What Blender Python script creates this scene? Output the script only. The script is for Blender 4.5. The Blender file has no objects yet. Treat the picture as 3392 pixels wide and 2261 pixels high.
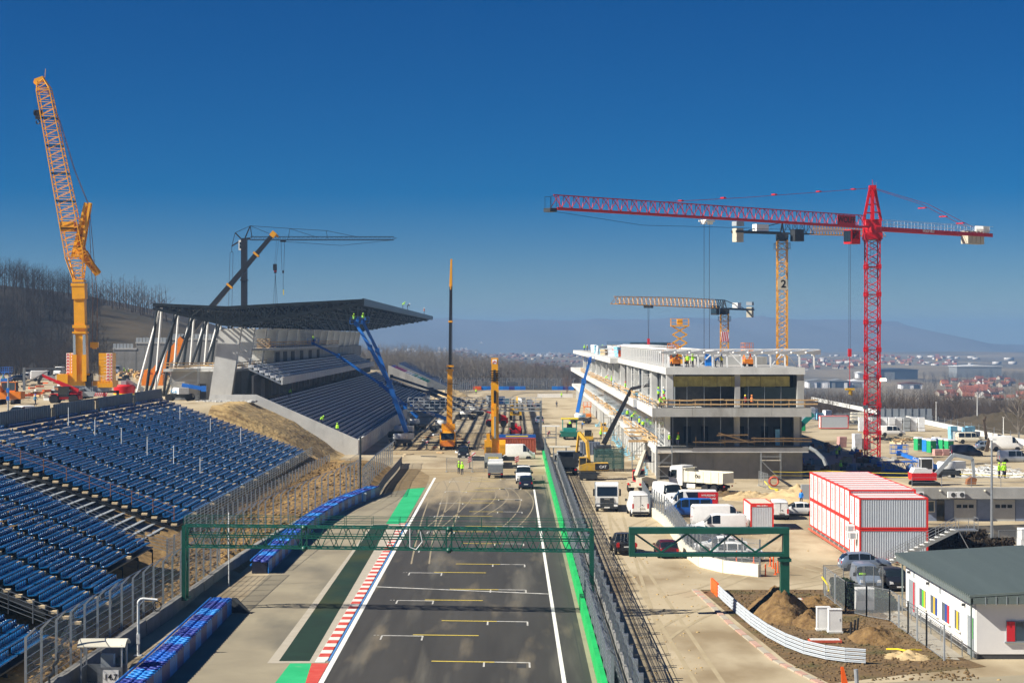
import bpy, bmesh, math, random
import numpy as np
from mathutils import Vector, Matrix
S = bpy.context.scene
C = S.collection
PI = math.pi
R = math.radians
rnd = random.Random(7)

# ---------------- camera ----------------
F, CX, CY, H = 6322.0, 1700.0, 1116.0, 19.0      # focal length and vanishing point measured in the 3392 px photograph, eye height
cam_d = bpy.data.cameras.new('camera'); cam = bpy.data.objects.new('camera', cam_d); C.objects.link(cam)
cam.location = (0, 0, H); cam.rotation_euler = (PI/2, 0, 0)
cam_d.sensor_width = 36; cam_d.lens = F/3392*36
cam_d.shift_x = -4/3392; cam_d.shift_y = -14.5/3392
cam_d.clip_start = 1; cam_d.clip_end = 40000
S.camera = cam
# ---------------- sky, sun, exposure ----------------
SUN_EL, SUN_AZ = R(39), R(-107)                    # azimuth clockwise from +Y
w = bpy.data.worlds.new('World'); S.world = w; w.use_nodes = True
nt = w.node_tree; nt.nodes.clear()
sky = nt.nodes.new('ShaderNodeTexSky'); sky.sky_type = 'NISHITA'; sky.sun_disc = False
sky.sun_elevation = SUN_EL; sky.sun_rotation = SUN_AZ
sky.altitude = 3500; sky.air_density = 1.0; sky.dust_density = 0.3; sky.ozone_density = 4.0
hs = nt.nodes.new('ShaderNodeHueSaturation'); hs.inputs['Hue'].default_value = 0.512; hs.inputs['Saturation'].default_value = 1.7; hs.inputs['Value'].default_value = 0.66
bg = nt.nodes.new('ShaderNodeBackground'); bg.inputs['Strength'].default_value = 0.05
wo = nt.nodes.new('ShaderNodeOutputWorld')
nt.links.new(sky.outputs[0], hs.inputs['Color']); nt.links.new(hs.outputs[0], bg.inputs[0]); nt.links.new(bg.outputs[0], wo.inputs[0])
sl = bpy.data.lights.new('sun', 'SUN'); sl.energy = 5.0; sl.angle = R(0.5); sl.color = (1, 0.94, 0.83)
so = bpy.data.objects.new('sun', sl); C.objects.link(so)
sd = Vector((math.sin(SUN_AZ)*math.cos(SUN_EL), math.cos(SUN_AZ)*math.cos(SUN_EL), math.sin(SUN_EL)))
so.rotation_euler = sd.to_track_quat('Z', 'Y').to_euler(); so.location = (-80, 60, 90)
S.view_settings.view_transform = 'Standard'; S.view_settings.look = 'None'
S.view_settings.gamma = 1; S.view_settings.use_curve_mapping = False
S.view_settings.exposure = 0.85
S.cycles.max_bounces = 4; S.cycles.diffuse_bounces = 4; S.cycles.transparent_max_bounces = 16; S.cycles.volume_bounces = 0
S.cycles.use_denoising = True
HAZE = 0.00019

# ---------------- measuring the photograph ----------------
def G(x, y, z=0.0):                                # photo pixel -> point on the level z
    Y = F*(H-z)/(y-CY); return Vector(((x-CX)*Y/F, Y, z))
def P(x, y, Y):                                    # photo pixel -> point at distance Y
    return Vector(((x-CX)*Y/F, Y, H-(y-CY)*Y/F))

# ---------------- materials ----------------
M = {}
def mat(name, rgb, rough=0.6, metal=0.0, var=0.12, scale=2.0, bump=0.0, spec=0.4, rgb2=None, stretch=(1,1,1), detail=5, bscale=None, dirt=None, pos=False):
    m = bpy.data.materials.new(name); m.use_nodes = True; n = m.node_tree.nodes; l = m.node_tree.links
    b = n['Principled BSDF']; b.inputs['Roughness'].default_value = rough; b.inputs['Metallic'].default_value = metal
    b.inputs['Specular IOR Level'].default_value = spec
    tc = n.new('ShaderNodeNewGeometry') if pos else n.new('ShaderNodeTexCoord')
    src = tc.outputs['Position'] if pos else tc.outputs['Object']
    mp = n.new('ShaderNodeMapping'); mp.inputs['Scale'].default_value = stretch; l.new(src, mp.inputs['Vector'])
    no = n.new('ShaderNodeTexNoise'); no.inputs['Scale'].default_value = scale; no.inputs['Detail'].default_value = detail
    no.inputs['Roughness'].default_value = 0.62
    l.new(mp.outputs[0], no.inputs['Vector'])
    cr = n.new('ShaderNodeValToRGB'); cr.color_ramp.elements[0].position = 0.32; cr.color_ramp.elements[1].position = 0.68
    c2 = rgb2 or tuple(min(1, c*(1+var)) for c in rgb); c1 = rgb if rgb2 else tuple(c*(1-var) for c in rgb)
    cr.color_ramp.elements[0].color = (*c1, 1); cr.color_ramp.elements[1].color = (*c2, 1)
    l.new(no.outputs['Fac'], cr.inputs[0]); out = cr.outputs[0]
    if dirt:                                       # (rgb, scale, threshold, stretch)
        d2 = n.new('ShaderNodeTexNoise'); d2.inputs['Scale'].default_value = dirt[1]; d2.inputs['Detail'].default_value = 6
        m2 = n.new('ShaderNodeMapping'); m2.inputs['Scale'].default_value = dirt[3] if len(dirt) > 3 else (1,1,1)
        m2.inputs['Location'].default_value = (13, 7, 3)
        l.new(src, m2.inputs['Vector']); l.new(m2.outputs[0], d2.inputs['Vector'])
        r2 = n.new('ShaderNodeValToRGB'); r2.color_ramp.elements[0].position = dirt[2]; r2.color_ramp.elements[1].position = min(1, dirt[2]+0.2)
        l.new(d2.outputs['Fac'], r2.inputs[0])
        mx = n.new('ShaderNodeMix'); mx.data_type = 'RGBA'; mx.inputs[7].default_value = (*dirt[0], 1)
        l.new(r2.outputs[0], mx.inputs[0]); l.new(out, mx.inputs[6]); out = mx.outputs[2]
    l.new(out, b.inputs['Base Color'])
    if bump:
        bn = n.new('ShaderNodeTexNoise'); bn.inputs['Scale'].default_value = bscale or scale*4; bn.inputs['Detail'].default_value = 6
        l.new(src, bn.inputs['Vector'])
        bp = n.new('ShaderNodeBump'); bp.inputs['Strength'].default_value = min(1, bump); bp.inputs['Distance'].default_value = 0.25*bump
        l.new(bn.outputs['Fac'], bp.inputs['Height']); l.new(bp.outputs[0], b.inputs['Normal'])
    M[name] = m
    return m
def netting(name, rgb, alpha, rough=0.5, metal=0.3):
    m = bpy.data.materials.new(name); m.use_nodes = True; n = m.node_tree.nodes; l = m.node_tree.links
    b = n['Principled BSDF']; b.inputs['Base Color'].default_value = (*rgb, 1); b.inputs['Roughness'].default_value = rough; b.inputs['Metallic'].default_value = metal
    b.inputs['Alpha'].default_value = alpha
    M[name] = m
mat('paint_white', (.80,.80,.78), .35, var=.05, spec=.5)
mat('paint_cream', (.72,.68,.55), .4, var=.06)
mat('paint_grey', (.33,.36,.38), .4, var=.08)
mat('paint_silver', (.42,.46,.52), .3, .5, var=.05)
mat('paint_bluegrey', (.22,.28,.38), .3, .4, var=.05)
mat('paint_black', (.012,.013,.016), .3, var=.1, spec=.5)
mat('paint_darkblue', (.012,.016,.035), .3, var=.1, spec=.5)
mat('paint_darkred', (.075,.012,.018), .3, var=.1, spec=.5)
mat('paint_blue', (.012,.10,.42), .3, var=.08, spec=.5)
mat('lift_blue', (.015,.15,.55), .35, var=.10, spec=.5, dirt=((.25,.28,.3), 3, .66))
mat('paint_red', (.62,.015,.02), .4, var=.08)
mat('crane_red', (.52,.004,.010), .45, var=.1, scale=.7)
mat('frame_red', (.66,.03,.02), .45, var=.08)
mat('crane_yellow', (.80,.36,.008), .4, var=.08, scale=.8, dirt=((.42,.21,.03), 1.2, .66))
mat('tower_yellow', (.78,.36,.015), .45, var=.12, scale=.8, dirt=((.2,.14,.08), 2, .66))
mat('machine_yellow', (.72,.42,.02), .45, var=.12, dirt=((.35,.28,.18), 2, .6))
mat('machine_orange', (.78,.22,.012), .45, var=.1, dirt=((.3,.2,.1), 2, .65))
mat('teal', (.015,.20,.17), .45, var=.12)
mat('crane_black', (.018,.018,.02), .4, var=.2)
mat('dark_green', (.006,.085,.055), .4, var=.15, scale=1.2, spec=.5)
mat('wall_green', (.01,.42,.10), .5, var=.12, scale=.6)
mat('sign_green', (.02,.35,.12), .5, var=.1)
mat('roof_steel', (.018,.023,.026), .4, .2, var=.25, scale=1)
mat('gate_steel', (.22,.24,.26), .45, .6, var=.15)
mat('galvanised', (.42,.45,.47), .42, .75, var=.12, scale=3)
mat('rail_steel', (.20,.22,.24), .5, .5, var=.2)
mat('zinc_white', (.74,.75,.73), .5, .1, var=.06)
mat('steel_white', (.80,.80,.78), .5, var=.04)
mat('dark_steel', (.04,.045,.05), .5, .3, var=.2)
mat('chrome', (.7,.72,.75), .2, .9, var=.05)
mat('rubber', (.016,.016,.017), .85, var=.25, scale=6)
mat('zinc_grey', (.46,.50,.54), .5, var=.05)
mat('ballast', (.50,.46,.36), .7, var=.1)
mat('sheet_dark', (.13,.15,.18), .5, .2, var=.12)
mat('digger_yellow', (.58,.34,.03), .5, var=.12, dirt=((.36,.28,.17), 2, .55))
mat('rim', (.38,.38,.38), .45, .5, var=.1)
mat('glass', (.012,.018,.022), .06, spec=.8, var=.1)
mat('glass_blue', (.03,.06,.09), .08, spec=.8, var=.3, scale=.6)
mat('lamp_clear', (.75,.77,.8), .15, spec=.8, var=.05)
mat('lamp_red', (.5,.01,.01), .25, var=.05)
mat('lamp_orange', (.8,.25,.02), .3, var=.05)
mat('plate', (.7,.7,.68), .5, var=.05)
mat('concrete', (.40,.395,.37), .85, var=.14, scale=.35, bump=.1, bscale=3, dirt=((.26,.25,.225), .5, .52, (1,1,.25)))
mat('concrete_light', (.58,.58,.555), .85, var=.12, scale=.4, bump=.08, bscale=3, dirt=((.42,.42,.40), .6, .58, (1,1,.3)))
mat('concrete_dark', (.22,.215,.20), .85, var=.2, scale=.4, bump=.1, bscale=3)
mat('precast', (.56,.58,.60), .8, var=.12, scale=.5, bump=.05, bscale=4)
mat('insulation', (.42,.34,.09), .95, var=.25, scale=1.5, bump=.3)
mat('timber', (.55,.36,.17), .8, var=.25, scale=3, stretch=(1,1,1))
mat('timber_pale', (.60,.47,.29), .8, var=.2, scale=3)
mat('rust', (.24,.10,.04), .85, var=.3, scale=2)
mat('container_rust', (.40,.10,.045), .65, var=.18, scale=.8, dirt=((.22,.07,.04), 1.5, .6))
mat('plastic_white', (.78,.80,.82), .35, var=.1, scale=1.5, bump=.3, bscale=3)
mat('plastic_blue', (.25,.55,.72), .4, var=.2)
mat('tarp_blue', (.02,.12,.45), .6, var=.2)
mat('seat_blue', (.002,.105,.30), .26, var=.45, scale=.7, spec=.8, pos=True)
mat('seat_light', (.03,.22,.60), .36, var=.15, scale=.5, spec=.6)
mat('seat_pink', (.42,.06,.22), .5, var=.1)
mat('seat_white', (.7,.7,.7), .5, var=.1)
mat('seat_green', (.02,.27,.16), .5, var=.1)
mat('tyre_blue', (.015,.12,.50), .55, var=.06, scale=1, spec=.3)
mat('tyre_lightblue', (.03,.24,.66), .55, var=.06, scale=1, spec=.3)
mat('tyre_purple', (.03,.05,.28), .55, var=.06, scale=1, spec=.3)
mat('panel_blue', (.015,.20,.66), .4, var=.15)
mat('panel_purple', (.035,.04,.24), .4, var=.15)
mat('hi_vis', (.42,.85,.03), .7, var=.1)
mat('hi_vis_orange', (.85,.22,.03), .7, var=.1)
mat('trousers', (.03,.035,.06), .8, var=.2)
mat('jacket_blue', (.10,.38,.62), .8, var=.1)
mat('jacket_dark', (.03,.035,.05), .8, var=.2)
mat('skin', (.45,.26,.18), .6, var=.05)
mat('orange_plastic', (.85,.12,.01), .45, var=.08)
mat('yellow_plastic', (.8,.62,.03), .5, var=.1)
mat('pipe_red', (.55,.10,.05), .6, var=.1)
mat('wall_white', (.78,.77,.75), .8, var=.04, scale=.8)
mat('plinth', (.06,.06,.06), .8, var=.2)
mat('roof_grey', (.17,.21,.20), .45, .3, var=.08, scale=.8)
mat('frame_grey', (.26,.29,.31), .5, var=.08)
mat('trim_red', (.6,.02,.03), .5, var=.05); mat('trim_yellow', (.75,.5,.03), .5, var=.05)
mat('trim_blue', (.02,.06,.35), .5, var=.05); mat('trim_lime', (.08,.55,.06), .5, var=.05)
mat('shutter', (.42,.42,.40), .6, var=.06); mat('cladding_blue', (.20,.24,.33), .6, var=.1)
mat('bark', (.085,.060,.04), .9, var=.35, scale=1.5)
mat('bark_grey', (.20,.175,.145), .9, var=.35, scale=1.5)
mat('bark_dark', (.036,.025,.015), .9, var=.35, scale=1.5)
mat('bark_red', (.16,.085,.055), .9, var=.3)
mat('evergreen', (.014,.03,.014), .8, var=.5, scale=1)
mat('house_wall', (.46,.40,.32), .8, var=.12, scale=.05, pos=True)
mat('house_wall_white', (.55,.53,.50), .8, var=.1, scale=.05, pos=True)
mat('house_wall_ochre', (.60,.36,.14), .8, var=.12, scale=.05, pos=True)
mat('roof_tile', (.27,.09,.05), .8, var=.3, scale=.03, pos=True)
mat('roof_tile_brown', (.16,.08,.055), .8, var=.3, scale=.03, pos=True)
mat('metal_dark_sheet', (.045,.06,.085), .5, var=.15); mat('metal_grey_sheet', (.23,.24,.24), .5, var=.1)
mat('brick_pink', (.55,.32,.29), .8, var=.15)
mat('print_white', (.85,.85,.85), .5, var=0.02); mat('print_black', (.01,.01,.01), .5, var=.02); mat('print_red', (.6,.02,.02), .5, var=.02)
mat('print_cyan', (.03,.30,.62), .5, var=.02); mat('print_yellow', (.8,.6,.02), .5, var=.02)
netting('fence_mesh', (.30,.34,.38), .42); netting('fence_mesh_thin', (.30,.33,.35), .26); netting('net_green', (.05,.13,.11), .55, .8, 0)
netting('debris_net', (.42,.46,.46), .30, .7, 0)

# ---------------- mesh builder ----------------
class MB:
    def __init__(s): s.v = []; s.f = []; s.m = []
    def add(s, vs, fs, m=0):
        b = len(s.v); s.v += [tuple(v) for v in vs]; s.f += [tuple(i+b for i in f) for f in fs]; s.m += [m]*len(fs); return s
    def bx(s, x0, x1, y0, y1, z0, z1, m=0):
        return s.add([(x0,y0,z0),(x1,y0,z0),(x1,y1,z0),(x0,y1,z0),(x0,y0,z1),(x1,y0,z1),(x1,y1,z1),(x0,y1,z1)],
              [(0,3,2,1),(4,5,6,7),(0,1,5,4),(1,2,6,5),(2,3,7,6),(3,0,4,7)], m)
    def box(s, c, d, rz=0, m=0, rx=0, ry=0):
        mt = Matrix.Translation(c) @ Matrix.Rotation(rz,4,'Z') @ Matrix.Rotation(ry,4,'Y') @ Matrix.Rotation(rx,4,'X')
        x,y,z = d[0]/2, d[1]/2, d[2]/2
        return s.add([mt @ Vector(p) for p in [(-x,-y,-z),(x,-y,-z),(x,y,-z),(-x,y,-z),(-x,-y,z),(x,-y,z),(x,y,z),(-x,y,z)]],
              [(0,3,2,1),(4,5,6,7),(0,1,5,4),(1,2,6,5),(2,3,7,6),(3,0,4,7)], m)
    def tube(s, p, q, r, n=5, r2=None, m=0, cap=True, up=None, flat=None):
        p = Vector(p); q = Vector(q); d = q-p
        if d.length < 1e-6: return s
        d.normalize(); a = d.cross(up or (Vector((0,0,1)) if abs(d.z) < .95 else Vector((1,0,0)))); a.normalize(); b = d.cross(a)
        r2 = r if r2 is None else r2; o = PI/4 if n == 4 else 0; k = 1.0 if flat is None else flat
        vs = [p+(a*math.cos(o+2*PI*i/n)+b*math.sin(o+2*PI*i/n)*k)*r for i in range(n)]+[q+(a*math.cos(o+2*PI*i/n)+b*math.sin(o+2*PI*i/n)*k)*r2 for i in range(n)]
        fs = [(i,(i+1)%n,n+(i+1)%n,n+i) for i in range(n)]
        if cap: fs += [tuple(range(n))[::-1], tuple(range(n,2*n))]
        return s.add(vs, fs, m)
    def bar(s, p, q, w, h=None, m=0, w2=None, h2=None, up=(0,0,1)):   # rectangular bar, w sideways, h along 'up'
        p = Vector(p); q = Vector(q); d = (q-p).normalized(); up = Vector(up)
        if abs(d.dot(up)) > .98: up = Vector((0,1,0))
        a = d.cross(up).normalized(); b = a.cross(d).normalized(); h = w if h is None else h; w2 = w if w2 is None else w2; h2 = h if h2 is None else h2
        vs = [c+a*(i*ww/2)+b*(j*hh/2) for c,ww,hh in ((p,w,h),(q,w2,h2)) for i,j in ((-1,-1),(1,-1),(1,1),(-1,1))]
        return s.add(vs, [(3,2,1,0),(4,5,6,7),(0,1,5,4),(1,2,6,5),(2,3,7,6),(3,0,4,7)], m)
    def path(s, pts, r, n=5, m=0):
        for a, b in zip(pts, pts[1:]): s.tube(a, b, r, n, m=m)
        return s
    def prism(s, poly, axis, a, b, m=0):                # poly in the two other axes, in order (x: y,z  y: x,z  z: x,y)
        def mk(p, t): return (t,p[0],p[1]) if axis == 'x' else (p[0],t,p[1]) if axis == 'y' else (p[0],p[1],t)
        n = len(poly); vs = [mk(p,a) for p in poly]+[mk(p,b) for p in poly]
        return s.add(vs, [tuple(range(n))[::-1], tuple(range(n,2*n))]+[(i,(i+1)%n,n+(i+1)%n,n+i) for i in range(n)], m)
    def sheet(s, pts, m=0): return s.add(pts, [tuple(range(len(pts)))], m)
    def lathe(s, prof, c=(0,0,0), n=12, m=0, axis='z'):
        vs = []; 
        for r, z in prof:
            for i in range(n):
                x, y = r*math.cos(2*PI*i/n), r*math.sin(2*PI*i/n)
                p = (x,y,z) if axis == 'z' else (z,x,y) if axis == 'x' else (x,z,y)
                vs.append((p[0]+c[0],p[1]+c[1],p[2]+c[2]))
        k = len(prof); fs = [(j*n+i,j*n+(i+1)%n,(j+1)*n+(i+1)%n,(j+1)*n+i) for j in range(k-1) for i in range(n)]
        return s.add(vs, fs+[tuple(range(n))[::-1], tuple(range((k-1)*n,k*n))], m)
    def disc(s, c, r, n=10, axis='x', m=0, t=.02):
        return s.lathe([(r,-t/2),(r,t/2)], c, n, m, axis)
    def xf(s, mt):
        s.v = [tuple(mt @ Vector(v)) for v in s.v]; return s
    def join(s, o, mt=None, m=None):
        return s.add([mt @ Vector(v) for v in o.v] if mt else o.v, o.f, 0) if m is None else s
    def mesh(s, name, mats, smooth=False):
        me = bpy.data.meshes.new(name); me.from_pydata(s.v, [], s.f)
        for x in (mats if isinstance(mats, (list,tuple)) else [mats]): me.materials.append(M[x])
        if isinstance(mats, (list,tuple)) and len(mats) > 1: me.polygons.foreach_set('material_index', s.m)
        bm = bmesh.new(); bm.from_mesh(me); bmesh.ops.recalc_face_normals(bm, faces=bm.faces); bm.to_mesh(me); bm.free()
        if smooth:
            me.polygons.foreach_set('use_smooth', [True]*len(me.polygons))
            me.set_sharp_from_angle(angle=R(smooth if smooth > 1 else 35))
        me.update(); return me
    def build(s, name, mats, parent=None, smooth=False, world=False, kind=None, label=None):
        if world and parent is not None:
            s.xf((Matrix.Translation(parent.location) @ Matrix.Rotation(parent.rotation_euler.z,4,'Z')).inverted())
        o = bpy.data.objects.new(name, s.mesh(name, mats, smooth)); C.objects.link(o)
        if parent is not None: o.parent = parent
        if kind: o['kind'] = kind
        if label: o['label'] = label
        return o
def thing(name, label, cat, loc=(0,0,0), rz=0.0, group=None):
    o = bpy.data.objects.new(name, None); C.objects.link(o); o.empty_display_size = .5
    o.location = loc; o.rotation_euler = (0,0,rz); o['label'] = label; o['category'] = cat
    if group: o['group'] = group
    return o
def tag(o, label, cat, group=None):
    o['label'] = label; o['category'] = cat
    if group: o['group'] = group
    return o
def dup(t, loc=None, rz=None, label=None, group=None, swap=None):
    kids = {}
    for o in DUPKIDS.get(t.name) or [c for c in t.children]: kids[o] = list(o.children)
    r = t.copy(); C.objects.link(r)
    if loc is not None: r.location = loc
    if rz is not None: r.rotation_euler = (0,0,rz)
    if label: r['label'] = label
    if group: r['group'] = group
    for ch, gs in kids.items():
        c = ch.copy(); C.objects.link(c); c.parent = r
        if swap and ch.type == 'MESH' and ch.data.materials[0].name in swap:
            key = (ch.data.name, swap[ch.data.materials[0].name])
            if key not in SWAPPED:
                me = ch.data.copy(); me.materials[0] = M[key[1]]; SWAPPED[key] = me
            c.data = SWAPPED[key]
        for g in gs:
            d = g.copy(); C.objects.link(d); d.parent = c
    return r
DUPKIDS, SWAPPED = {}, {}
def part_copy(o, loc, parent=None, rz=None, scale=None):       # another piece that shares this piece's mesh
    c = o.copy(); C.objects.link(c); c.location = loc
    if parent is not None: c.parent = parent
    if rz is not None: c.rotation_euler = (0,0,rz)
    if scale is not None: c.scale = scale
    return c
def structure(name, mb, mats, smooth=False): return mb.build(name, mats, smooth=smooth, kind='structure')
_txt = {}
def lettering(text, size, mname, loc, rot, parent, name='lettering', bold=True, depth=.01):
    key = (text, size, mname)
    if key not in _txt:
        cu = bpy.data.curves.new(name, 'FONT'); cu.body = text; cu.size = size; cu.align_x = 'CENTER'; cu.align_y = 'CENTER'; cu.extrude = depth
        if bold: cu.offset = size*.018
        o = bpy.data.objects.new(name, cu); C.objects.link(o)
        dg = bpy.context.evaluated_depsgraph_get(); me = bpy.data.meshes.new_from_object(o.evaluated_get(dg)); bpy.data.objects.remove(o); bpy.data.curves.remove(cu)
        me.name = name; me.materials.clear(); me.materials.append(M[mname]); _txt[key] = me
    o = bpy.data.objects.new(name, _txt[key]); C.objects.link(o); o.parent = parent; o.location = loc; o.rotation_euler = rot
    return o
def sstep(a, b, x):
    t = np.clip((x-a)/(b-a), 0, 1); return t*t*(3-2*t)
def stuff_mesh(name, templ, mats_tr, mname, parent=None, label=None, cat=None, kind='stuff'):
    """many copies of small templates joined into one mesh. templ: list of (verts Nx3, tris Kx3); mats_tr: list of (template, 4x4)"""
    V, T, b = [], [], 0
    for k, mt in mats_tr:
        v, t = templ[k]; V.append(v @ mt[:3,:3].T + mt[:3,3]); T.append(t+b); b += len(v)
    V = np.concatenate(V).astype(np.float32); T = np.concatenate(T).astype(np.int32)
    me = bpy.data.meshes.new(name); me.vertices.add(len(V)); me.vertices.foreach_set('co', V.ravel())
    me.loops.add(T.size); me.loops.foreach_set('vertex_index', T.ravel()); me.polygons.add(len(T))
    me.polygons.foreach_set('loop_start', np.arange(0, T.size, 3, dtype=np.int32)); me.polygons.foreach_set('loop_total', np.full(len(T), 3, dtype=np.int32))
    me.materials.append(M[mname]); me.update(calc_edges=True)
    o = bpy.data.objects.new(name, me); C.objects.link(o)
    if parent is not None: o.parent = parent
    if kind: o['kind'] = kind
    if label: o['label'] = label
    if cat: o['category'] = cat
    return o
def tri_template(mb):
    T = []
    for f in mb.f:
        for i in range(1, len(f)-1): T.append((f[0], f[i], f[i+1]))
    return np.array(mb.v, float), np.array(T, int)
def np_tr(loc, rz=0, sc=1.0, sz=None):
    m = np.eye(4); c, s_ = math.cos(rz), math.sin(rz); sz = sc if sz is None else sz
    m[:3,:3] = np.array([[c*sc,-s_*sc,0],[s_*sc,c*sc,0],[0,0,sz]]); m[:3,3] = loc; return m
# ================= ground, terrain =================
mat('ground_dirt', (.385,.315,.20), .92, var=.1, scale=.05, bump=.12, bscale=2.5, rgb2=(.465,.39,.265), pos=True, dirt=((.245,.185,.105), .16, .47, (1,.5,1)))
mat('ground_soil', (.17,.10,.032), .95, scale=.35, bump=.9, bscale=1.6, rgb2=(.32,.20,.07), pos=True, dirt=((.075,.07,.02), .25, .56))
mat('ground_sand', (.36,.25,.105), .95, scale=.4, bump=1, bscale=1.3, rgb2=(.50,.35,.15), pos=True, dirt=((.22,.14,.055), .45, .5, (.5,2,.6)))
mat('ground_grass', (.04,.032,.018), .95, scale=.06, bump=.5, bscale=.8, rgb2=(.085,.064,.036), pos=True, dirt=((.028,.024,.012), .05, .55))
mat('ground_forest', (.016,.012,.008), .95, scale=.1, rgb2=(.03,.024,.016), pos=True)
mat('ground_field', (.08,.07,.05), .95, scale=.004, rgb2=(.27,.21,.125), pos=True, stretch=(1,.45,1), dirt=((.05,.047,.04), .006, .5, (1,.6,1)))
mat('hill_wood', (.105,.12,.135), .95, scale=.002, rgb2=(.13,.14,.15), pos=True)  # pale bluish tint puts extra distance haze into the woodland colour
mat('asphalt', (.029,.027,.024), .78, scale=.14, bump=.03, bscale=40, rgb2=(.058,.054,.047), pos=True, stretch=(2.4,.14,1), dirt=((.125,.115,.092), .4, .55, (1.4,.08,1)))
mat('runoff', (.21,.18,.125), .9, scale=.12, bump=.04, bscale=20, rgb2=(.31,.27,.185), pos=True, dirt=((.15,.135,.10), .2, .54, (1,.35,1)))
mat('turf_dark', (.003,.017,.008), .85, scale=.5, rgb2=(.006,.032,.016), pos=True, dirt=((.035,.042,.008), .16, .58, (1,.4,1)))
mat('paint_turf', (.012,.36,.13), .7, scale=.4, rgb2=(.03,.46,.18), pos=True, dirt=((.30,.36,.22), .5, .66))
mat('line_white', (.72,.71,.66), .7, scale=1.5, rgb2=(.8,.79,.75), pos=True, dirt=((.4,.38,.33), 1.1, .62))
mat('line_worn', (.34,.33,.30), .7, scale=1.2, rgb2=(.62,.61,.57), pos=True, dirt=((.12,.115,.10), 1.0, .58))
mat('line_yellow', (.55,.42,.06), .7, scale=1.5, rgb2=(.66,.51,.10), pos=True, dirt=((.25,.21,.10), 1.1, .6))
mat('line_blue', (.05,.19,.50), .7, scale=1.5, rgb2=(.10,.25,.52), pos=True)
mat('kerb_red', (.50,.045,.03), .7, scale=1.5, rgb2=(.58,.10,.07), pos=True)
mat('kerb_white', (.66,.62,.55), .7, scale=1.5, rgb2=(.76,.73,.66), pos=True)
mat('kerb_pink', (.42,.25,.19), .8, scale=1.5, rgb2=(.50,.34,.27), pos=True)
mat('tar_patch', (.03,.03,.03), .8, scale=2, rgb2=(.055,.053,.05), pos=True)
mat('mud', (.16,.11,.05), .95, scale=.5, bump=.6, bscale=2, rgb2=(.27,.195,.095), pos=True)
mat('mud_pale', (.25,.185,.095), .95, scale=.25, bump=.5, bscale=2, rgb2=(.38,.30,.18), pos=True, stretch=(.5,1.2,1))
mat('dust', (.36,.30,.195), .95, scale=.5, rgb2=(.43,.36,.24), pos=True)
mat('paving', (.36,.32,.25), .9, scale=1, rgb2=(.42,.38,.31), pos=True)
mat('soil_dark', (.10,.062,.028), .95, scale=.8, bump=.7, bscale=3, rgb2=(.18,.115,.05), pos=True, dirt=((.075,.07,.022), .35, .52))

def dust_over(name, rgb, y0, y1):
    m = M[name]; n = m.node_tree.nodes; l = m.node_tree.links; b = n['Principled BSDF']; old = b.inputs['Base Color'].links[0].from_socket
    g = n.new('ShaderNodeNewGeometry'); s_ = n.new('ShaderNodeSeparateXYZ'); l.new(g.outputs['Position'], s_.inputs[0])
    mr = n.new('ShaderNodeMapRange'); mr.inputs[1].default_value = y0; mr.inputs[2].default_value = y1; l.new(s_.outputs[1], mr.inputs[0])
    xr = n.new('ShaderNodeMapRange'); xr.inputs[1].default_value = 3; xr.inputs[2].default_value = -8; l.new(s_.outputs[0], xr.inputs[0])
    mp = n.new('ShaderNodeMapping'); mp.inputs['Scale'].default_value = (.5,.07,1); l.new(g.outputs['Position'], mp.inputs[0])
    no = n.new('ShaderNodeTexNoise'); no.inputs['Scale'].default_value = 1; no.inputs['Detail'].default_value = 8; l.new(mp.outputs[0], no.inputs[0])
    def mth(op, a, c): q = n.new('ShaderNodeMath'); q.operation = op; q.use_clamp = op == 'MULTIPLY'; l.new(a, q.inputs[0]); (l.new(c, q.inputs[1]) if not isinstance(c, float) else setattr(q.inputs[1], 'default_value', c)); return q.outputs[0]
    f = mth('ADD', mth('MULTIPLY', mr.outputs[0], mth('ADD', xr.outputs[0], .55)), mth('MULTIPLY', no.outputs['Fac'], .9))
    cr = n.new('ShaderNodeValToRGB'); cr.color_ramp.elements[0].position = .50; cr.color_ramp.elements[1].position = 1.15 if False else 1.0; l.new(f, cr.inputs[0])
    mx = n.new('ShaderNodeMix'); mx.data_type = 'RGBA'; mx.inputs[7].default_value = (*rgb,1); l.new(cr.outputs[0], mx.inputs[0]); l.new(old, mx.inputs[6]); l.new(mx.outputs[2], b.inputs['Base Color'])
dust_over('asphalt', (.33,.265,.165), 205, 288)
WY = [60,100,133,154,174,200,225,283,300,306]; WX = [-24.6,-24.2,-23.2,-22.8,-22.1,-20.2,-17.9,-17.6,-20,-25.6]   # line of the low concrete wall
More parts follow.
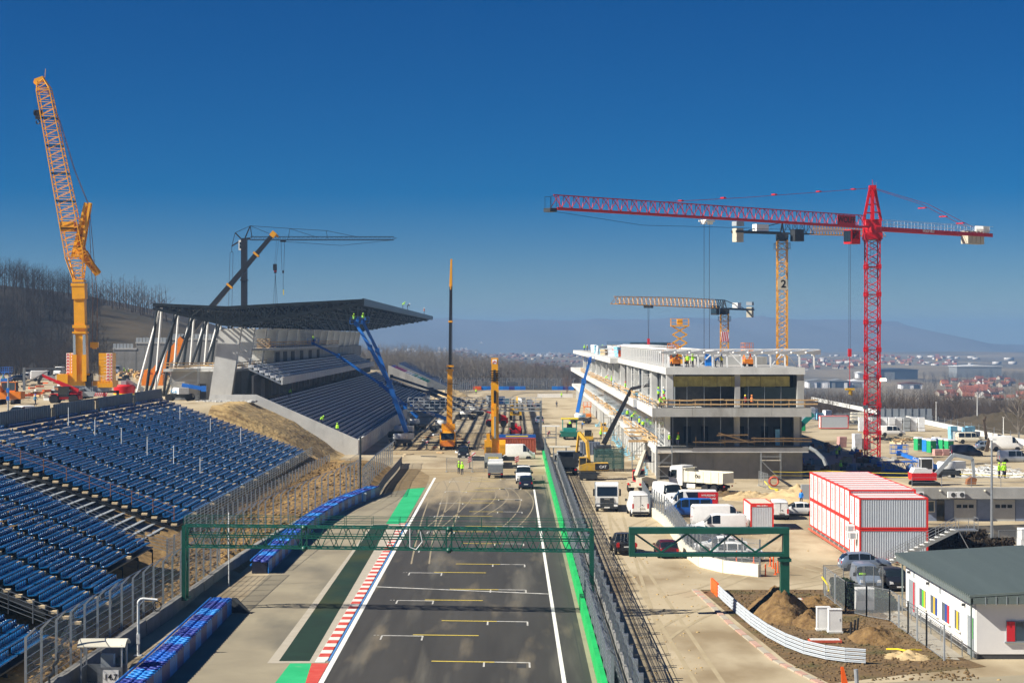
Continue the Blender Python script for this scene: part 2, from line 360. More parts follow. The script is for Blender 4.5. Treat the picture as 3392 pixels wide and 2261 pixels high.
def ground_z(X, Y):
    X = np.asarray(X, float); Y = np.asarray(Y, float)
    xw = np.interp(Y, WY, WX); u = X-xw
    zA = np.where(X > -28, np.interp(u, [-4.5,-.9,-.25], [1.3,.9,0]), np.interp(X, [-50,-28], [8.6,1.4]))
    zA = np.where(u >= -.25, 0, zA)
    zM = np.interp(X, [-42,-34,-27.2], [8.8,5.0,0.2])
    zS = np.interp(X, [-43,-27], [8.5,-.1])
    k1 = sstep(275, 281, Y); k2 = sstep(304.5, 306.5, Y)
    z = zA*(1-k1)+zM*k1; z = z*(1-k2)+zS*k2
    far_l = 1-sstep(610, 700, Y)*(X > -90); z = z*np.where(X < -20, far_l, 1)
    hill = np.interp(X, [-420,-230,-175,-141,-120,-100,-85,-70], [40,40,37,30,25,18,12,8.6])
    hk = sstep(552, 655, Y)*(1-sstep(740, 950, Y)); z = np.where(X < -70, np.maximum(z, z*(1-hk)+hill*hk), z)
    deck = 3.35*sstep(38.5, 41.2, X)*sstep(197.6, 199.0, Y)*(1-sstep(205, 262, Y)); z = z+deck
    kr = sstep(15, 60, X); y0 = 720*(1-kr)+430*kr; y1 = 1350*(1-kr)+600*kr
    drop = sstep(0, 1, (Y-y0)/(y1-y0)); drop2 = sstep(600, 1350, Y)
    z = z-np.where(X > 15, (1-kr)*24*drop+kr*(9*drop+15*drop2), 24*drop)*np.where(X < -90, sstep(950, 1500, Y), 1)
    far = sstep(1500, 3000, Y); z = z+far*(6*np.sin(X/340+1)*np.sin(Y/420)+3*np.sin(X/130+Y/260))*(1-sstep(5000, 8000, Y))
    rough = np.where((u < -1) & (Y < 640), .18, .0); z = z+rough*(np.sin(X*1.7+np.sin(Y*.9)*2)*np.sin(Y*1.3+X*.7))
    return z
xs = np.unique(np.concatenate([np.arange(-86,70.1,1.6), [-24.4,-23.6], np.arange(-420,421,14), np.geomspace(440,6800,16), -np.geomspace(440,6800,16)]))
ys = np.unique(np.concatenate([np.arange(40,310,1.6), [197.6,198.3,199,304.5,306.5], np.arange(310,800,7), np.geomspace(800,8600,42)]))
GX, GY = np.meshgrid(xs, ys); GZ = ground_z(GX, GY)
nx, ny = len(xs), len(ys)
me = bpy.data.meshes.new('ground'); idx = np.arange(nx*ny).reshape(ny, nx)
quads = np.stack([idx[:-1,:-1], idx[:-1,1:], idx[1:,1:], idx[1:,:-1]], -1).reshape(-1,4)
me.vertices.add(nx*ny); me.vertices.foreach_set('co', np.stack([GX,GY,GZ], -1).astype(np.float32).ravel())
me.loops.add(quads.size); me.loops.foreach_set('vertex_index', quads.astype(np.int32).ravel()); me.polygons.add(len(quads))
me.polygons.foreach_set('loop_start', np.arange(0, quads.size, 4, dtype=np.int32)); me.polygons.foreach_set('loop_total', np.full(len(quads), 4, dtype=np.int32))
for x in ('ground_dirt','ground_soil','ground_sand','ground_grass','ground_forest','ground_field'): me.materials.append(M[x])
qx = GX.ravel()[quads].mean(1); qy = GY.ravel()[quads].mean(1); zn = np.zeros(len(quads), np.int32)
xw = np.interp(qy, WY, WX)
zn[(qx < xw) & (qy < 276)] = 1
zn[(qx < -50) & (qy < 310)] = 0
zn[(qx < -26.5) & (qx > -44) & (qy > 276) & (qy < 308)] = 2
zn[(qx < -80) & (qy > 545)] = 3; zn[(qx < -135) & (qy > 500)] = 4; zn[(qy > 690) & (qx < 30)] = 4; zn[(qx > 30) & (qy > 470) & (qy < 1150)] = 4
zn[(qx > 70) & (qy > 420) & (qy < 1150)] = 4; zn[qy > 1080] = 5
me.polygons.foreach_set('material_index', zn); me.polygons.foreach_set('use_smooth', np.ones(len(quads), bool)); me.update(calc_edges=True)
go = bpy.data.objects.new('ground', me); C.objects.link(go); go['kind'] = 'structure'
def gz(x, y): return float(ground_z(x, y))

# ================= track, run-off, painted marks =================
def strip(name, poly, z, mname, cx=None):
    return structure(name, MB().sheet([(x,y,z) for x,y in poly]), mname)
def band(x0, x1, y0, y1): return [(x0,y0),(x1,y0),(x1,y1),(x0,y1)]
strip('runoff', [(-19.6,60),(-10.5,60),(-10.7,250),(-11.4,262),(-15.8,230),(-19.6,199)], .004, 'runoff')
strip('track', [(-10.75,60),(4.9,60),(4.75,262),(1,268),(-4,265),(-8,272),(-10.9,258)], .008, 'asphalt')
strip('mud_verge', [(-16.4,284),(-16.0,231),(-14.5,236),(-11.1,241),(-11.3,262),(-9.5,284)], .012, 'mud')
def wob(x, y, a): return (x+a*math.sin(y*.9+x), y+a*math.cos(x*1.3+y*.4))
strip('dust_patch', [wob(x,y,.6) for x,y in [(-10.4,247),(-9,255),(-7.6,258),(-6,262),(-4,260),(-2.5,263),(-.6,262),(1.2,265),(2.8,262),(4.6,264)]+[(4.6,380),(-22,380),(-19,306),(-15.8,284),(-10.9,262)]], .016, 'mud_pale')
strip('turf_border', band(-14.35,-11.61,111.3,194), .012, 'paving')
strip('artificial_turf', [(-13.75,112),(-11.95,112),(-12.6,193.5),(-14.2,193.5)], .016, 'turf_dark')
strip('green_runoff', [(-12.95,194.2),(-11.08,194.2),(-11.15,241),(-13.2,239)], .020, 'paint_turf')
strip('green_apron', [(-13.0,111.2),(-11.0,111.2),(-11.0,60),(-14.6,60),(-13.1,104)], .020, 'paint_turf')
strip('apron_red', [(-11.75,111.2),(-10.75,111.2),(-10.75,92)], .024, 'kerb_red')
strip('edge_line', band(-10.72,-10.42,60,258), .020, 'line_white')
strip('edge_line', [(2.75,60),(3.0,60),(2.72,238),(2.5,238)], .020, 'line_white')
strip('kerb_line', band(-10.9,-10.76,112,195), .020, 'line_blue')
kerb = structure('kerb', MB().bx(-11.6,-11.0,111.5,195,.0,.03), 'concrete_light')
ks = {}
for i in range(66):
    y = 112+i*1.25; c = 'kerb_red' if i % 2 else 'kerb_white'
    if c not in ks: ks[c] = MB().bx(-11.57,-10.92,0.01,1.24,.03,.055).build('kerb_stone', c, kerb); ks[c].location = (0,y,0)
    else: part_copy(ks[c], (0,y,0), kerb)
mw, my, mt_ = MB(), MB(), MB()
def line(mb, a, b, wd, z): 
    a = Vector((a[0],a[1],z)); b = Vector((b[0],b[1],z)); d = (b-a).normalized(); n = Vector((-d.y,d.x,0))*wd/2
    mb.sheet([a-n, b-n, b+n, a+n])
for k in range(10):
    for (xl, xr, y0, yl, yr) in ((-1.7,.95,111.7+16*k,-4.8,-1.1), (-8.35,-5.75,121.6+16.2*k,-6.4,-2.2)):
        if y0 > 262: continue
        bx = MB(); t = -.1
        line(bx, (xl,y0), (xr,y0+t*(xr-xl)), .26, .020); line(bx, (xl,y0+.05), (xl,y0-1.7), .11, .0205); line(bx, (xr,y0+t*(xr-xl)+.05), (xr,y0+t*(xr-xl)-1.7), .11, .0205)
        for q in range(2): line(bx, (xl-.55+q*.22,y0+.1), (xl-.42+q*.22,y0+.1), .16, .0205)
        bx.build('grid_box', 'line_worn', kind='structure')
        yb = MB(); line(yb, (yl,y0+.25), (yr,y0-.1), .27, .024); yb.build('grid_line', 'line_yellow', kind='structure')
        if xl > -3:
            line(mt_, (xl+.15,y0-.9), (xl+.7,y0-.9), 1.3, .014); line(mt_, (xr-.75,y0-1.3), (xr-.2,y0-1.3), 1.5, .014)
mt_.build('tar_patch', 'tar_patch', kind='structure')
fl = MB(); line(fl, (-10.5,145.3), (2.7,141.2), .36, .0245); fl.build('finish_line', 'line_worn', kind='structure')
# curved tyre marks left by site traffic in the dust
mat('tyre_mark', (.27,.225,.15), .9, var=.3, scale=3, pos=True)
tm = MB()
def arc(pts, wd, z):
    n = 26 
    for off in (-.75, .75):
        pr = None
        for i in range(n+1):
            t = i/n; p = [sum(c*b for c, b in zip(q, ((1-t)**2, 2*t*(1-t), t*t))) for q in zip(*pts)]
            d = (2*(1-t)*(pts[1][0]-pts[0][0])+2*t*(pts[2][0]-pts[1][0]), 2*(1-t)*(pts[1][1]-pts[0][1])+2*t*(pts[2][1]-pts[1][1])); L = math.hypot(*d) or 1
            c = (p[0]-d[1]/L*off, p[1]+d[0]/L*off)
            if pr: line(tm, pr, c, wd, z+(.0004 if i % 2 else 0))
            pr = c
arc([(-8,262),(2.5,242),(-3.5,205)], .14, .012); arc([(-6,262),(6,238),(-1,186)], .12, .012); arc([(-9,258),(-6,230),(-7,180)], .16, .012)
arc([(-8.5,262),(-10,235),(-7.8,160)], .14, .012); arc([(-5,266),(-4.5,230),(-8,190)], .12, .012)
tm.build('tyre_mark', 'tyre_mark', kind='structure')
mat('rut', (.335,.27,.165), .95, scale=.6, rgb2=(.40,.33,.21), pos=True)
tm = MB()
for pts in ([(8,90),(9,150),(12,235)],[(11,90),(10,160),(8.5,300)],[(9,120),(16,146),(34,156)],[(12,140),(20,150),(26,188)],[(30,152),(24,148),(22,176)],[(24,150),(34,170),(46,186)],[(12,190),(22,226),(34,240)],[(55,300),(62,310),(84,330)],[(60,330),(70,320),(82,370)],[(-50,285),(-70,300),(-90,330)]): RZ = globals().get('RZ', .0072)+.0011; arc(pts, .28, RZ if pts[0][0] > -20 else 8.66)
tm.build('tyre_rut', 'rut', kind='structure')
# yellowish strip and seam along the foot of the pit wall, drain
strip('wall_strip', [(4.33,60),(4.62,60),(4.62,270),(4.36,270)], .0125, 'runoff')
strip('asphalt_seam', band(3.92,3.99,60,262), .012, 'tar_patch')
strip('pit_gutter', band(5.1,6.1,60,330), .006, 'tar_patch')
# soil plot to the right with its kerb, paved strip along the office
strip('soil_plot', [wob(x,y,.15) for x,y in [(14.2,143.5),(25,143.8),(26.2,134),(26.6,113),(27.2,110.2),(22,107.6),(17.5,104.8),(16.1,112),(15.0,126)]], .012, 'soil_dark')
kb = structure('kerb', MB(), 'paving') if 0 else None
kerbR = MB(); kp = [(13.6,143.5),(13.9,138),(14.4,126),(15.4,112),(16.9,104.5)]
for i,(a,b) in enumerate(zip(kp, kp[1:])):
    for j in range(6):
        p = Vector((*a,0)).lerp(Vector((*b,0)), j/6); q = Vector((*a,0)).lerp(Vector((*b,0)), (j+.94)/6)
        o = MB().bar(p+Vector((0,0,.03)), q+Vector((0,0,.03)), .38, .12).build('kerb_stone', 'kerb_pink' if j % 2 else 'paving'); o['kind'] = 'structure'
strip('office_path', [(25.4,113),(26.3,112.3),(26.6,132.5),(25.2,129)], .016, 'paving')
strip('asphalt_patch', [(35,189),(42,178),(70,176),(70,190),(52,194)], .008, 'asphalt')
strip('concrete_apron', [(17.4,104.2),(30,107.8),(60,106.5),(60,40),(14,40)], .004, 'runoff')

# ================= far hills and the air =================
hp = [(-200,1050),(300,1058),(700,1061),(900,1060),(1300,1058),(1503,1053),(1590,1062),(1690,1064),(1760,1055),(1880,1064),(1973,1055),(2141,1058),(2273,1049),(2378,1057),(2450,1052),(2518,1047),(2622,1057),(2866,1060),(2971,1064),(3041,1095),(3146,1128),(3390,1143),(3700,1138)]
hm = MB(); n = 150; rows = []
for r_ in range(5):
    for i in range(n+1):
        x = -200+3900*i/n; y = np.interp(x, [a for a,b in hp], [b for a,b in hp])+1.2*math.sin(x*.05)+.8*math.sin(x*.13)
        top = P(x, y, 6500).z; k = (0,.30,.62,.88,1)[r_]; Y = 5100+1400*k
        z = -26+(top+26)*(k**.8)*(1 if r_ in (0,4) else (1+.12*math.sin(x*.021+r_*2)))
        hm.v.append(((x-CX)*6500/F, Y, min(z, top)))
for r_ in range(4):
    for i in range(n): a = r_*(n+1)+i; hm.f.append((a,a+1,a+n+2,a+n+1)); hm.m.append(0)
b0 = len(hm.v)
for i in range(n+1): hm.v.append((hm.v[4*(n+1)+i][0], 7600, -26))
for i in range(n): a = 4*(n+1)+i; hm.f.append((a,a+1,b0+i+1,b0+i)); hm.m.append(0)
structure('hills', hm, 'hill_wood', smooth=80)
hz = bpy.data.materials.new('haze_air'); hz.use_nodes = True; hn = hz.node_tree; hn.nodes.clear()
ho = hn.nodes.new('ShaderNodeOutputMaterial'); pv = hn.nodes.new('ShaderNodeVolumePrincipled')
pv.inputs['Color'].default_value = (.24,.44,.76,1); pv.inputs['Density'].default_value = HAZE; pv.inputs['Anisotropy'].default_value = 0.0
hn.links.new(pv.outputs[0], ho.inputs['Volume']); M['haze_air'] = hz
MB().bx(-7000,7000,-60,9000,-36,92).build('haze', 'haze_air', kind='stuff')

# ================= bare trees and woods =================
def bare_tree(h, seed, spread=.35, limbs=11, thick=.014, subs=5, twigs=3):
    q = random.Random(seed); mb = MB(); top = Vector((q.uniform(-.4,.4), q.uniform(-.4,.4), h))
    r0 = h*thick; pts = [Vector((0,0,-.5))]
    for i in range(1, 5): pts.append(top*(i/4)+Vector((q.uniform(-.2,.2), q.uniform(-.2,.2), 0)))
    for i in range(4): mb.tube(pts[i], pts[i+1], r0*(1-i*.23), 4, r0*(1-(i+1)*.23), cap=False)
    def at(t): i = min(3, int(t*4)); return pts[i].lerp(pts[i+1], t*4-i)
    for k in range(limbs):
        t = .14+.83*k/limbs+q.uniform(-.03,.03); p = at(t); a = k*2.4+q.uniform(-.5,.5); L = h*spread*(1.15-t)*q.uniform(.7,1.25)
        d = Vector((math.cos(a), math.sin(a), q.uniform(.75,1.5))).normalized(); e = p+d*L; rr = r0*.42*(1.2-t)
        mb.tube(p, e, rr, 3, rr*.35, cap=False)
        for j in range(subs):
            s_ = .3+.8/subs*j; p2 = p.lerp(e, s_); a2 = q.uniform(0, 2*PI)
            d2 = (d+Vector((math.cos(a2), math.sin(a2), q.uniform(0,.8)))*.8).normalized(); e2 = p2+d2*L*q.uniform(.3,.55)
            mb.tube(p2, e2, rr*.55, 3, rr*.18, cap=False)
            for _ in range(twigs):
                p3 = p2.lerp(e2, q.uniform(.3,1)); d3 = (d2+Vector((q.uniform(-1,1), q.uniform(-1,1), q.uniform(-.2,.9)))).normalized()
                mb.tube(p3, p3+d3*L*q.uniform(.18,.32), rr*.3, 3, rr*.1, cap=False)
    return mb
TT = [tri_template(bare_tree(10, 100+i, .50+.04*(i % 3), 9+i % 3, .013, 4, 1)) for i in range(6)]
def wood(name, mname, n, region, hr, label, seed=1, keep=None):
    q = random.Random(seed); L = []
    while len(L) < n:
        x, y = region(q)
        if keep and not keep(x, y): continue
        L.append((q.randrange(6), np_tr((x, y, gz(x,y)), q.uniform(0, 6.28), q.uniform(.75,1.3)*hr(x,y)/10, q.uniform(.8,1.2)*hr(x,y)/10)))
    o = stuff_mesh(name, TT, L, mname); o['label'] = label; return o
wood('forest', 'bark_dark', 900, lambda q: (q.uniform(-215,-105), q.uniform(512,690)), lambda x,y: 9, 'dark bare woodland covering the hill at far left', 3, keep=lambda x,y: x < -.218*y+4*math.sin(y*.1))
wood('forest', 'bark_dark', 430, lambda q: (q.uniform(-205,-112), q.uniform(505,640)), lambda x,y: 8, 'brown leafless scrub along the foot of the wooded hill', 4, keep=lambda x,y: x < -.216*y)
wood('forest', 'bark_grey', 820, lambda q: (q.uniform(-95,22), q.uniform(722,815)), lambda x,y: 14.5 if x < -40 else 14.5-(x+40)*.12, 'pale grey bare trees in a belt behind the track', 5)
wood('forest', 'bark', 380, lambda q: (q.uniform(-14,50), q.uniform(735,850)), lambda x,y: 9, 'low brown bare trees behind the track bend', 6)
wood('forest', 'bark', 740, lambda q: (q.uniform(66,168), q.uniform(500,720)), lambda x,y: 8.5, 'brown bare woods beyond the paddock', 8, keep=lambda x,y: x > 45+.1*(y-500) and x < .285*y)
wood('forest', 'bark_dark', 260, lambda q: (q.uniform(-520,520), q.uniform(1050,1900)), lambda x,y: 10, 'far dark woods in the valley', 9, keep=lambda x,y: abs(x) < .29*y and math.sin(x*.013+y*.004)+math.sin(y*.011) > .2)
# ridge trees one can tell apart
rt = []
for i in range(5): rt.append(bare_tree(11, 300+i, .30, 10, .016).mesh('trunk', 'bark', 0))
for i in range(34):
    x = 336+i*6.6+rnd.uniform(-2,2); Y = 655+rnd.uniform(-8,14); X = (x-CX)*Y/F
    o = bpy.data.objects.new('bare_tree', rt[i % 5]); C.objects.link(o); o.location = (X, Y, gz(X,Y)-.3); o.rotation_euler = (0,0,rnd.uniform(0,6)); s_ = rnd.uniform(.8,1.2); o.scale = (s_*1.05,s_*1.05,s_)
    tag(o, 'tall bare tree in the row along the grassy ridge', 'tree', 'bare trees in a row along the ridge')
# ================= blue grandstands =================
def seat_mb():
    mb = MB()
    mb.prism([(-.22,.40),(.24,.44),(.27,.37),(-.2,.33)], 'y', -.205, .205)
    mb.prism([(-.18,.36),(.18,.36),(.20,.60),(.13,.71),(-.13,.71),(-.20,.60)], 'x', -.27, -.22)
    return mb
seat_t = tri_template(seat_mb())
seat_me = seat_mb().mesh('seat', 'seat_blue')
def grandstand(label, x0, z0, dx, dz, rows, segs, near, tier_mat, seat_mat='seat_blue', low=0, ylow=0):
    y0, y1 = segs[0][0], segs[-1][1]
    t = thing('grandstand', label, 'grandstand', (x0, y0, gz(x0+1, y0)))
    base = Vector(t.location)
    tr = MB().bx(-dx, .05, 0, y1-y0, -.10, 0).build('tier', tier_mat, t)
    tr.location = (0, 0, z0-base.z)
    for r in range(1, rows): part_copy(tr, (-dx*r, 0, z0+dz*r-base.z), t)
    if low: lt_ = MB().bx(-dx, .05, 0, ylow-y0, -.10, 0).build('tier', tier_mat, t); lt_.location = (dx, 0, z0-dz-base.z)
    for r in range(2, low+1): part_copy(lt_, (dx*r, 0, z0-dz*r-base.z), t)
    fr = MB()
    y = y0
    while y <= y1+.1:
        xb = x0-dx*rows
        fr.bar((x0,y,z0-.35), (xb,y,z0+dz*rows-.35), .12, .25)
        for k in range(0, rows+1, 4):
            x = x0-dx*k; fr.tube((x,y,gz(x,y)-.2), (x,y,z0+dz*k-.3), .06, 4)
        y += (y1-y0)/max(1, round((y1-y0)/5.5))
    fr.build('scaffold_frame', 'dark_steel', t, world=True)
    st, L = MB(), []
    for r in range(-low, rows):
        x = x0-dx*r; z = z0+dz*r
        for s0, s1 in segs:
            if r < 0 and s0 >= ylow: continue
            n = int((s1-s0-1.1)/.5)
            for k in range(n):
                if rnd.random() > .02: L.append((x-dx*.38, s0+.8+k*.5, z-.02))
            st.bx(x-.55, x-.05, s0+.08, s0+.50, z, z+.16)
    st.build('aisle_step', 'timber_pale', t, world=True, kind='stuff')
    L.sort(key=lambda p: (p[0]-near[0])**2+(p[1]-near[1])**2)
    for p in L[:300]:
        o = bpy.data.objects.new('seat', SEATS[seat_mat]); C.objects.link(o); o.parent = t; o.location = Vector(p)-base
    if L[300:]: stuff_mesh('seats', [seat_t], [(0, np_tr(Vector(p)-base)) for p in L[300:]], seat_mat, t)
    return t
SEATS = {'seat_blue': seat_me}

segsA = [(168+10.6*i, 168+10.6*(i+1)) for i in range(10)]
gA = grandstand('long bank of blue seats in many rows below the grey corrugated walls', -29.6, 2.4, .87, .315, 24, segsA, (-30,160), 'crane_black')
uz = MB().prism([(-30,.9),(-29.4,1.75),(-50.5,9.35),(-51,8.0)],'y',153,167.6).build('under_deck','crane_black',gA,world=True)  # black slab stands for the dark scaffold and shadow below the seats
bn = MB().bx(-.32,0,0,9.5,0,.06).build('bench','paint_grey',gA); bn.location = (-.9,-10.2,.75)
for k in range(1,23): part_copy(bn,(-.9-.87*k,-10.2,.75+.318*k),gA)
gB = grandstand('steeper block of blue seats at the left edge, nearer than the long bank', -27.6, 3.0, .70, .32, 24, [(112.6,121),(121,129.4),(129.4,137.8),(137.8,146)], (-28,110), 'crane_black', low=3, ylow=129.4)
gC = grandstand('small corner block of blue seats behind a zigzag handrail at lower left', -26.6, 1.55, .70, .30, 13, [(90,98),(98,110.5)], (-27,100), 'crane_black')
# thin posts standing in an aisle of the long bank
ap = MB().tube((0,0,0), (0,0,2.4), .045, 6).mesh('aisle_post', 'zinc_white')
for i,(px,py) in enumerate([(351,1411),(446,1447),(543,1485),(640,1518),(735,1552),(808,1580),(725,1413),(806,1440),(885,1466)]):
    t_ = i*2.7 if i < 6 else 6+(i-6)*3.4; yy = 206 if i < 6 else 252; X = -48+t_*1.05 if i < 6 else -44+(i-6)*4; r_ = (-29.6-X)/.87
    o = bpy.data.objects.new('aisle_post', ap); C.objects.link(o); o.location = (X, yy+ (i % 3)*.1, 2.4+.315*math.floor(r_)+.0)
    tag(o, 'thin white post rising from an aisle among the blue seats', 'post', 'thin posts among the blue seats')
# corrugated walls at the back of the long bank
rib = MB().prism([(-.02,.02),(.06,.06),(.12,.14),(.12,.50),(.06,.58),(-.02,.62)], 'z', 0, 1.75)
rib_me = rib.mesh('metal_sheet', 'sheet_dark')
for (ya, yb, d) in ((188,209,'leftmost of the four grey corrugated walls behind the seats'),(210.7,231.5,'second grey corrugated wall behind the top seat row, in front of the red telehandler'),(233,254,'third grey corrugated wall behind the top seat row, beside the red lift base'),(256,276,'farthest and rightmost grey corrugated wall behind the top seat row')):
    t = thing('corrugated_wall', d, 'wall', (-50.7, ya, 9.85), group='corrugated walls behind the long bank')
    n = int((yb-ya)/.87)
    for k in range(n):
        o = bpy.data.objects.new('metal_sheet', rib_me); C.objects.link(o); o.parent = t; o.location = (0, k*.87, 0)
    MB().bx(-.1,-.04,0,n*.87,0,1.7).bx(-.2,-.1,0,n*.87,.9,1.0).bx(-.2,-.1,0,n*.87,.2,.3).bx(-.25,.1,-.12,0,-.8,1.4).bx(-.25,.1,n*.87,n*.87+.12,-.8,1.4).build('frame', 'dark_steel', t)  # includes a dark backing sheet that stands for shading between the ribs
# railings
def railing(label, pts, h=1.1, rails=4, post=2.0, mname='rail_steel', name='railing', mesh=None, r=.03, group=None):
    t = thing(name, label, name.replace('_',' '), pts[0], group=group); rl = MB(); npst = []; ms = MB()
    for a, b in zip(pts, pts[1:]):
        a = Vector(a); b = Vector(b); L = (b-a).length; n = max(1, round(L/post))
        for k in range(rails): z = Vector((0,0,h*(k+1)/rails)); rl.tube(a+z, b+z, r*.8, 4)
        for k in range(n+1): npst.append(a.lerp(b, k/n))
        ms.sheet([a+Vector((0,0,.05)), b+Vector((0,0,.05)), b+Vector((0,0,h)), a+Vector((0,0,h))])
    rl.build('rail', mname, t, world=True)
    pm = MB().tube((0,0,-.05), (0,0,h+.02), r*1.2, 5).build('post', mname, t); pm.location = npst[0]-t.location
    for p in npst[1:]: part_copy(pm, p-t.location, t)
    if mesh: ms.build('mesh_panel', mesh, t, world=True)
    return t
railing('grey railing along the gap between the two banks of blue seats', [(-43,151,8.0),(-36,150.5,5.3),(-29,150,2.4),(-26.6,149.5,1.9)], 1.3, 5, 2.2)
railing('rusty brown railing along the near end of the long seat bank', [(-45,166.6,8.7),(-37,166.6,5.8),(-29.6,166.6,3.1)], 1.1, 2, 2.2, 'rust')
railing('grey stair railing in front of the small corner seat block', [(-33,111.6,4.2),(-29.5,111.5,2.9),(-26.6,111.4,1.8)], 1.3, 5, 1.6)
railing('pale lattice railing along the foot of the long seat bank', [(-28.9,168,1.9),(-28.9,221,1.9),(-28.9,274,1.9)], 1.35, 5, 2.1, 'galvanised', mesh='fence_mesh_thin')
zz = MB(); q = Vector((-25.6,112,3.1))
for i in range(7): a = q.copy(); b = q+Vector((.12,-1.6,-.0)); c = b+Vector((.1,-.25,-.30)); zz.bar(a, b, .1, .14); zz.bar(b, c, .1, .14); q = c
t = thing('stair_fence', 'dark zigzag handrail over a mesh screen at lower left', 'fence', (-25.6,112,gz(-25.6,112)))
zz.build('handrail', 'dark_steel', t, world=True)
MB().sheet([(-25.62,112,1.2),(-25.0,99,.3),(-25.0,99,1.1),(-25.62,112,3.0)]).build('mesh_panel', 'debris_net', t, world=True)
# low concrete wall along the left, wall blocks
def on_wall(y): return float(np.interp(y, WY, WX))
t = thing('concrete_wall', 'low weathered concrete block wall at the foot of the soil bank', 'wall', (-24,98,0))
y = 98; wm = None
while y < 226:
    xa, xb = on_wall(y), on_wall(y+3.9); rz = math.atan2(-(xb-xa), 3.9); hgt = 1.0+.04*rnd.uniform(-1,1)
    if wm is None: wm = MB().bx(-.22,.22,0,3.86,-.1,1.0).build('wall_block', 'concrete_dark', t); o = wm
    else: o = part_copy(wm, (0,0,0), t)
    o.location = (xa+24, y-98, 0); o.rotation_euler = (0,0,rz+R(rnd.uniform(-.6,.6))); o.scale = (1,1,hgt)
    y += 3.92
# catch fence behind the wall
def catch_fence(label, pts, h, step, hook=.5, mesh='fence_mesh_thin', name='catch_fence', cables=7, mname='galvanised', r=.06, cr=.018):
    t = thing(name, label, 'fence', pts[0]); P_ = []; acc = 0
    for a, b in zip(pts, pts[1:]):
        a = Vector(a); b = Vector(b); n = max(1, round((b-a).length/step)); P_ += [a.lerp(b, k/n) for k in range(n)]
    P_.append(Vector(pts[-1]))
    pm = MB(); pm.bar((0,0,-.1), (0,0,h*.86), r*2, r*1.6, up=(0,1,0))
    if hook: pm.bar((0,0,h*.85), (hook,0,h), r*1.8, r*1.5)
    po = pm.build('post', mname, t); po.location = (0,0,0)
    for p in P_[1:]: part_copy(po, p-t.location, t)
    cb, ms = MB(), MB()
    for a, b in zip(P_, P_[1:]):
        for k in range(cables): z = Vector((0,0,h*.84*(k+.5)/cables)); cb.tube(a+z, b+z, cr, 3, cap=False)
        if hook: cb.tube(a+Vector((hook,0,h)), b+Vector((hook,0,h)), .025, 3, cap=False)
        if mesh: ms.sheet([a+Vector((.04,0,.05)), b+Vector((.04,0,.05)), b+Vector((.04,0,h*.85)), a+Vector((.04,0,h*.85))])
        if mesh and hook: ms.sheet([a+Vector((.04,0,h*.85)), b+Vector((.04,0,h*.85)), b+Vector((hook,0,h)), a+Vector((hook,0,h))])
    cb.build('cable', mname, t, world=True)
    if mesh: ms.build('mesh_panel', mesh, t, world=True)
    return t
catch_fence('tall mesh catch fence on grey posts above the low concrete wall', [(on_wall(y)-.55, y, .85) for y in range(97,152,6)], 3.4, 3.3)
catch_fence('open row of hooked fence posts and wires on the soil bank past the green gantry', [(on_wall(y)-.9, y, .9) for y in range(154,232,11)], 3.5, 4.2, mesh=None)
catch_fence('inner mesh fence between the soil bank and the long seat bank', [(-27.2,150,1.3),(-27.0,200,1.2),(-26.6,250,.8),(-26.2,272,.4)], 2.2, 3.2, 0)
catch_fence('mesh fence panels beside the dark guardrail near the new stand', [(-17.8,226,.4),(-18.2,250,.2),(-18.0,284,.1)], 3.6, 4.0, .4)
# tyre barriers
def tyre_barrier(label, pts, w_, h_, face, tr):
    t = thing('tyre_barrier', label, 'tyre barrier', (*pts[0],0)); i = 0; tops = {}; pan = {}
    ty = {}
    for c in ('tyre_blue','tyre_lightblue','tyre_purple'):
        ty[c] = MB().lathe([(.17,.0),(.30,-.02),(.345,.08),(.30,.2),(.2,.2),(.15,.1)], n=9).mesh('tyre', c, 40)
    stk = {c: MB().lathe([(.34,0),(.35,.9)], n=8).mesh('tyre_stack', c) for c in ty}
    acc = 0; tot = 0; cnt = 0
    for a, b in zip(pts, pts[1:]):
        a = Vector((*a,0)); b = Vector((*b,0)); d = (b-a); L = d.length; d.normalize(); nn = Vector((-d.y,d.x,0))
        k = 0
        while k*.68 < L:
            s = tot+k*.68; g = int(s/2.4) % 4; col = ('tyre_purple','tyre_lightblue','tyre_purple','tyre_blue')[int(s/2.9) % 4]
            for j in range(2):
                c = a+d*(k*.68+.34*(j % 2))+nn*(.28+.66*j)
                if cnt < 300:
                    o = bpy.data.objects.new('tyre', ty[col]); C.objects.link(o); o.parent = t
                    o.location = c-t.location+Vector((0,0,h_-.2)); o.rotation_euler = (R(rnd.uniform(-4,4)), R(rnd.uniform(-4,4)), 0); cnt += 1
            k += 1
        m = max(1, round(L/2.2))
        for q in range(m):
            f = face[int((tot+q*L/m)/2.2) % 2]; p0 = a.lerp(b, q/m); p1 = a.lerp(b, (q+.985)/m)
            MB().bar(p0+Vector((0,0,h_*.47)), p1+Vector((0,0,h_*.47)), .06, h_*.92).build('cover_panel', f, t, world=True)
        MB().bar(a+nn*.72+Vector((0,0,h_*.42)), b+nn*.72+Vector((0,0,h_*.42)), 1.2, h_*.82).build('tyre_core', 'paint_darkblue', t, world=True)
        MB().tube(a+nn*1.42+Vector((0,0,h_*.95)), b+nn*1.42+Vector((0,0,h_*.95)), .07, 6).tube(a+nn*1.42+Vector((0,0,h_*.6)), b+nn*1.42+Vector((0,0,h_*.6)), .07, 6).build('back_rail', 'panel_blue', t, world=True)
        tot += L
    return t
tb = tyre_barrier('long blue and purple tyre barrier in the left foreground', [(-19.2,97),(-19.2,109),(-19.3,120),(-19.4,131.4)], 1.3, 1.12, ('panel_blue','panel_purple'), 0)
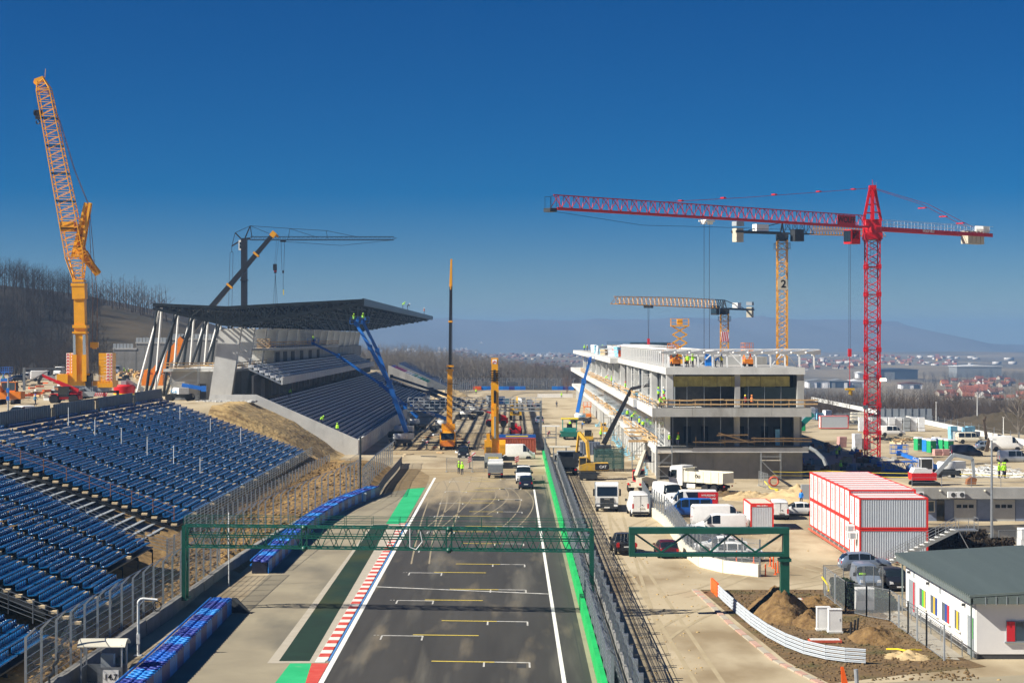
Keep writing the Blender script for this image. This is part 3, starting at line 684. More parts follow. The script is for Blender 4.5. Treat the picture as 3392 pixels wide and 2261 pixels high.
MB().prism([(-.02,0),(1.5,0),(.35,1.05),(-.02,1.05)], 'y', -.04, .04).xf(Matrix.Translation((-.2,34.7,0)) @ Matrix.Rotation(R(-18),4,'Z')).build('end_plate', 'dark_steel', tb)
tyre_barrier('curving blue and purple tyre barrier behind the green gantry', [(-19.7,153.5),(-19.75,165),(-19.7,178),(-19.6,190),(-19.2,200),(-18.6,210),(-17.5,220),(-16.1,229.7)], 1.3, 1.12, ('panel_blue','panel_purple'), 0)
# dark guardrail running on from the tyres
def guardrail(label, pts, beams, bw, mname, post_step=2.0, post_m='galvanised', name='guardrail', r=.04):
    t = thing(name, label, 'guardrail', (pts[0][0],pts[0][1],0)); ps = []
    for a, b in zip(pts, pts[1:]):
        a = Vector((*a[:2],0)); b = Vector((*b[:2],0)); d = (b-a).normalized(); n = Vector((d.y,-d.x,0))
        n2 = max(1, round((b-a).length/post_step)); ps += [a.lerp(b, k/n2) for k in range(n2)]
    for z in beams:
        rb = MB()
        prof = [(0,-bw/2),(.07,-bw*.36),(.07,-bw*.14),(.015,0),(.07,bw*.14),(.07,bw*.36),(0,bw/2)]
        rings = []
        for i, p in enumerate(pts):
            a = Vector((*pts[max(0,i-1)][:2],0)); b = Vector((*pts[min(len(pts)-1,i+1)][:2],0)); d = (b-a).normalized(); n = Vector((d.y,-d.x,0))
            rings.append([Vector((p[0],p[1],z+q[1]))+n*q[0] for q in prof])
        k = len(prof); vs = [v for rr in rings for v in rr]
        rb.add(vs, [(i*k+j,i*k+j+1,(i+1)*k+j+1,(i+1)*k+j) for i in range(len(rings)-1) for j in range(k-1)])
        o = rb.build('rail', mname, t, world=True)
        md = o.modifiers.new('thickness', 'SOLIDIFY'); md.thickness = .012
    pm = MB().bx(-.05,.05,-.04,.04,-.1,max(beams)+bw*.5).build('post', post_m, t); pm.location = ps[0]-t.location
    for p in ps[1:]: part_copy(pm, p-t.location, t)
    return t
guardrail('dark steel guardrail leading from the tyres to the new stand', [(-16.2,230),(-16.5,245),(-16.5,262),(-16.6,284)], (.35,.72,1.08), .32, 'dark_steel')

# ================= green gantry over the track =================
def tied(mb, p0, p1, corners, n, rc, rb, nside=4, m=0, faces=None, up=Vector((0,0,1)), c1=None, zig=True):
    """four-chord (or n-chord) lattice from p0 to p1; corners = (sideways, up) offsets"""
    p0 = Vector(p0); p1 = Vector(p1); d = (p1-p0).normalized()
    if abs(d.dot(up)) > .98: up = Vector((0,1,0))
    a = d.cross(up).normalized(); b = a.cross(d).normalized(); c1 = c1 or corners; k = len(corners)
    def q(i, t): u = corners[i][0]*(1-t)+c1[i][0]*t; v = corners[i][1]*(1-t)+c1[i][1]*t; return p0.lerp(p1, t)+a*u+b*v
    for i in range(k): mb.tube(q(i,0), q(i,1), rc, 4, m=m)
    for i in (faces if faces is not None else range(k)):
        j = (i+1) % k
        for s in range(n):
            t0, t1 = s/n, (s+1)/n
            if zig: tm_ = (t0+t1)/2; mb.tube(q(i,t0), q(j,tm_), rb, 3, m=m, cap=False); mb.tube(q(j,tm_), q(i,t1), rb, 3, m=m, cap=False)
            else:
                mb.tube(q(i,t0), q(j,t0), rb, 3, m=m, cap=False)
                mb.tube(q(i,t0) if s % 2 else q(j,t0), q(j,t1) if s % 2 else q(i,t1), rb, 3, m=m, cap=False)
    return mb
gl, gr = Vector((-22.9,133.3,0)), Vector((5.35,130.2,0))
t = thing('track_gantry', 'dark green lattice gantry spanning the track on two posts', 'gantry', (-22.9,133.3,.9))
sec = [0, .30, .655, 1]
for s0, s1, n in zip(sec, sec[1:], (7,8,8)):
    a = gl.lerp(gr, s0)+Vector((0,0,5.15)); b = gl.lerp(gr, s1)+Vector((0,0,5.15))
    mb = MB(); tied(mb, a, b, [(-.65,-.72),(.65,-.72),(.65,.72),(-.65,.72)], n, .075, .035)
    for sy in (-.65,.65): mb.tube(a+Vector((0,sy,0)), b+Vector((0,sy,0)), .05, 4); mb.tube(a+Vector((0,sy,.18)), b+Vector((0,sy,.18)), .03, 4)
    mb.build('truss_section', 'dark_green', t, world=True)
for s in (.30,.655):
    c = gl.lerp(gr, s)+Vector((0,-.65,5.15)); mb = MB()
    for dz in (-.72,.72): mb.lathe([(.16,-.14),(.2,-.05),(.2,.05),(.16,.14)], c+Vector((0,0,dz)), 8, 0, 'x')
    for dx in (-.18,.18): mb.bar(c+Vector((dx,0,-.8)), c+Vector((dx,0,.8)), .1)
    mb.build('coupling', 'dark_green', t, world=True)
hr = MB()
for sy in (-.65,.65):
    for z in (6.2,6.55): hr.tube(gl+Vector((0,sy,z)), gr+Vector((0,sy,z)), .022, 4)
    for k in range(16): c = gl.lerp(gr, k/15)+Vector((0,sy,0)); hr.tube(c+Vector((0,0,5.85)), c+Vector((0,0,6.58)), .025, 4)
hr.build('handrail', 'dark_green', t, world=True)
for c, z0 in ((gl,.75),(gr,0)):
    for sy in (-.6,.6): MB().bar(c+Vector((0,sy,z0)), c+Vector((0,sy,5.9)), .26, .26, up=(0,1,0)).bar(c+Vector((0,sy,z0)), c+Vector((0,sy,z0+.06)), .6, .6, up=(0,1,0)).build('post', 'dark_green', t, world=True)
    MB().bar(c+Vector((0,-.6,z0+1)), c+Vector((0,.6,z0+2.6)), .08).bar(c+Vector((0,.6,z0+2.6)), c+Vector((0,-.6,z0+4)), .08).build('brace', 'dark_green', t, world=True)
wl = MB(); wl.path([gl.lerp(gr,.56)+Vector((0,-.7,z)) for z in (5.9,5.0,4.6)]+[gl.lerp(gr,.575)+Vector((0,-.7,4.45)), gl.lerp(gr,.59)+Vector((0,-.7,5.0)), gl.lerp(gr,.585)+Vector((0,-.7,5.7))], .025); wl.build('cable_loop', 'print_white', t, world=True)

# ================= pit wall with its fence, second wall =================
t = thing('pit_wall', 'long low green painted wall along the right side of the track', 'wall', (4.75,62,0))
o = MB().bx(-.12,.16,0,5.94,0,1.08).build('wall_block', 'wall_green', t); y = 62
for k in range(1, 40): part_copy(o, (0, 6*k, 0), t)
catch_fence('grey mesh fence leaning over the green pit wall', [(4.98,95.8,1.05),(4.98,300,1.05)], 2.3, 4.0, -.25, 'fence_mesh', cables=8, r=.09)
ct = MB()
cl_ = thing('cable_bundle', 'pale twisted cables tied along the top of the pit wall fence', 'cable', (4.8,95.8,1.05))
pr = None
for k in range(150):
    p = Vector((4.86+.07*math.sin(k*1.9), 95.8+k*1.3, 3.2+.08*math.cos(k*1.3)))
    if pr: ct.tube(pr, p, .03, 4, cap=False)
    pr = p
    if k % 3 == 0: ct.tube(p, p+Vector((.28,.1,-.25)), .03, 4)
ct.build('cable', 'rail_steel', cl_, world=True)
t = thing('barrier_wall', 'grey concrete wall of loose blocks on the pit lane side of the green wall', 'wall', (6.2,70,0))
o = MB().prism([(-.24,0),(.24,0),(.15,.25),(.11,1.05),(-.11,1.05),(-.15,.25)], 'y', 0, 3.85).build('wall_block', 'concrete', t)
for k in range(1, 52): part_copy(o, (.03*math.sin(k*2.3), 4*k, 0), t)
guardrail('two tier steel guardrail behind the pit wall fence', [(5.75,85),(5.78,150),(5.7,230),(5.6,300)], (.45,.85), .3, 'galvanised')
catch_fence('wire fence added to cast the grid shadow across the pit lane', [(6.2,72,1.0),(6.2,150,1.0),(6.2,262,1.0)], 1.9, 4.1, .0, None, cables=6, r=.11, cr=.02)  # extra fence, its height and posts sized for the shadow they throw
catch_fence('second row of fence posts added to double the shadows on the pit lane', [(6.25,72.6,1.0),(6.25,150.6,1.0),(6.25,262.6,1.0)], 1.9, 4.1, .0, None, cables=2, r=.11, cr=.03)  # added row, posts widened so the doubled cross shadows show

# ================= small things beside the left wall =================
t = thing('marshal_post', 'open marshal shelter with a curved cream canopy and number sign', 'shelter', (-22.3,104,0))
mb = MB(); n = 8
for i in range(n):
    a0, a1 = -1+2*i/n, -1+2*(i+1)/n; f = lambda a: (a*.75, 2.55-.32*a*a)
    mb.prism([f(a0), f(a1), (f(a1)[0], f(a1)[1]+.05), (f(a0)[0], f(a0)[1]+.05)], 'x', -1.3, 1.3)
mb.build('canopy', 'paint_cream', t)
for x in (-1.1,1.1):
    for y in (-.65,.65): MB().bx(x-.04,x+.04,y-.04,y+.04,0,2.35).build('post', 'galvanised', t)
MB().bx(-1.1,1.1,.62,.68,.1,1.1).bx(-1.13,-1.07,-.6,.6,.1,1.1).build('side_panel', 'gate_steel', t)
MB().bx(-.2,.5,.1,.55,0,1.7).build('cabinet', 'paint_grey', t)
MB().bx(-.2,1.1,-.72,-.68,.15,1.15).build('front_panel', 'gate_steel', t)
s_ = MB().bx(.1,.95,-.76,-.725,.25,1.0).build('number_sign', 'paint_white', t)
lettering('14.7', .42, 'print_black', (.525,-.77,.62), (PI/2,0,0), s_)
t = thing('lamp_post', 'white bent pole with a coil of black cable at its tip', 'pole', (-22.4,114,0))
MB().path([(0,0,0),(0,0,3.2),(.12,0,3.36),(.3,0,3.4),(1.15,0,3.32)], .075, 8).tube((0,0,2.9),(.35,0,3.35),.035,5).build('pole', 'zinc_white', t)
MB().bx(-.25,.25,-.2,.2,0,.04).bx(-.1,.1,-.1,.1,.7,1.3).build('base_box', 'zinc_white', t)
mb = MB(); mb.path([(1.12+.24*math.cos(a*.4), .02*a/8, 2.95+.28*math.sin(a*.4)) for a in range(32)], .03, 5); mb.build('cable_coil', 'rubber', t)
tag(MB().tube((0,0,0),(0,0,5.6),.05,6).build('white_pole', 'zinc_white'), 'slender white pole by the soil bank behind the green gantry', 'pole').location = (on_wall(146)+1.2,146,0)
bpy.data.objects['white_pole'].name = 'pole'
tag(MB().tube((0,0,0),(0,0,7.2),.13,6).build('pole', 'dark_steel'), 'dark wooden pole by the end of the dark guardrail', 'pole').location = (-18.1,226,0)
tag(MB().bx(-.25,.25,-.2,.2,0,.8).bx(-.3,.3,-.25,.25,.8,.95).build('junction_box', 'zinc_white'), 'small white junction box on the bank beside the tyre barrier end', 'box').location = (-17.3,221,.0)
# loose clods and stones of the soil bank
clod = [tri_template(MB().lathe([(.05,-.12),(.2,-.05),(.22,.06),(.1,.15)], n=6)), tri_template(MB().lathe([(.05,-.1),(.16,-.02),(.12,.1)], n=5))]
L = []
for i in range(4200):
    y = rnd.uniform(97,268); x = rnd.uniform(-27.4, on_wall(y)-.5); k = rnd.random()**3; L.append((i % 2, np_tr((x,y,gz(x,y)+.0), rnd.uniform(0,6), .2+k*1.2, .15+k*.9)))
o = stuff_mesh('clods', clod, L, 'ground_soil'); o['label'] = 'loose clods of earth on the soil bank'
# ================= new grandstand under construction =================
gt = thing('grandstand', 'new grey concrete grandstand with a dark folded steel roof on leaning fins', 'grandstand', (-25,307,0))
Y0, Y1 = 307.0, 572.0
def gp(mb, name, mats, **k): return mb.build(name, mats, gt, world=True, **k)
gp(MB().prism([(-24.9,-.3),(-24.9,2.5),(-41.3,9.75),(-48.8,9.75),(-48.8,8.2),(-43,8.2),(-26.8,-.3)], 'y', Y0-.2, Y0+.2), 'side_wall', 'concrete_light')
y = Y0+.22; fw = MB().bx(-.2,.1,0,6.55,-.3,2.45).build('wall_panel', 'concrete_light', gt); fw.location = (0, .22, 0)
for k in range(1, 40): part_copy(fw, (0, .22+6.6*k, 0), gt)
NR = 20; dx, dz = .80, .36
tr = MB().bx(-dx,.0,0,Y1-Y0-.6,-.36,0).bx(-.02,.06,0,Y1-Y0-.6,-.1,.0).build('terrace_tier', 'precast', gt)
tr.location = (-.4, .3, 1.75)
for r in range(1, NR): part_copy(tr, (-.4-dx*r, .3, 1.75+dz*r), gt)
nb = MB(); gl_ = MB()
for r in range(NR):
    for k in range(82):
        y = Y0+1.2+k*3.2+(r % 2)*1.6; x = -25.4-dx*r
        nb.bx(x-.42,x-.08,y,y+.5,1.75+dz*r,1.75+dz*r+.12)
        if k % 2 == 0: gl_.bx(x-.8,x-.0,y+1.9,y+1.93,1.755+dz*r,1.765+dz*r)
gp(nb, 'bracket', 'dark_steel', kind='stuff'); gp(gl_, 'tier_joint', 'concrete_dark', kind='stuff')
# upper tier
ut = MB().bx(-.9,0,0,205,-.42,0).build('upper_tier', 'precast', gt); ut.location = (-13.0, 5.5, 12.3)
for r in range(1, 6): part_copy(ut, (-13.0-.9*r, 5.5, 12.3+.42*r), gt)
nb = MB()
for r in range(6):
    for k in range(62): y = 313+1+k*3.2+(r % 2)*1.6; x = -38-.9*r; nb.bx(x-.45,x-.1,y,y+.55,12.3+.42*r,12.43+.42*r)
gp(nb, 'bracket', 'dark_steel', kind='stuff')
gp(MB().bx(-38.02,-37.75,312.5,518,11.2,12.45), 'fascia', 'concrete_light')
gp(MB().prism([(-38,11.2),(-38,11.5),(-43.4,14.0),(-43.4,13.6)], 'y', 313, 517), 'soffit', 'concrete_dark')
e = MB()
for r in range(6): e.bar((-37.9-.9*r,312.6,11.3+.42*r), (-38.8-.9*r,312.6,11.72+.42*r), .12, .3); e.bar((-38.3-.9*r,312.5,11.5+.42*r), (-38.3-.9*r,312.5,13.3+.42*r), .06); 
e.bar((-37.8,312.5,13.2), (-43.2,312.5,15.6), .08); e.bar((-37.8,312.5,12.8), (-43.2,312.5,15.2), .05)
gp(e, 'end_railing', 'galvanised')
gp(MB().bx(-42.2,-41.9,308,560,8.8,12.8), 'recess_wall', 'plinth')  # near-black sheet stands for the shade in the void below the upper tier
cm = MB().bx(-.25,.25,-.25,.25,0,3.2).build('column', 'concrete_dark', gt); cm.location = (-16.2, 7, 9)
for k in range(1, 22): part_copy(cm, (-16.2, 7+10*k, 9), gt)
gp(MB().bx(-57,-47.2,318,560,8.5,13.2).bx(-57,-46.4,318,560,13.2,13.22), 'rear_block', 'concrete')
gp(MB().bx(-58.2,-45.9,317.4,560,13.25,13.7), 'floor_slab', 'concrete_light')
gp(MB().bx(-46.6,-44.6,356,560,13.72,16.6), 'inner_wall', 'concrete')
gp(MB().bx(-47.5,-42.9,334,470,16.62,17.05), 'floor_slab', 'concrete_light')
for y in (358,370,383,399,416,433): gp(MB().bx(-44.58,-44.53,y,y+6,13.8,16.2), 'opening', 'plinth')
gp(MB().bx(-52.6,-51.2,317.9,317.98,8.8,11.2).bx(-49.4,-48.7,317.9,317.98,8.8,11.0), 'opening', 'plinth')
# fins
fin = MB().prism([(-25.3,8.3),(-21.7,8.3),(-19.9,20.6),(-23.5,20.2)], 'y', 0, 1.9).build('fin', 'concrete_light', gt); fin.location = (0, 8, 0)
for k in range(1, 16): part_copy(fin, (0, 8+16.3*k, 0), gt)
# roof
def tz(x): return float(np.interp(x, [-59,-47,-24.4], [24.3,23.8,25.0]))
def bz(x): return float(np.interp(x, [-59,-46.5,-24.4], [23.7,20.9,24.5]))
rt_ = MB()
X_ = [-59+i*2.03 for i in range(18)]
for a, b in zip(X_, X_[1:]):
    b = min(b, -24.5); rt_.bar((a,0,tz(a)), (b,0,tz(b)), .34, .5); rt_.bar((a,0,bz(a)), (b,0,bz(b)), .34, .42)
for i, a in enumerate(X_[:-1]):
    if tz(a)-bz(a) > .7:
        rt_.bar((a,0,bz(a)), (a,0,tz(a)), .22, .22, up=(0,1,0)); b = X_[i+1]
        rt_.bar((a,0,bz(a)) if i % 2 else (a,0,tz(a)), (b,0,tz(b)) if i % 2 else (b,0,bz(b)), .22, .22)
rt_.xf(Matrix.Translation((25,0,0)))
o = rt_.build('roof_truss', 'roof_steel', gt); o.location = (0, 5.5, 0)
for k in range(1, 33): part_copy(o, (0, 5.5+8.2*k, 0), gt)
for i in range(17):
    x = -58.6+i*2.13; hgt = .34 if i not in (0,16) else .55
    gp(MB().bx(x-.13,x+.13,313,577,tz(x)-.16-hgt,tz(x)-.16), 'purlin', 'roof_steel')
    if x > -48: gp(MB().bx(x-.06,x+.06,312,577,bz(x)-.34,bz(x)-.16), 'ceiling_rail', 'roof_steel')
gp(MB().bx(-24.6,-24.3,311,578,24.35,25.3), 'edge_beam', 'roof_steel')
bk = MB()
for k in range(32):
    ya = 312.5+8.2*k
    for i in range(4): xa = -46+i*5.2; bk.bar((xa,ya,tz(xa)), (xa+5.2,ya+8.2,tz(xa+5.2)), .1, .1)
    for i in range(15):
        if (i*7+k*5) % 3: xx = -45+i*1.35; bk.bx(xx,xx+.5,ya+1.2,ya+2.2,bz(xx)-.5,bz(xx)-.15); bk.bx(xx,xx+.4,ya+5,ya+5.8,bz(xx)-.5,bz(xx)-.2)
gp(bk, 'bracing', 'roof_steel', kind='stuff')
for k in range(16):
    if k > 1: gp(MB().prism([(-58.5,24.75),(-58.5,24.85),(-47.5,24.35),(-47.5,24.25)], 'y', 312.5+16.4*k, 312.5+16.4*k+16.2), 'roof_panel', 'roof_steel')
# raking props at the back
lab = thing
for k in range(9):
    y = 316+16.3*k
    for (xb, xt, m_, r_) in ((-62.6,-58.5,'steel_white',.22), (-60.9,-58.9,'roof_steel',.25), (-59.4,-58.2,'steel_white',.2), (-60.6,-55.5,'roof_steel',.24)):
        gp(MB().tube((xb,y,8.7), (xt,y,23.9 if xt < -57 else 23.2), r_, 8), 'prop', m_)
# timber and tools left on the floors
for k in range(26):
    y = 319+rnd.uniform(0,36); x = rnd.uniform(-57.5,-47); 
    o = MB().box((0,0,.1+.12*(k % 4)), (rnd.uniform(2,4.5),.25,.10), rnd.uniform(-.5,.5)).build('plank', rnd.choice(['timber','yellow_plastic','timber_pale']), gt); o.location = Vector((x,y,13.71))-gt.location
rl = MB()
for y in range(318, 360, 3):
    rl.tube((-45.95,y,13.7), (-45.95,y,14.8), .04, 4)
    rl.bar((-45.95,y,14.7), (-45.95,y+3,14.7), .05, .15); rl.bar((-45.95,y,14.3), (-45.95,y+3,14.3), .05, .15)
for x in range(-58,-46,2): rl.tube((x,317.5,13.7),(x,317.5,14.8),.04,4); rl.bar((x,317.5,14.7),(x+2,317.5,14.7),.05,.15); rl.bar((x,317.5,14.25),(x+2,317.5,14.25),.05,.15)
gp(rl, 'guard_rail', 'timber')
rl = MB()
for y in range(336, 470, 3):
    rl.tube((-43.0,y,17.05),(-43.0,y,18.2),.04,4); rl.bar((-43,y,18.1),(-43,y+3,18.1),.05,.15); rl.bar((-43,y,17.6),(-43,y+3,17.6),.05,.15)
gp(rl, 'guard_rail', 'timber')
t = thing('timber_stack', 'stack of pale timber on the middle floor of the new stand', 'timber', (-44.6,341,17.06))
for k in range(6): o = MB().bx(-1.2,1.2,-.5,.5,0,.14).build('plank', 'timber', t); o.location = (.1*(k % 2), 0, .3*k)
t = thing('scaffold', 'bright scaffold frames standing on the middle floor between the fins', 'scaffold', (-44,404,17.05))
mb = MB()
for i in range(5):
    for j in range(2):
        for q in range(3): x,y,z = -1+j*1.2, i*2.4, q*1.5; mb.tube((x,y,z),(x,y,z+1.5),.05,4); mb.tube((x,y,z+1.5),(x,y+2.4,z+1.5),.045,4); mb.tube((x,y,z),(x,y+2.4,z+1.5),.035,3)
mb.build('frame', 'galvanised', t)
def scaffold_tower(label, loc, w_, d_, h_, rz=0, lifts=None, mname='galvanised', group=None):
    t = thing('scaffold_tower', label, 'scaffold', loc, rz, group); n = lifts or max(1, round(h_/2)); fr, dk = MB(), MB(); dh = h_/n
    for x in (-w_/2, w_/2):
        for y in (-d_/2, d_/2): fr.tube((x,y,0),(x,y,h_+1),.05,5)
    for k in range(n+1):
        z = dh*k
        for y in (-d_/2, d_/2): fr.tube((-w_/2,y,z),(w_/2,y,z),.04,4); fr.tube((-w_/2,y,z+.5),(w_/2,y,z+.5),.03,4)
        for x in (-w_/2, w_/2): fr.tube((x,-d_/2,z),(x,d_/2,z),.04,4); fr.tube((x,-d_/2,z+.5),(x,d_/2,z+.5),.03,4)
        if k < n: s = 1 if k % 2 else -1; fr.tube((-s*w_/2,-d_/2,z),(s*w_/2,-d_/2,z+dh),.035,4); fr.tube((-s*w_/2,d_/2,z),(s*w_/2,d_/2,z+dh),.035,4)
        if k: dk.bx(-w_/2,w_/2,-d_/2,d_/2,z-.05,z)
    fr.build('frame', mname, t); dk.build('deck', 'timber_pale', t); return t
scaffold_tower('scaffold with stairs against the concrete block behind the boom lift', (-54.4,316.2,8.8), 4.6, 1.4, 5.0)

# ================= cranes =================
def strut(mb, a, b, w_, m=0): mb.bar(a, b, w_, w_, m)
def chevron(parent, x0, x1, z0, z1, y, n):
    b = MB().bx(x0,x1,y-.03,y,z0,z1).build('warning_stripe', 'print_white', parent)
    tri = MB(); hh = (z1-z0)/n
    for i in range(n): z = z0+i*hh; tri.prism([(x0,z+.08),(x1,z+.08),((x0+x1)/2,z+hh)], 'y', y-.045, y-.031)
    tri.build('chevron', 'print_red', b)
K = 316/F
def cz(x, y): return ((x-265)*K, 10.2-(y-1116)*K)      # photo pixel -> local (x, z) of the big crane
t = thing('mobile_crane', 'tall yellow mobile crane with leaning lattice jib behind the blue seats', 'crane', ((265-CX)*K,316,8.8))
def bl(a, b, y, w0, w1, name, m, d=None): 
    ax, az = cz(*a); bx_, bz_ = cz(*b); return MB().bar((ax,y,az), (bx_,y,bz_), w0, d or w0, 0, w1, d or w1, up=(0,1,0)).build(name, m, t)
bl((271,1262), (268,1110), 0, 2.0, 1.95, 'boom_section', 'crane_yellow')
bl((268,1112), (265,985), .02, 1.8, 1.72, 'boom_section', 'crane_yellow')
bl((265,990), (263,945), .0, 2.1, 2.1, 'boom_head', 'crane_yellow')
for (a, b, w0) in (((262,948),(262,938),2.25), ((262,934),(262,926),1.9), ((268,1086),(268,1076),2.3), ((267,1104),(267,1098),2.3)): bl(a, b, 0, w0, w0, 'collar', 'crane_yellow')
for x in (253,285): bl((x+1,1262), (x,1174), -1.2, .75, .75, 'cylinder', 'crane_yellow'); bl((x,1176), (x-1,1108), -1.2, .42, .42, 'piston_rod', 'chrome')
# lattice jib in sections
ja, jb = Vector((cz(252,850)[0],0,cz(252,850)[1])), Vector((cz(146,300)[0],0,cz(146,300)[1]))
q0 = Vector((cz(260,924)[0],0,cz(260,924)[1]))
sq = lambda a, b: [(-a,-b),(a,-b),(a,b),(-a,b)]
mb = MB(); tied(mb, q0, ja, sq(.75,.6), 3, .13, .07, c1=sq(1.5,1.35), up=Vector((0,1,0))); mb.build('jib_section', 'crane_yellow', t)
ns = 6
for i in range(ns):
    a = ja.lerp(jb, i/ns); b = ja.lerp(jb, (i+1)/ns); w0 = 1.5-.42*i/ns; w1 = 1.5-.42*(i+1)/ns; mb = MB()
    tied(mb, a, b, sq(w0,w0*.9), 4, .10, .055, c1=sq(w1,w1*.9), up=Vector((0,1,0)))
    for p, ww in ((a,w0),(b,w1)):
        for s_ in (-1,1): mb.tube(p+Vector((-ww,s_*ww*.9,0)), p+Vector((ww,s_*ww*.9,0)), .08, 4); mb.tube(p+Vector((s_*ww,-ww*.9,0)), p+Vector((s_*ww,ww*.9,0)), .08, 4)
    mb.build('jib_section', 'crane_yellow', t)
hd = MB(); tip = Vector((cz(136,266)[0],0,cz(136,266)[1]))
tied(hd, jb, tip, sq(1.08,1.0), 2, .11, .07, c1=sq(.55,.6), up=Vector((0,1,0)))
hd.bar(tip+Vector((-.9,0,-.2)), tip+Vector((.5,0,.3)), 1.2, .7); hd.lathe([(.5,-.15),(.5,.15)], tip+Vector((-.75,0,-.3)), 10, 0, 'y'); hd.tube(tip+Vector((.6,0,.2)), tip+Vector((.75,0,1.9)), .05, 4)
hd.build('jib_head', 'crane_yellow', t)
pf = ja.lerp(jb, .22); MB().bx(pf.x-1.2,pf.x+1.1,-1.2,1.2,pf.z-1.9,pf.z-.3).build('winch_box', 'crane_yellow', t)
# A-frame mast
A0, A1 = Vector((cz(243,852)[0],0,cz(243,852)[1])), Vector((cz(293,672)[0],0,cz(293,672)[1])); B0 = Vector((cz(270,845)[0],0,cz(270,845)[1]))
mb = MB()
for s_ in (-.8,.8): mb.bar(A0+Vector((0,s_,0)), A1+Vector((-.35,s_*.5,0)), .5, .35, up=(0,1,0)); mb.bar(B0+Vector((0,s_,0)), A1+Vector((.35,s_*.5,0)), .4, .35, up=(0,1,0))
for k in range(1, 9):
    f = k/9; mb.bar(A0.lerp(A1,f)+Vector((-.2*f,0,0)), B0.lerp(A1,f)+Vector((.2*f,0,0)), .3, 1.3*(1-.4*f))
mb.build('mast_frame', 'crane_yellow', t)
L0, L1 = Vector((cz(272,838)[0],0,cz(272,838)[1])), Vector((cz(326,908)[0],0,cz(326,908)[1])); mb = MB()
tied(mb, L0, L1, sq(.75,.9), 3, .13, .08, c1=sq(.15,.5), up=Vector((0,1,0))); mb.bar(L0, L1, .25, 1.2)
mb.build('lower_mast', 'crane_yellow', t)
rp = MB()
pt = lambda x, y, yy=0: Vector((cz(x,y)[0], yy, cz(x,y)[1]))
for yy in (-.35,.35): rp.path([pt(152,285,yy), pt(196,396,yy), pt(216,460,yy), pt(246,560,yy), pt(286,660,yy), pt(293,674,yy)], .05, 4)
rp.bar(pt(176,404), pt(196,396), .12); 
for yy, x2 in ((-.3,309),(.3,321)): rp.path([pt(294,676,yy), pt(x2,980,yy), pt(x2-1,1134,yy)], .055, 4)
rp.build('pendant_line', 'rust', t)
MB().box(pt(313,1142), (1.3,.8,.9)).bar(pt(306,1150), pt(320,1150), .5).build('pulley_block', 'crane_yellow', t)
rp = MB()
for d_ in (-.12,.12): rp.tube(pt(127,275)+Vector((d_,0,0)), pt(127,362)+Vector((d_,0,0)), .025, 3)
rp.tube(pt(314,1152), pt(314,1250), .03, 3); rp.build('hoist_rope', 'crane_black', t)
hk = MB().box(pt(126,380), (.75,.7,1.5))
for d_ in (-.55,.55): hk.lathe([(.5,-.1),(.5,.1)], pt(126,376)+Vector((d_,0,.1)), 10, 0, 'x')
hk.path([pt(126,392)+Vector((.32*math.sin(a),0,-.25-.35*(1-math.cos(a)))) for a in (0,.8,1.6,2.4,3.1,3.9,4.7,5.3)], .11, 6); hk.build('hook_block', 'crane_black', t)
# counterweights
for (xa, xb, sx) in ((224,252,-1),(331,376,1)):
    x0, _ = cz(xa,0); x1, _ = cz(xb,0); n = 8
    for i in range(n): MB().bx(x0,x1,-.9,1.9,2.95+i*.58,2.95+i*.58+.55).build('counterweight', 'crane_yellow', t)
    cx0, cx1 = (x0+.02,x0+.52) if sx < 0 else (x1-.95,x1-.47)
    chevron(t, cx0, cx1, 3.0, 7.55, -.91, 9); chevron(t, cx0+.75 if sx < 0 else x1-.28, cx1+.62 if sx < 0 else x1-.02, 3.0, 7.55, -.91, 9)
    mk = MB()
    for i in range(7): mk.bx(x0+.85 if sx > 0 else x1-.42, x0+1.5 if sx > 0 else x1-.1, -.93, -.91, 3.2+i*.6, 3.27+i*.6)
    mk.build('lifting_slot', 'print_black' if sx < 0 else 'paint_cream', t)
MB().bx(-3.1,5.6,-1.2,3.6,2.2,2.95).bx(-1.6,1.9,-1.3,1.2,2.9,4.2).bx(3.2,5.7,-1.4,2,1.9,2.6).build('superstructure', 'crane_yellow', t)
MB().bx(-3.4,-1.6,-1.9,.4,2.6,4.1).build('winch_frame', 'crane_yellow', t)
c_ = MB().prism([(-1.5,2.1),(.2,2.1),(.2,4.2),(-1.1,4.2),(-1.5,3.6)], 'x', 1.2, 2.2).build('cab', 'crane_black', t)
lettering('CRANE RENTAL', .42, 'paint_red', (-1.0,-1.22,2.6), (PI/2,0,0), t) if 0 else None
cb = MB().bx(-2.0,1.0,-5.2,9,.55,1.75).bx(1.0,3.4,-4.4,-3.4,.5,1.3).bx(-2.2,5,-1.2,1.2,1.3,2.1); cb.build('carrier', 'paint_grey', t)
MB().prism([(-2.02,.45),(1.02,.45),(1.02,1.95),(-2.02,1.95)], 'y', -5.3, -5.2).build('tail_panel', 'dark_steel', t)
for x in (-1.9,.85): MB().bx(x-.05,x+.2,-5.36,-5.3,.75,1.35).build('tail_lamp', 'lamp_orange', t)
ob = MB().prism([(3.3,.55),(5.4,.55),(5.4,1.15),(3.3,1.15)], 'y', -4.4, -4.3).build('outrigger_panel', 'print_white', t)
st = MB()
for i in range(7): x = 3.35+i*.3; st.prism([(x,.57),(x+.13,.57),(x+.33,1.13),(x+.2,1.13)], 'y', -4.43, -4.405)
st.build('stripe', 'print_red', ob)
for i in range(4):
    for x in (-2.0,1.0): MB().lathe([(.45,-.32),(.72,-.24),(.72,.24),(.45,.32)], (x,-3.6+i*2.6,.72), 14, 0, 'x').build('wheel', 'rubber', t)
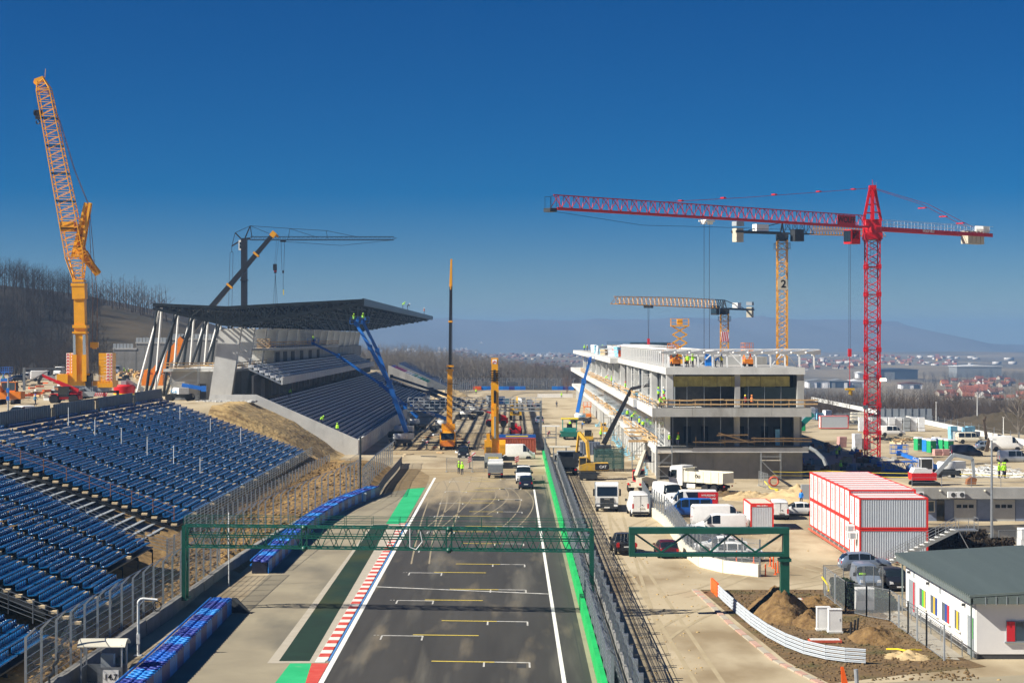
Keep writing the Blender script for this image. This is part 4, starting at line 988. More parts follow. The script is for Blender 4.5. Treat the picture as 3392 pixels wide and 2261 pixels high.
for x, y in ((5.0,-4.2),(5.0,6),(-6,6)): MB().bx(x-.2,x+.2,y-.2,y+.2,.1,1.2).bx(x-.6,x+.6,y-.6,y+.6,0,.15).build('outrigger_foot', 'dark_steel', t)
MB().bx(1.5,5.2,-4.25,-3.9,.8,1.15).bx(-6.2,-1,5.8,6.2,.8,1.2).bx(1,5.2,5.8,6.2,.8,1.2).build('outrigger_beam', 'dark_steel', t)
rl_ = MB()
for x in (3.1,3.6,4.1,4.6): rl_.tube((x,-1.35,2.95),(x,-1.35,4.0),.03,4)
rl_.tube((3.1,-1.35,4.0),(4.6,-1.35,3.5),.03,4); rl_.tube((2.0,-1.4,1.0),(2.0,-1.4,3.0),.03,4).tube((2.4,-1.4,1.0),(2.4,-1.4,3.0),.03,4)
for k in range(6): rl_.tube((2.0,-1.4,1.1+k*.33),(2.4,-1.4,1.1+k*.33),.025,4)
rl_.build('ladder', 'zinc_white', t)

# telescopic crane behind the props, black boom above the roof
def tele_crane(label, base, tip, secs, w0, w1, up=(0,1,0), name='telescopic_crane'):
    pass
Yt = 415; b = P(505,1250,Yt); e = P(905,776,Yt)
t = thing('telescopic_crane', 'mobile crane with long black telescopic boom rising above the dark roof', 'crane', (b.x,Yt,gz(b.x,Yt)))
p1 = P(610,1124,Yt)
MB().bar(b+Vector((-.9,0,-1)), p1, 2.3, 2.2, 0, 2.0, 1.9, up=(0,1,0)).build('boom_base', 'machine_orange', t, world=True)
MB().bar(p1, e, 1.3, 1.25, 0, .85, .85, up=(0,1,0)).build('boom_section', 'crane_black', t, world=True)
for f in (.30,.52,.74): c = b.lerp(e, f+.12); d = (e-b).normalized()*.22; MB().bar(c-d, c+d, 1.5, 1.45, up=(0,1,0)).build('collar', 'crane_yellow', t, world=True)
MB().bar(e-(e-b).normalized()*.6, e+(e-b).normalized()*.6, 1.15, 1.0, up=(0,1,0)).bar(e+Vector((.2,0,.3)), e+Vector((1.1,0,-.6)), .5).build('boom_head', 'crane_yellow', t, world=True)
MB().box(b+Vector((.2,0,-.6)), (4.6,3,2.6)).box(b+Vector((-1.5,0,1.0)), (1.6,2.8,1.4)).build('superstructure', 'machine_orange', t, world=True)
MB().box(b+Vector((1,0,-2.2)), (11,2.7,1.1)).build('carrier', 'dark_steel', t, world=True)
for k in range(5): MB().lathe([(.7,-.3),(.7,.3)], b+Vector((-3.6+k*2.2,-1.3,-2.4)), 12, 0, 'y').build('wheel', 'rubber', t, world=True)
rp = MB(); hp_ = e+Vector((1.0,0,-.8))
for d_ in (-.2,.25): rp.tube(hp_+Vector((d_,0,0)), P(911,880,Yt)+Vector((d_*.6,0,0)), .03, 3)
for d_ in (-.5,0,.5): rp.tube(P(912,905,Yt), P(912,1020,Yt)+Vector((d_,0,0)), .035, 3)
rp.build('hoist_rope', 'crane_black', t, world=True)
MB().box(P(911,885,Yt), (.8,.6,1.4)).box(P(912,899,Yt), (.5,.4,.8)).build('hook_block', 'crane_black', t, world=True)
MB().box(P(912,894,Yt), (.55,.45,.7)).build('hook_band', 'paint_red', t, world=True)

# black self-erecting tower crane
Yc = 440; b = P(809,1240,Yc); top = P(809,790,Yc)
t = thing('tower_crane', 'slim black tower crane with braced horizontal jib behind the dark roof', 'crane', (b.x,Yc,gz(b.x,Yc)))
MB().bar((b.x,Yc,t.location.z), top, 1.35, 1.35, up=(0,1,0)).bar(P(809,930,Yc), P(809,925,Yc), 1.7).build('mast', 'crane_black', t, world=True)
mb = MB(); jr, je = P(830,790,Yc), P(1305,790,Yc); tied(mb, jr, je, [(-.6,-.35),(.6,-.35),(0,.45)], 30, .09, .045); mb.bar(P(800,793,Yc), jr, .5); mb.tube(je, je+Vector((.6,0,.1)), .1, 4)
mb.build('jib', 'crane_black', t, world=True)
mb = MB(); ap_ = P(829,748,Yc); mb.bar(P(812,788,Yc), ap_, .25); mb.bar(P(835,788,Yc), ap_, .18); mb.bar(P(800,792,Yc), P(779,771,Yc), .3); mb.bar(P(800,795,Yc), P(768,815,Yc), .3); mb.bar(P(779,771,Yc), P(768,815,Yc), .12); mb.build('tower_head', 'crane_black', t, world=True)
mb = MB()
for a_, b_ in (((829,748),(960,757)),((960,757),(1081,764)),((1081,764),(1185,785)),((829,748),(903,778)),((960,757),(1050,786)),((960,757),(955,790)),((1081,764),(1085,790)),((829,748),(779,771)),((768,815),(768,836))): mb.tube(P(*a_,Yc), P(*b_,Yc), .07, 4)
mb.build('tie_bar', 'crane_black', t, world=True)
mb = MB()
for a_, b_ in (((762,838),(757,1018)),((772,838),(768,1018)),((762,838),(768,832)),((772,838),(768,832)),((931,800),(934,895)),((943,800),(940,895)),((938,905),(938,960)),((943,800),(1130,813)),((1130,813),(1300,795))): mb.tube(P(*a_,Yc), P(*b_,Yc), .05, 3)
mb.build('rope', 'crane_black', t, world=True)
MB().box(P(938,798,Yc), (1.3,1,.5)).box(P(938,900,Yc), (.4,.4,.6)).build('trolley', 'crane_black', t, world=True)
MB().box(P(939,968,Yc), (.18,.18,1.2)).build('sling', 'yellow_plastic', t, world=True)
MB().box(P(798,812,Yc), (.9,1.2,2.3)).build('cab', 'steel_white', t, world=True)
MB().box(P(798,807,Yc)+Vector((0,-.62,0)), (.5,.03,.7)).box(P(798,818,Yc)+Vector((0,-.62,0)), (.5,.03,.7)).build('window', 'glass', t, world=True)

# two yellow telescopic cranes standing on the track
def truck_crane(label, loc, front, boom_top, w0, w1, split=None):
    t = thing('truck_crane', label, 'crane', loc); x0, y0 = loc[0], loc[1]
    return t
b = G(1483,1488); Yq = b.y
t = thing('truck_crane', 'yellow truck crane with black extended boom standing upright on the dirt', 'crane', (b.x,Yq,0))
MB().bx(-1.3,1.3,-1.2,.9,.55,1.35).bx(-1.25,1.25,.9,9,.6,1.5).build('carrier', 'dark_steel', t)
MB().prism([(-1.2,.75),(.9,.75),(.9,2.95),(-.9,2.95),(-1.25,1.9)], 'x', -1.3, 1.3).build('cab', 'crane_yellow', t)
MB().prism([(-1.28,1.75),(-.96,2.8),(-.98,2.82),(-1.31,1.77)], 'x', -1.1, 1.1).build('windscreen', 'glass', t)
MB().bx(-1.15,1.15,-1.27,-1.22,.6,1.5).build('grille', 'machine_orange', t)
lettering('CRANE', .3, 'paint_red', (0,-1.29,1.35), (PI/2,0,0), t) if 0 else None
MB().bx(-1.25,1.25,.95,5.5,1.6,3.0).bx(-1.15,1.15,2.5,5.2,3.0,4.2).build('superstructure', 'crane_yellow', t)
for sx in (-1,1):
    MB().bx(sx*1.2-.16,sx*1.2+.16,.88,.94,2.3,3.3).build('warning_panel', 'print_white', t)
    MB().bx(min(sx*1.3,sx*3.6),max(sx*1.3,sx*3.6),.3,.7,.95,1.35).bx(sx*3.55-.1,sx*3.55+.1,.35,.6,.1,1.0).bx(sx*3.55-.35,sx*3.55+.35,.1,.85,0,.1).build('outrigger', 'dark_steel', t)
    o = MB().bx(sx*3.55-.2,sx*3.55+.2,.22,.28,.9,1.5).build('warning_panel', 'print_white', t); MB().prism([(sx*3.55-.2,.95),(sx*3.55+.2,1.25),(sx*3.55+.2,1.45),(sx*3.55-.2,1.15)], 'y', .19, .215).build('stripe', 'print_red', o)
    for y in (-.2,3,5,7): MB().lathe([(.4,-.2),(.6,-.17),(.6,.17),(.4,.2)], (sx*1.12,y,.6), 12, 0, 'x').build('wheel', 'rubber', t)
zt = 19+(1116-858)*(Yq+3)/F
MB().bar((.15,3.4,2.6), (.3,3.2,19-(1222-1116)*(Yq)/F), 1.0, 1.1, 0, .82, .9, up=(0,1,0)).build('boom_base', 'crane_yellow', t)
MB().bar((.3,3.2,13.5), (.42,3.2,zt-4.6), .55, .55, 0, .45, .45, up=(0,1,0)).build('boom_section', 'crane_black', t)
MB().bar((.42,3.2,zt-4.7), (.52,3.2,zt), .55, .7, 0, .3, .5, up=(0,1,0)).bar((.3,3.2,zt-4.8),(.5,3.2,zt-4.8),.9,.8).build('boom_head', 'crane_yellow', t)
for z in (13.2,13.9,21.5): MB().bx(-.32 if z < 14 else 0,.9 if z < 14 else .75,2.7,3.7,z,z+.3).build('collar', 'crane_yellow', t)
MB().tube((.65,2.6,zt-.2),(.75,2.6,14),.03,3).tube((.0,2.6,13.8),(1.6,2.6,13.8),.04,3).tube((.0,2.6,11),(1.7,2.6,11),.04,3).build('rope', 'crane_black', t)
b = G(1634,1552); Yq = b.y
t = thing('truck_crane', 'yellow truck crane with thick retracted boom seen from behind', 'crane', (b.x,Yq,0))
MB().bx(-1.3,1.3,0,11,.55,1.4).build('carrier', 'dark_steel', t)
MB().bx(-1.25,1.25,-.15,.9,.95,2.2).bx(-1.1,1.1,-.18,-.1,1.0,1.3).build('tail_box', 'paint_grey', t)
MB().bx(-.75,.75,-.2,-.15,1.35,1.7).build('plate', 'print_yellow', t)
for sx in (-1,1):
    MB().bx(min(sx*1.3,sx*3.7),max(sx*1.3,sx*3.7),.2,.5,1.15,1.75).build('outrigger', 'dark_steel', t)
    o = MB().bx(sx*3.4-.3,sx*3.4+.3,.08,.14,1.15,1.75).build('warning_panel', 'print_white', t); s_ = MB()
    for i in (-1,0,1): s_.prism([(sx*3.4-.3,1.3+i*.3),(sx*3.4+.3,1.6+i*.3),(sx*3.4+.3,1.48+i*.3),(sx*3.4-.3,1.18+i*.3)], 'y', .05, .078)
    s_.build('stripe', 'print_red', o)
    MB().bx(sx*3.4-.07,sx*3.4+.07,.2,.4,.1,1.15).bx(sx*3.4-.3,sx*3.4+.3,.1,.6,0,.1).build('outrigger_foot', 'dark_steel', t)
    for y in (1,3.5,5,8): MB().lathe([(.4,-.2),(.62,-.17),(.62,.17),(.4,.2)], (sx*1.12,y,.62), 12, 0, 'x').build('wheel', 'rubber', t)
MB().bx(-1.3,-.2,1.2,4.5,1.8,4.0).bx(-.3,1.5,1.5,5,1.8,3.2).bx(-1.0,-.5,1.2,2,4.0,5.0).build('superstructure', 'crane_yellow', t)
mb = MB()
for i in range(4): mb.bx(-1.15,-.35,1.14,1.19,2.1+i*.28,2.2+i*.28)
mb.build('grille', 'dark_steel', t)
MB().prism([(1.2,2.0),(2.9,2.0),(2.9,4.1),(1.6,4.1),(1.2,3.4)], 'x', .85, 1.75).build('cab', 'crane_yellow', t)
MB().bx(.95,1.65,1.25,1.3,2.3,2.9).prism([(1.22,3.0),(1.58,4.0),(1.55,4.0),(1.19,3.0)], 'x', .95, 1.65).build('window', 'glass', t)
bt = 19-(1240-1116)*(Yq+2)/F; tp = 19-(1185-1116)*(Yq+2.5)/F
MB().bar((.25,2.2,2.0), (.2,2.3,tp-3.6), 1.1, 1.2, 0, 1.1, 1.15, up=(0,1,0)).build('boom_base', 'crane_yellow', t)
MB().bar((.2,2.3,tp-3.6), (.18,2.4,tp-.6), .95, 1.05, up=(0,1,0)).bar((.18,2.4,tp-.9),(.18,2.4,tp),1.05,1.0,up=(0,1,0)).build('boom_head', 'crane_yellow', t)
mb = MB()
for i in range(5): mb.bx(-.45,.85,1.65,1.72,tp-3.3+i*.33,tp-3.15+i*.33)
mb.bx(0,.35,1.55,1.7,tp-3.4,tp-1.7).bx(.05,.4,1.5,1.6,9.4,11.2).lathe([(.3,-.1),(.3,.1)], (.2,1.5,11), 10, 0, 'x'); mb.build('sheave', 'crane_black', t)
MB().bar((.22,1.6,4.3),(.22,1.6,7.6),.28,.2,up=(0,1,0)).build('piston_rod', 'chrome', t)
MB().bar((.22,1.6,7.5),(.22,1.6,9.2),.4,.3,up=(0,1,0)).prism([(-.35,8.6),(.8,8.6),(.22,9.6)],'y',1.5,1.66).build('bracket', 'crane_yellow', t)
o = MB().bx(-.15,.5,1.84,1.9,tp-.85,tp-.2).build('warning_panel', 'print_white', t); MB().prism([(-.12,tp-.8),(.18,tp-.55),(.48,tp-.8),(.48,tp-.65),(.18,tp-.4),(-.12,tp-.65)],'y',1.81,1.835).build('stripe', 'print_red', o)

# red tower crane
mx, my_ = 55.7, 296.0
t = thing('tower_crane', 'tall red tower crane with long jib to the left over the pit building', 'crane', (mx,my_,0))
mb = MB(); tied(mb, (0,0,0), (0,0,4.2), sq(1.0,1.0), 2, .13, .07, up=Vector((0,1,0)))
for s_ in (-1,1): mb.tube((-1,s_,4.2),(1,s_,4.2),.09,4); mb.tube((s_,-1,4.2),(s_,1,4.2),.09,4)
for z in (0,4.15):
    for a_ in (-1,1):
        for b_ in (-1,1): mb.bx(a_-.19,a_+.19,b_-.19,b_+.19,max(z-.3,0),z+.3)
sec = mb.build('mast_section', 'crane_red', t)
lad = MB()
for x in (-.25,.25): lad.tube((x,-.2,0),(x,.3,4.2),.04,4)
for k in range(8): lad.tube((-.25,-.2+k*.06,.5*k),(.25,-.2+k*.06,.5*k),.03,3)
lad.bx(-.8,.8,-.7,.7,4.0,4.06)
ld = lad.build('ladder', 'galvanised', t)
for k in range(1, 8): part_copy(sec, (0,0,4.28*k), t); part_copy(ld, (0,0,4.28*k), t)
jd = Vector((-51.3,-45,0)).normalized(); ang = math.atan2(jd.y, jd.x); Z = 35.6
def rj(a, s_, z): n_ = Vector((-jd.y, jd.x, 0)); return jd*a+n_*s_+Vector((0,0,z))
MB().bx(-1.35,1.35,-1.35,1.35,34.1,35.1).lathe([(1.5,35.1),(1.5,36.0)], n=14).bx(-1.2,1.2,-1.2,1.2,36,37.2).build('slewing_ring', 'crane_red', t)
mb = MB(); apx = Vector((0,0,42.1))
for a_ in (-1.0,1.0):
    for s_ in (-.9,.9): mb.bar(rj(a_,s_,37), apx+rj(a_*.2,s_*.3,0), .4, .32)
for f in (.25,.5,.75): 
    for s_ in (-1,1): mb.bar(rj(-1*(1-.8*f),s_*.9*(1-.65*f),37+5.1*f), rj(1*(1-.8*f),s_*.9*(1-.65*f),37+5.1*f), .2); 
mb.bx(-.5,.5,-.5,.5,41.8,42.5).tube((0,0,42.5),(0,0,43.4),.05,4); mb.build('tower_head', 'crane_red', t)
lad = MB()
for s_ in (-.25,.25): lad.tube(rj(-1.6,s_,37),rj(-.6,s_,43),.035,4)
for k in range(16): lad.tube(rj(-1.6+k*.062,-.25,37+.37*k),rj(-1.6+k*.062,.25,37+.37*k),.03,3)
lad.build('ladder', 'galvanised', t)
J = 67.0; nj = 9
for i in range(nj):
    a0, a1 = 1.6+(J-1.6)*i/nj, 1.6+(J-1.6)*(i+1)/nj; h0 = 2.0; mb = MB()
    tied(mb, rj(a0,0,Z+1.1), rj(a1,0,Z+1.1), [(-.7,-.75),(.7,-.75),(0,1.05)], 4, .10, .055, faces=[1,2])
    for s_ in (-.7,.7): mb.bar(rj(a0,s_,Z+.35), rj(a1,s_,Z+.35), .16, .26)
    for q_ in range(4): aa = a0+(a1-a0)*q_/4; mb.tube(rj(aa,-.7,Z+.35), rj(aa+(a1-a0)/8,.7,Z+.35), .04, 3)
    mb.build('jib_section', 'crane_red', t)
mb = MB(); 
for s_ in (-.6,.6): mb.tube(rj(J,s_,Z+.3),rj(J,s_,Z+1.9),.04,4).tube(rj(J+1,s_,Z+.3),rj(J+1,s_,Z+1.9),.04,4).tube(rj(J,s_,Z+1.9),rj(J+1,s_,Z+1.9),.04,4)
mb.bar(rj(J,0,Z+.1),rj(J+1.2,0,Z+.1),1.3,.5); mb.build('jib_end', 'dark_steel', t)
# pendants
mb = MB(); pa, pb = apx, rj(46,0,Z+2.2)
for s_ in (-.3,.3): n_ = Vector((-jd.y,jd.x,0))*s_; mb.path([pa+n_, (pa.lerp(pb,.33))+n_+Vector((0,0,-.1)), (pa.lerp(pb,.66))+n_+Vector((0,0,-.15)), pb+n_], .04, 4)
for f in (.1,.28,.5,.74,.93): mb.box(pa.lerp(pb,f), (.5,.7,.2), ang)
CJ = -29.5
for s_ in (-.6,.6): n_ = Vector((-jd.y,jd.x,0))*s_; mb.path([apx+n_*.4, rj(CJ*.45,s_,40.2), rj(CJ*.86,s_,Z+1.4)], .04, 4)
for f in (.5,.72,.9): mb.box(apx.lerp(rj(CJ*.86,0,Z+1.4),f), (.4,1.4,.16), ang)
mb.build('pendant_bar', 'crane_red', t)
mb = MB()
for s_ in (-.85,.85): mb.bar(rj(-1.2,s_,Z+.2), rj(CJ-1,s_,Z+.2), .22, .6)
for k in range(14): mb.bar(rj(-2-k*2,-.85,Z+.2), rj(-2-k*2,.85,Z+.2), .15)
mb.build('counter_jib', 'crane_red', t)
mb = MB()
for s_ in (-1.0,1.0):
    for z in (1.0,1.6): mb.tube(rj(-1.5,s_,Z+z), rj(CJ-1,s_,Z+z), .03, 4)
    for k in range(17): mb.tube(rj(-1.5-k*1.75,s_,Z+.4), rj(-1.5-k*1.75,s_,Z+1.6), .03, 4)
mb.build('handrail', 'zinc_white', t)
for k in range(4): MB().box(rj(CJ+5-k*1.15,0,Z-.3), (1.0,1.4,2.1), ang).build('counterweight', 'ballast', t)
MB().box(rj(CJ+.4,0,Z+1.1), (1.6,1.4,1.0), ang).lathe([(.6,-.6),(.6,.6)], rj(CJ+1.5,0,Z+1.1), 12, 0, 'x').build('winch', 'zinc_white', t)
c_ = MB().box(rj(2.6,-1.9,Z-1.1), (2.2,1.5,2.2), ang).build('cab', 'crane_red', t); MB().box(rj(3.75,-1.9,Z-1.0), (.06,1.35,1.7), ang).box(rj(2.8,-2.68,Z-.8), (1.6,.05,1.3), ang).box(rj(2.6,-1.13,Z-.8),(1.5,.05,1.3),ang).build('window', 'glass', c_)
tr_a = 46.5-14.5
MB().box(rj(37.5,0,Z-.1), (1.8,1.5,.25), ang).box(rj(36.8,0,Z-.4), (.35,.8,.4), ang).box(rj(38.2,0,Z-.4), (.35,.8,.4), ang).build('trolley', 'zinc_white', t)
mb = MB()
for d_ in (-.55,.55): mb.tube(rj(37.5+d_,0,Z-.6), rj(37.5+d_,0,13.6), .035, 3)
mb.path([rj(2,-.3,Z-.2), rj(15,-.3,Z-.6), rj(36,-.3,Z-.9), rj(50,-.3,Z-1.2), rj(J,-.3,Z)], .03, 3)
for d_ in (-.18,.18): mb.tube(rj(4.4+d_,-.9,Z-.5), rj(4.4+d_,-.9,17.2), .03, 3)
mb.build('rope', 'crane_black', t)
MB().box(rj(4.4,-.9,16.6), (.5,.5,1.2)).tube(rj(4.4,-.9,16),rj(4.4,-.9,11.5),.05,4).build('hook_block', 'paint_red', t)
MB().box(rj(4.4,-.9,11), (1.4,.5,.3)).box(rj(4.4,-.9,10.6), (.3,.4,.8)).box(rj(4.0,-.9,10.4), (.3,.4,.8)).build('lifting_beam', 'machine_yellow', t)
pn = MB().box(rj(7.2,.72,Z+1.2), (4.3,.06,1.5), ang).build('name_board', 'crane_red', t)
vang = math.atan2(jd.y, jd.x)+PI
lettering('WOLFF', 1.25, 'print_black', rj(7.2,.78,Z+1.2), (PI/2,0,vang), pn)
lettering('WOLFF 8033', .55, 'print_white', rj(-13,.98,Z+.2), (PI/2,0,vang), t)
MB().bx(-1.6,-.9,-1.3,-.8,7.9,8.5).build('floodlight_box', 'galvanised', t)
fl = bpy.data.materials.new('lit_lamp'); fl.use_nodes = True; fb = fl.node_tree.nodes['Principled BSDF']; fb.inputs['Emission Color'].default_value = (1,.85,.55,1); fb.inputs['Emission Strength'].default_value = 6; M['lit_lamp'] = fl
MB().box((1.45,-1.15,12.4), (.9,.2,.4)).build('floodlight', 'lit_lamp', t)
MB().box((0,0,.15), (4.5,4.5,.5)).build('base', 'concrete', t)

# yellow tower cranes behind the pit building
def yellow_tower(label, mast, z_top, direction, jl, cl, hook, num):
    t = thing('tower_crane', label, 'crane', (*mast,0)); mb = MB(); hw = .85
    tied(mb, (0,0,0), (0,0,4.0), sq(hw,hw), 2, .12, .065, up=Vector((0,1,0)))
    for s_ in (-hw,hw): mb.tube((-hw,s_,4),(hw,s_,4),.08,4); mb.tube((s_,-hw,4),(s_,hw,4),.08,4)
    o = mb.build('mast_section', 'tower_yellow', t); n = int(z_top/4.02)
    for k in range(1, n): part_copy(o, (0,0,4.02*k), t)
    lad = MB()
    for x in (-.2,.2): lad.tube((x,.1,0),(x,.1,4*n),.035,3)
    for k in range(n*2): lad.tube((-.2,.1,2*k),(.2,.1,2*k+.5),.03,3)
    lad.build('ladder', 'galvanised', t)
    zt = 4.02*n; d = Vector((*direction,0)).normalized(); a_ = math.atan2(d.y,d.x); nn = Vector((-d.y,d.x,0))
    r_ = lambda a, s_, z: d*a+nn*s_+Vector((0,0,z))
    MB().bx(-1.3,1.3,-1.3,1.3,zt-1.6,zt-1.5).build('platform', 'galvanised', t)
    mb = MB()
    for x in (-1.3,1.3):
        mb.tube((x,-1.3,zt-.5),(x,1.3,zt-.5),.04,4).tube((-1.3,x,zt-.5),(1.3,x,zt-.5),.04,4)
        for y in (-1.3,0,1.3): mb.tube((x,y,zt-1.6),(x,y,zt-.5),.04,4)
    mb.build('handrail', 'dark_steel', t)
    MB().lathe([(1.1,zt-.1),(1.1,zt+.5)], n=12).bx(-1,1,-1,1,zt+.5,zt+1.4).build('slewing_ring', 'dark_steel', t)
    mb = MB(); tied(mb, r_(0,0,zt+2), r_(6.5,0,zt+2.0), [(-.75,-.7),(.75,-.7),(0,1.2)], 4, .11, .06); mb.build('jib_root', 'dark_steel', t)
    ns = 5
    for i in range(ns):
        a0, a1 = 6.5+(jl-6.5)*i/ns, 6.5+(jl-6.5)*(i+1)/ns; mb = MB()
        h0, h1 = 1.2-.5*max(0,i-2)/3, 1.2-.5*max(0,i-1)/3
        tied(mb, r_(a0,0,zt+2), r_(a1,0,zt+2), [(-.7,-.7),(.7,-.7),(0,h0)], 5, .095, .05, c1=[(-.7,-.7),(.7,-.7),(0,h1)]); mb.build('jib_section', 'tower_yellow', t)
    mb = MB()
    for s_ in (-.7,.7): mb.bar(r_(-1,s_,zt+1.3), r_(-cl,s_,zt+1.3), .25, .4)
    mb.tube(r_(0,0,zt+3.2), r_(-cl*.7,0,zt+1.6), .1, 4); mb.bar(r_(0,-.6,zt+.8), r_(0,0,zt+3.2), .2).bar(r_(0,.6,zt+.8), r_(0,0,zt+3.2), .2); mb.build('counter_jib', 'dark_steel', t)
    MB().box(r_(-cl+.9,0,zt+.7), (1.5,1.3,2.4), a_).build('counterweight', 'ballast', t)
    MB().box(r_(-cl+.9,0,zt+2.7), (1.6,1.4,.8), a_).build('ballast_box', 'paint_grey', t)
    MB().box(r_(-cl*.45,0,zt+2.0), (2.6,1.3,1.5), a_).build('machine_house', 'steel_white', t)
    c_ = MB().box(r_(2.2,-1.5,zt+.9), (2.0,1.4,2.1), a_).build('cab', 'dark_steel', t); MB().box(r_(3.23,-1.5,zt+1), (.05,1.2,1.6), a_).build('window', 'glass_blue', c_)
    if hook:
        ha, hz_ = hook; MB().box(r_(ha,0,zt+1.0), (1.6,1.5,.5), a_).build('trolley', 'dark_steel', t); mb = MB()
        for q in (-.35,.35): mb.tube(r_(ha+q,0,zt+.9), r_(ha+q*.4,0,hz_), .035, 3)
        for q in (-1.3,1.3): mb.tube(r_(ha,0,hz_-1), r_(ha+q,0,hz_-5.6), .03, 3)
        mb.build('rope', 'crane_black', t)
        MB().box(r_(ha,0,hz_-.5), (.5,.5,1.6)).build('hook_block', 'paint_red', t)
    return t, zt
t, zt = yellow_tower('taller yellow tower crane behind the pit building, marked with a 2', (47.9,340), 38.3, (1,.55), 23, 10.5, None, '2')
o = MB().bx(-.9,.95,-.98,-.9,27.4,29.3).build('number_banner', 'ballast', t); lettering('2', 1.9, 'print_black', (0.1,-1.0,28.4), (PI/2,0,0), o)
t, zt = yellow_tower('shorter yellow tower crane behind the pit building roof', (47.6,430), 25.5, (-29.1,-64), 68, 20, (49,18.4), None)
o = MB().bx(-.9,.9,-.98,-.9,18.0,20.2).build('warning_panel', 'print_white', t); st = MB()
for i in range(5): st.prism([(-.9+i*.4,18.0),(-.7+i*.4,18.0),(-.9+i*.4+.5,20.2),(-1.1+i*.4+.5,20.2)] if i < 4 else [(.6,18),(.8,18),(.9,18.6),(.9,19)], 'y', -1.0, -.982)
st.build('stripe', 'print_red', o); MB().box((.3,-.95,15.6),(1.2,.1,1.4),0,0,0,.3).build('banner', 'print_white', t)
# ================= vehicles =================
SPEC = {
 'hatch': dict(L=4.1,W=1.76,belt=.93,zb=.22,r=.31,wh=(-1.25,1.3),prof=[(-2.05,.5),(-2.0,.93),(-1.72,1.30),(-1.3,1.46),(-.3,1.49),(.3,1.42),(1.05,.98),(1.65,.88),(2.0,.72),(2.05,.42)],side=[(-1.45,-.62),(-.54,.28),(.34,.72)],ws=(.32,1.03),rw=(-1.98,-1.5)),
 'estate': dict(L=4.7,W=1.8,belt=.93,zb=.22,r=.32,wh=(-1.4,1.42),prof=[(-2.35,.5),(-2.3,.95),(-2.0,1.30),(-1.5,1.45),(-.3,1.47),(.4,1.41),(1.2,.97),(1.95,.86),(2.3,.7),(2.35,.4)],side=[(-1.8,-1.1),(-1.02,-.15),(-.07,.42),(.48,.85)],ws=(.43,1.18),rw=(-2.28,-1.75)),
 'sedan': dict(L=4.7,W=1.82,belt=.92,zb=.2,r=.33,wh=(-1.4,1.42),prof=[(-2.35,.5),(-2.3,.95),(-1.75,1.02),(-1.0,1.38),(-.3,1.45),(.3,1.40),(1.15,.95),(1.9,.85),(2.3,.68),(2.35,.4)],side=[(-1.2,-.62),(-.54,.25),(.31,.75)],ws=(.33,1.13),rw=(-1.7,-1.05)),
 'suv': dict(L=4.5,W=1.84,belt=1.0,zb=.25,r=.35,wh=(-1.35,1.38),prof=[(-2.25,.55),(-2.2,1.0),(-1.85,1.42),(-1.3,1.60),(-.3,1.62),(.35,1.54),(1.1,1.07),(1.8,.97),(2.2,.8),(2.25,.45)],side=[(-1.65,-.95),(-.87,-.05),(.03,.42),(.48,.8)],ws=(.38,1.08),rw=(-2.18,-1.6)),
 'smallvan': dict(L=4.3,W=1.8,belt=1.05,zb=.22,r=.32,wh=(-1.35,1.35),prof=[(-2.15,.5),(-2.13,1.65),(-1.95,1.80),(.1,1.82),(.55,1.72),(1.3,1.08),(1.85,.93),(2.1,.78),(2.15,.45)],side=[(.0,.62),(.66,1.0)],ws=(.58,1.27),rw=(-2.14,-2.139)),
 'van': dict(L=5.6,W=2.0,belt=1.35,zb=.28,r=.35,wh=(-1.75,1.8),prof=[(-2.8,.5),(-2.78,2.28),(-2.6,2.46),(.9,2.48),(1.3,2.36),(2.05,1.45),(2.55,1.15),(2.76,.95),(2.8,.5)],side=[(.95,1.55),(1.6,1.9)],ws=(1.33,2.02),rw=(-2.79,-2.785)),
 'minibus': dict(L=4.9,W=1.92,belt=1.08,zb=.25,r=.33,wh=(-1.5,1.55),prof=[(-2.45,.5),(-2.42,1.80),(-2.2,1.94),(.5,1.96),(.9,1.86),(1.65,1.18),(2.2,.98),(2.42,.8),(2.45,.45)],side=[(-2.2,-1.15),(-1.08,.0),(.07,.85),(.9,1.35)],ws=(.93,1.62),rw=(-2.43,-2.425)),
 'panelvan': dict(L=4.9,W=1.92,belt=1.08,zb=.25,r=.33,wh=(-1.5,1.55),prof=[(-2.45,.5),(-2.42,1.80),(-2.2,1.94),(.5,1.96),(.9,1.86),(1.65,1.18),(2.2,.98),(2.42,.8),(2.45,.45)],side=[(.07,.85),(.9,1.35)],ws=(.93,1.62),rw=(-2.43,-2.425)),
 'halfvan': dict(L=4.9,W=1.92,belt=1.08,zb=.25,r=.33,wh=(-1.5,1.55),prof=[(-2.45,.5),(-2.42,1.80),(-2.2,1.94),(.5,1.96),(.9,1.86),(1.65,1.18),(2.2,.98),(2.42,.8),(2.45,.45)],side=[(-1.08,.0),(.07,.85),(.9,1.35)],ws=(.93,1.62),rw=(-2.43,-2.425)),
 'cab': dict(L=2.6,W=2.0,belt=1.35,zb=.28,r=.35,wh=(.45,),prof=[(-1.3,.5),(-1.28,2.1),(-1.1,2.25),(-.2,2.28),(.1,2.2),(.75,1.42),(1.1,1.12),(1.27,.95),(1.3,.5)],side=[(-.85,-.05),(.0,.5)],ws=(.13,.72),rw=(-1.29,-1.285)),
 'pickup': dict(L=5.2,W=1.85,belt=1.08,zb=.38,r=.38,wh=(-1.55,1.6),prof=[(-2.6,.7),(-2.58,1.05),(-.72,1.06),(-.66,1.12),(-.5,1.72),(.1,1.78),(.45,1.72),(1.15,1.15),(1.95,1.06),(2.5,.9),(2.6,.55)],side=[(-.45,.02),(.1,.55),(.6,.9)],ws=(.48,1.12),rw=(-.65,-.51)),
}
WHEEL = {}
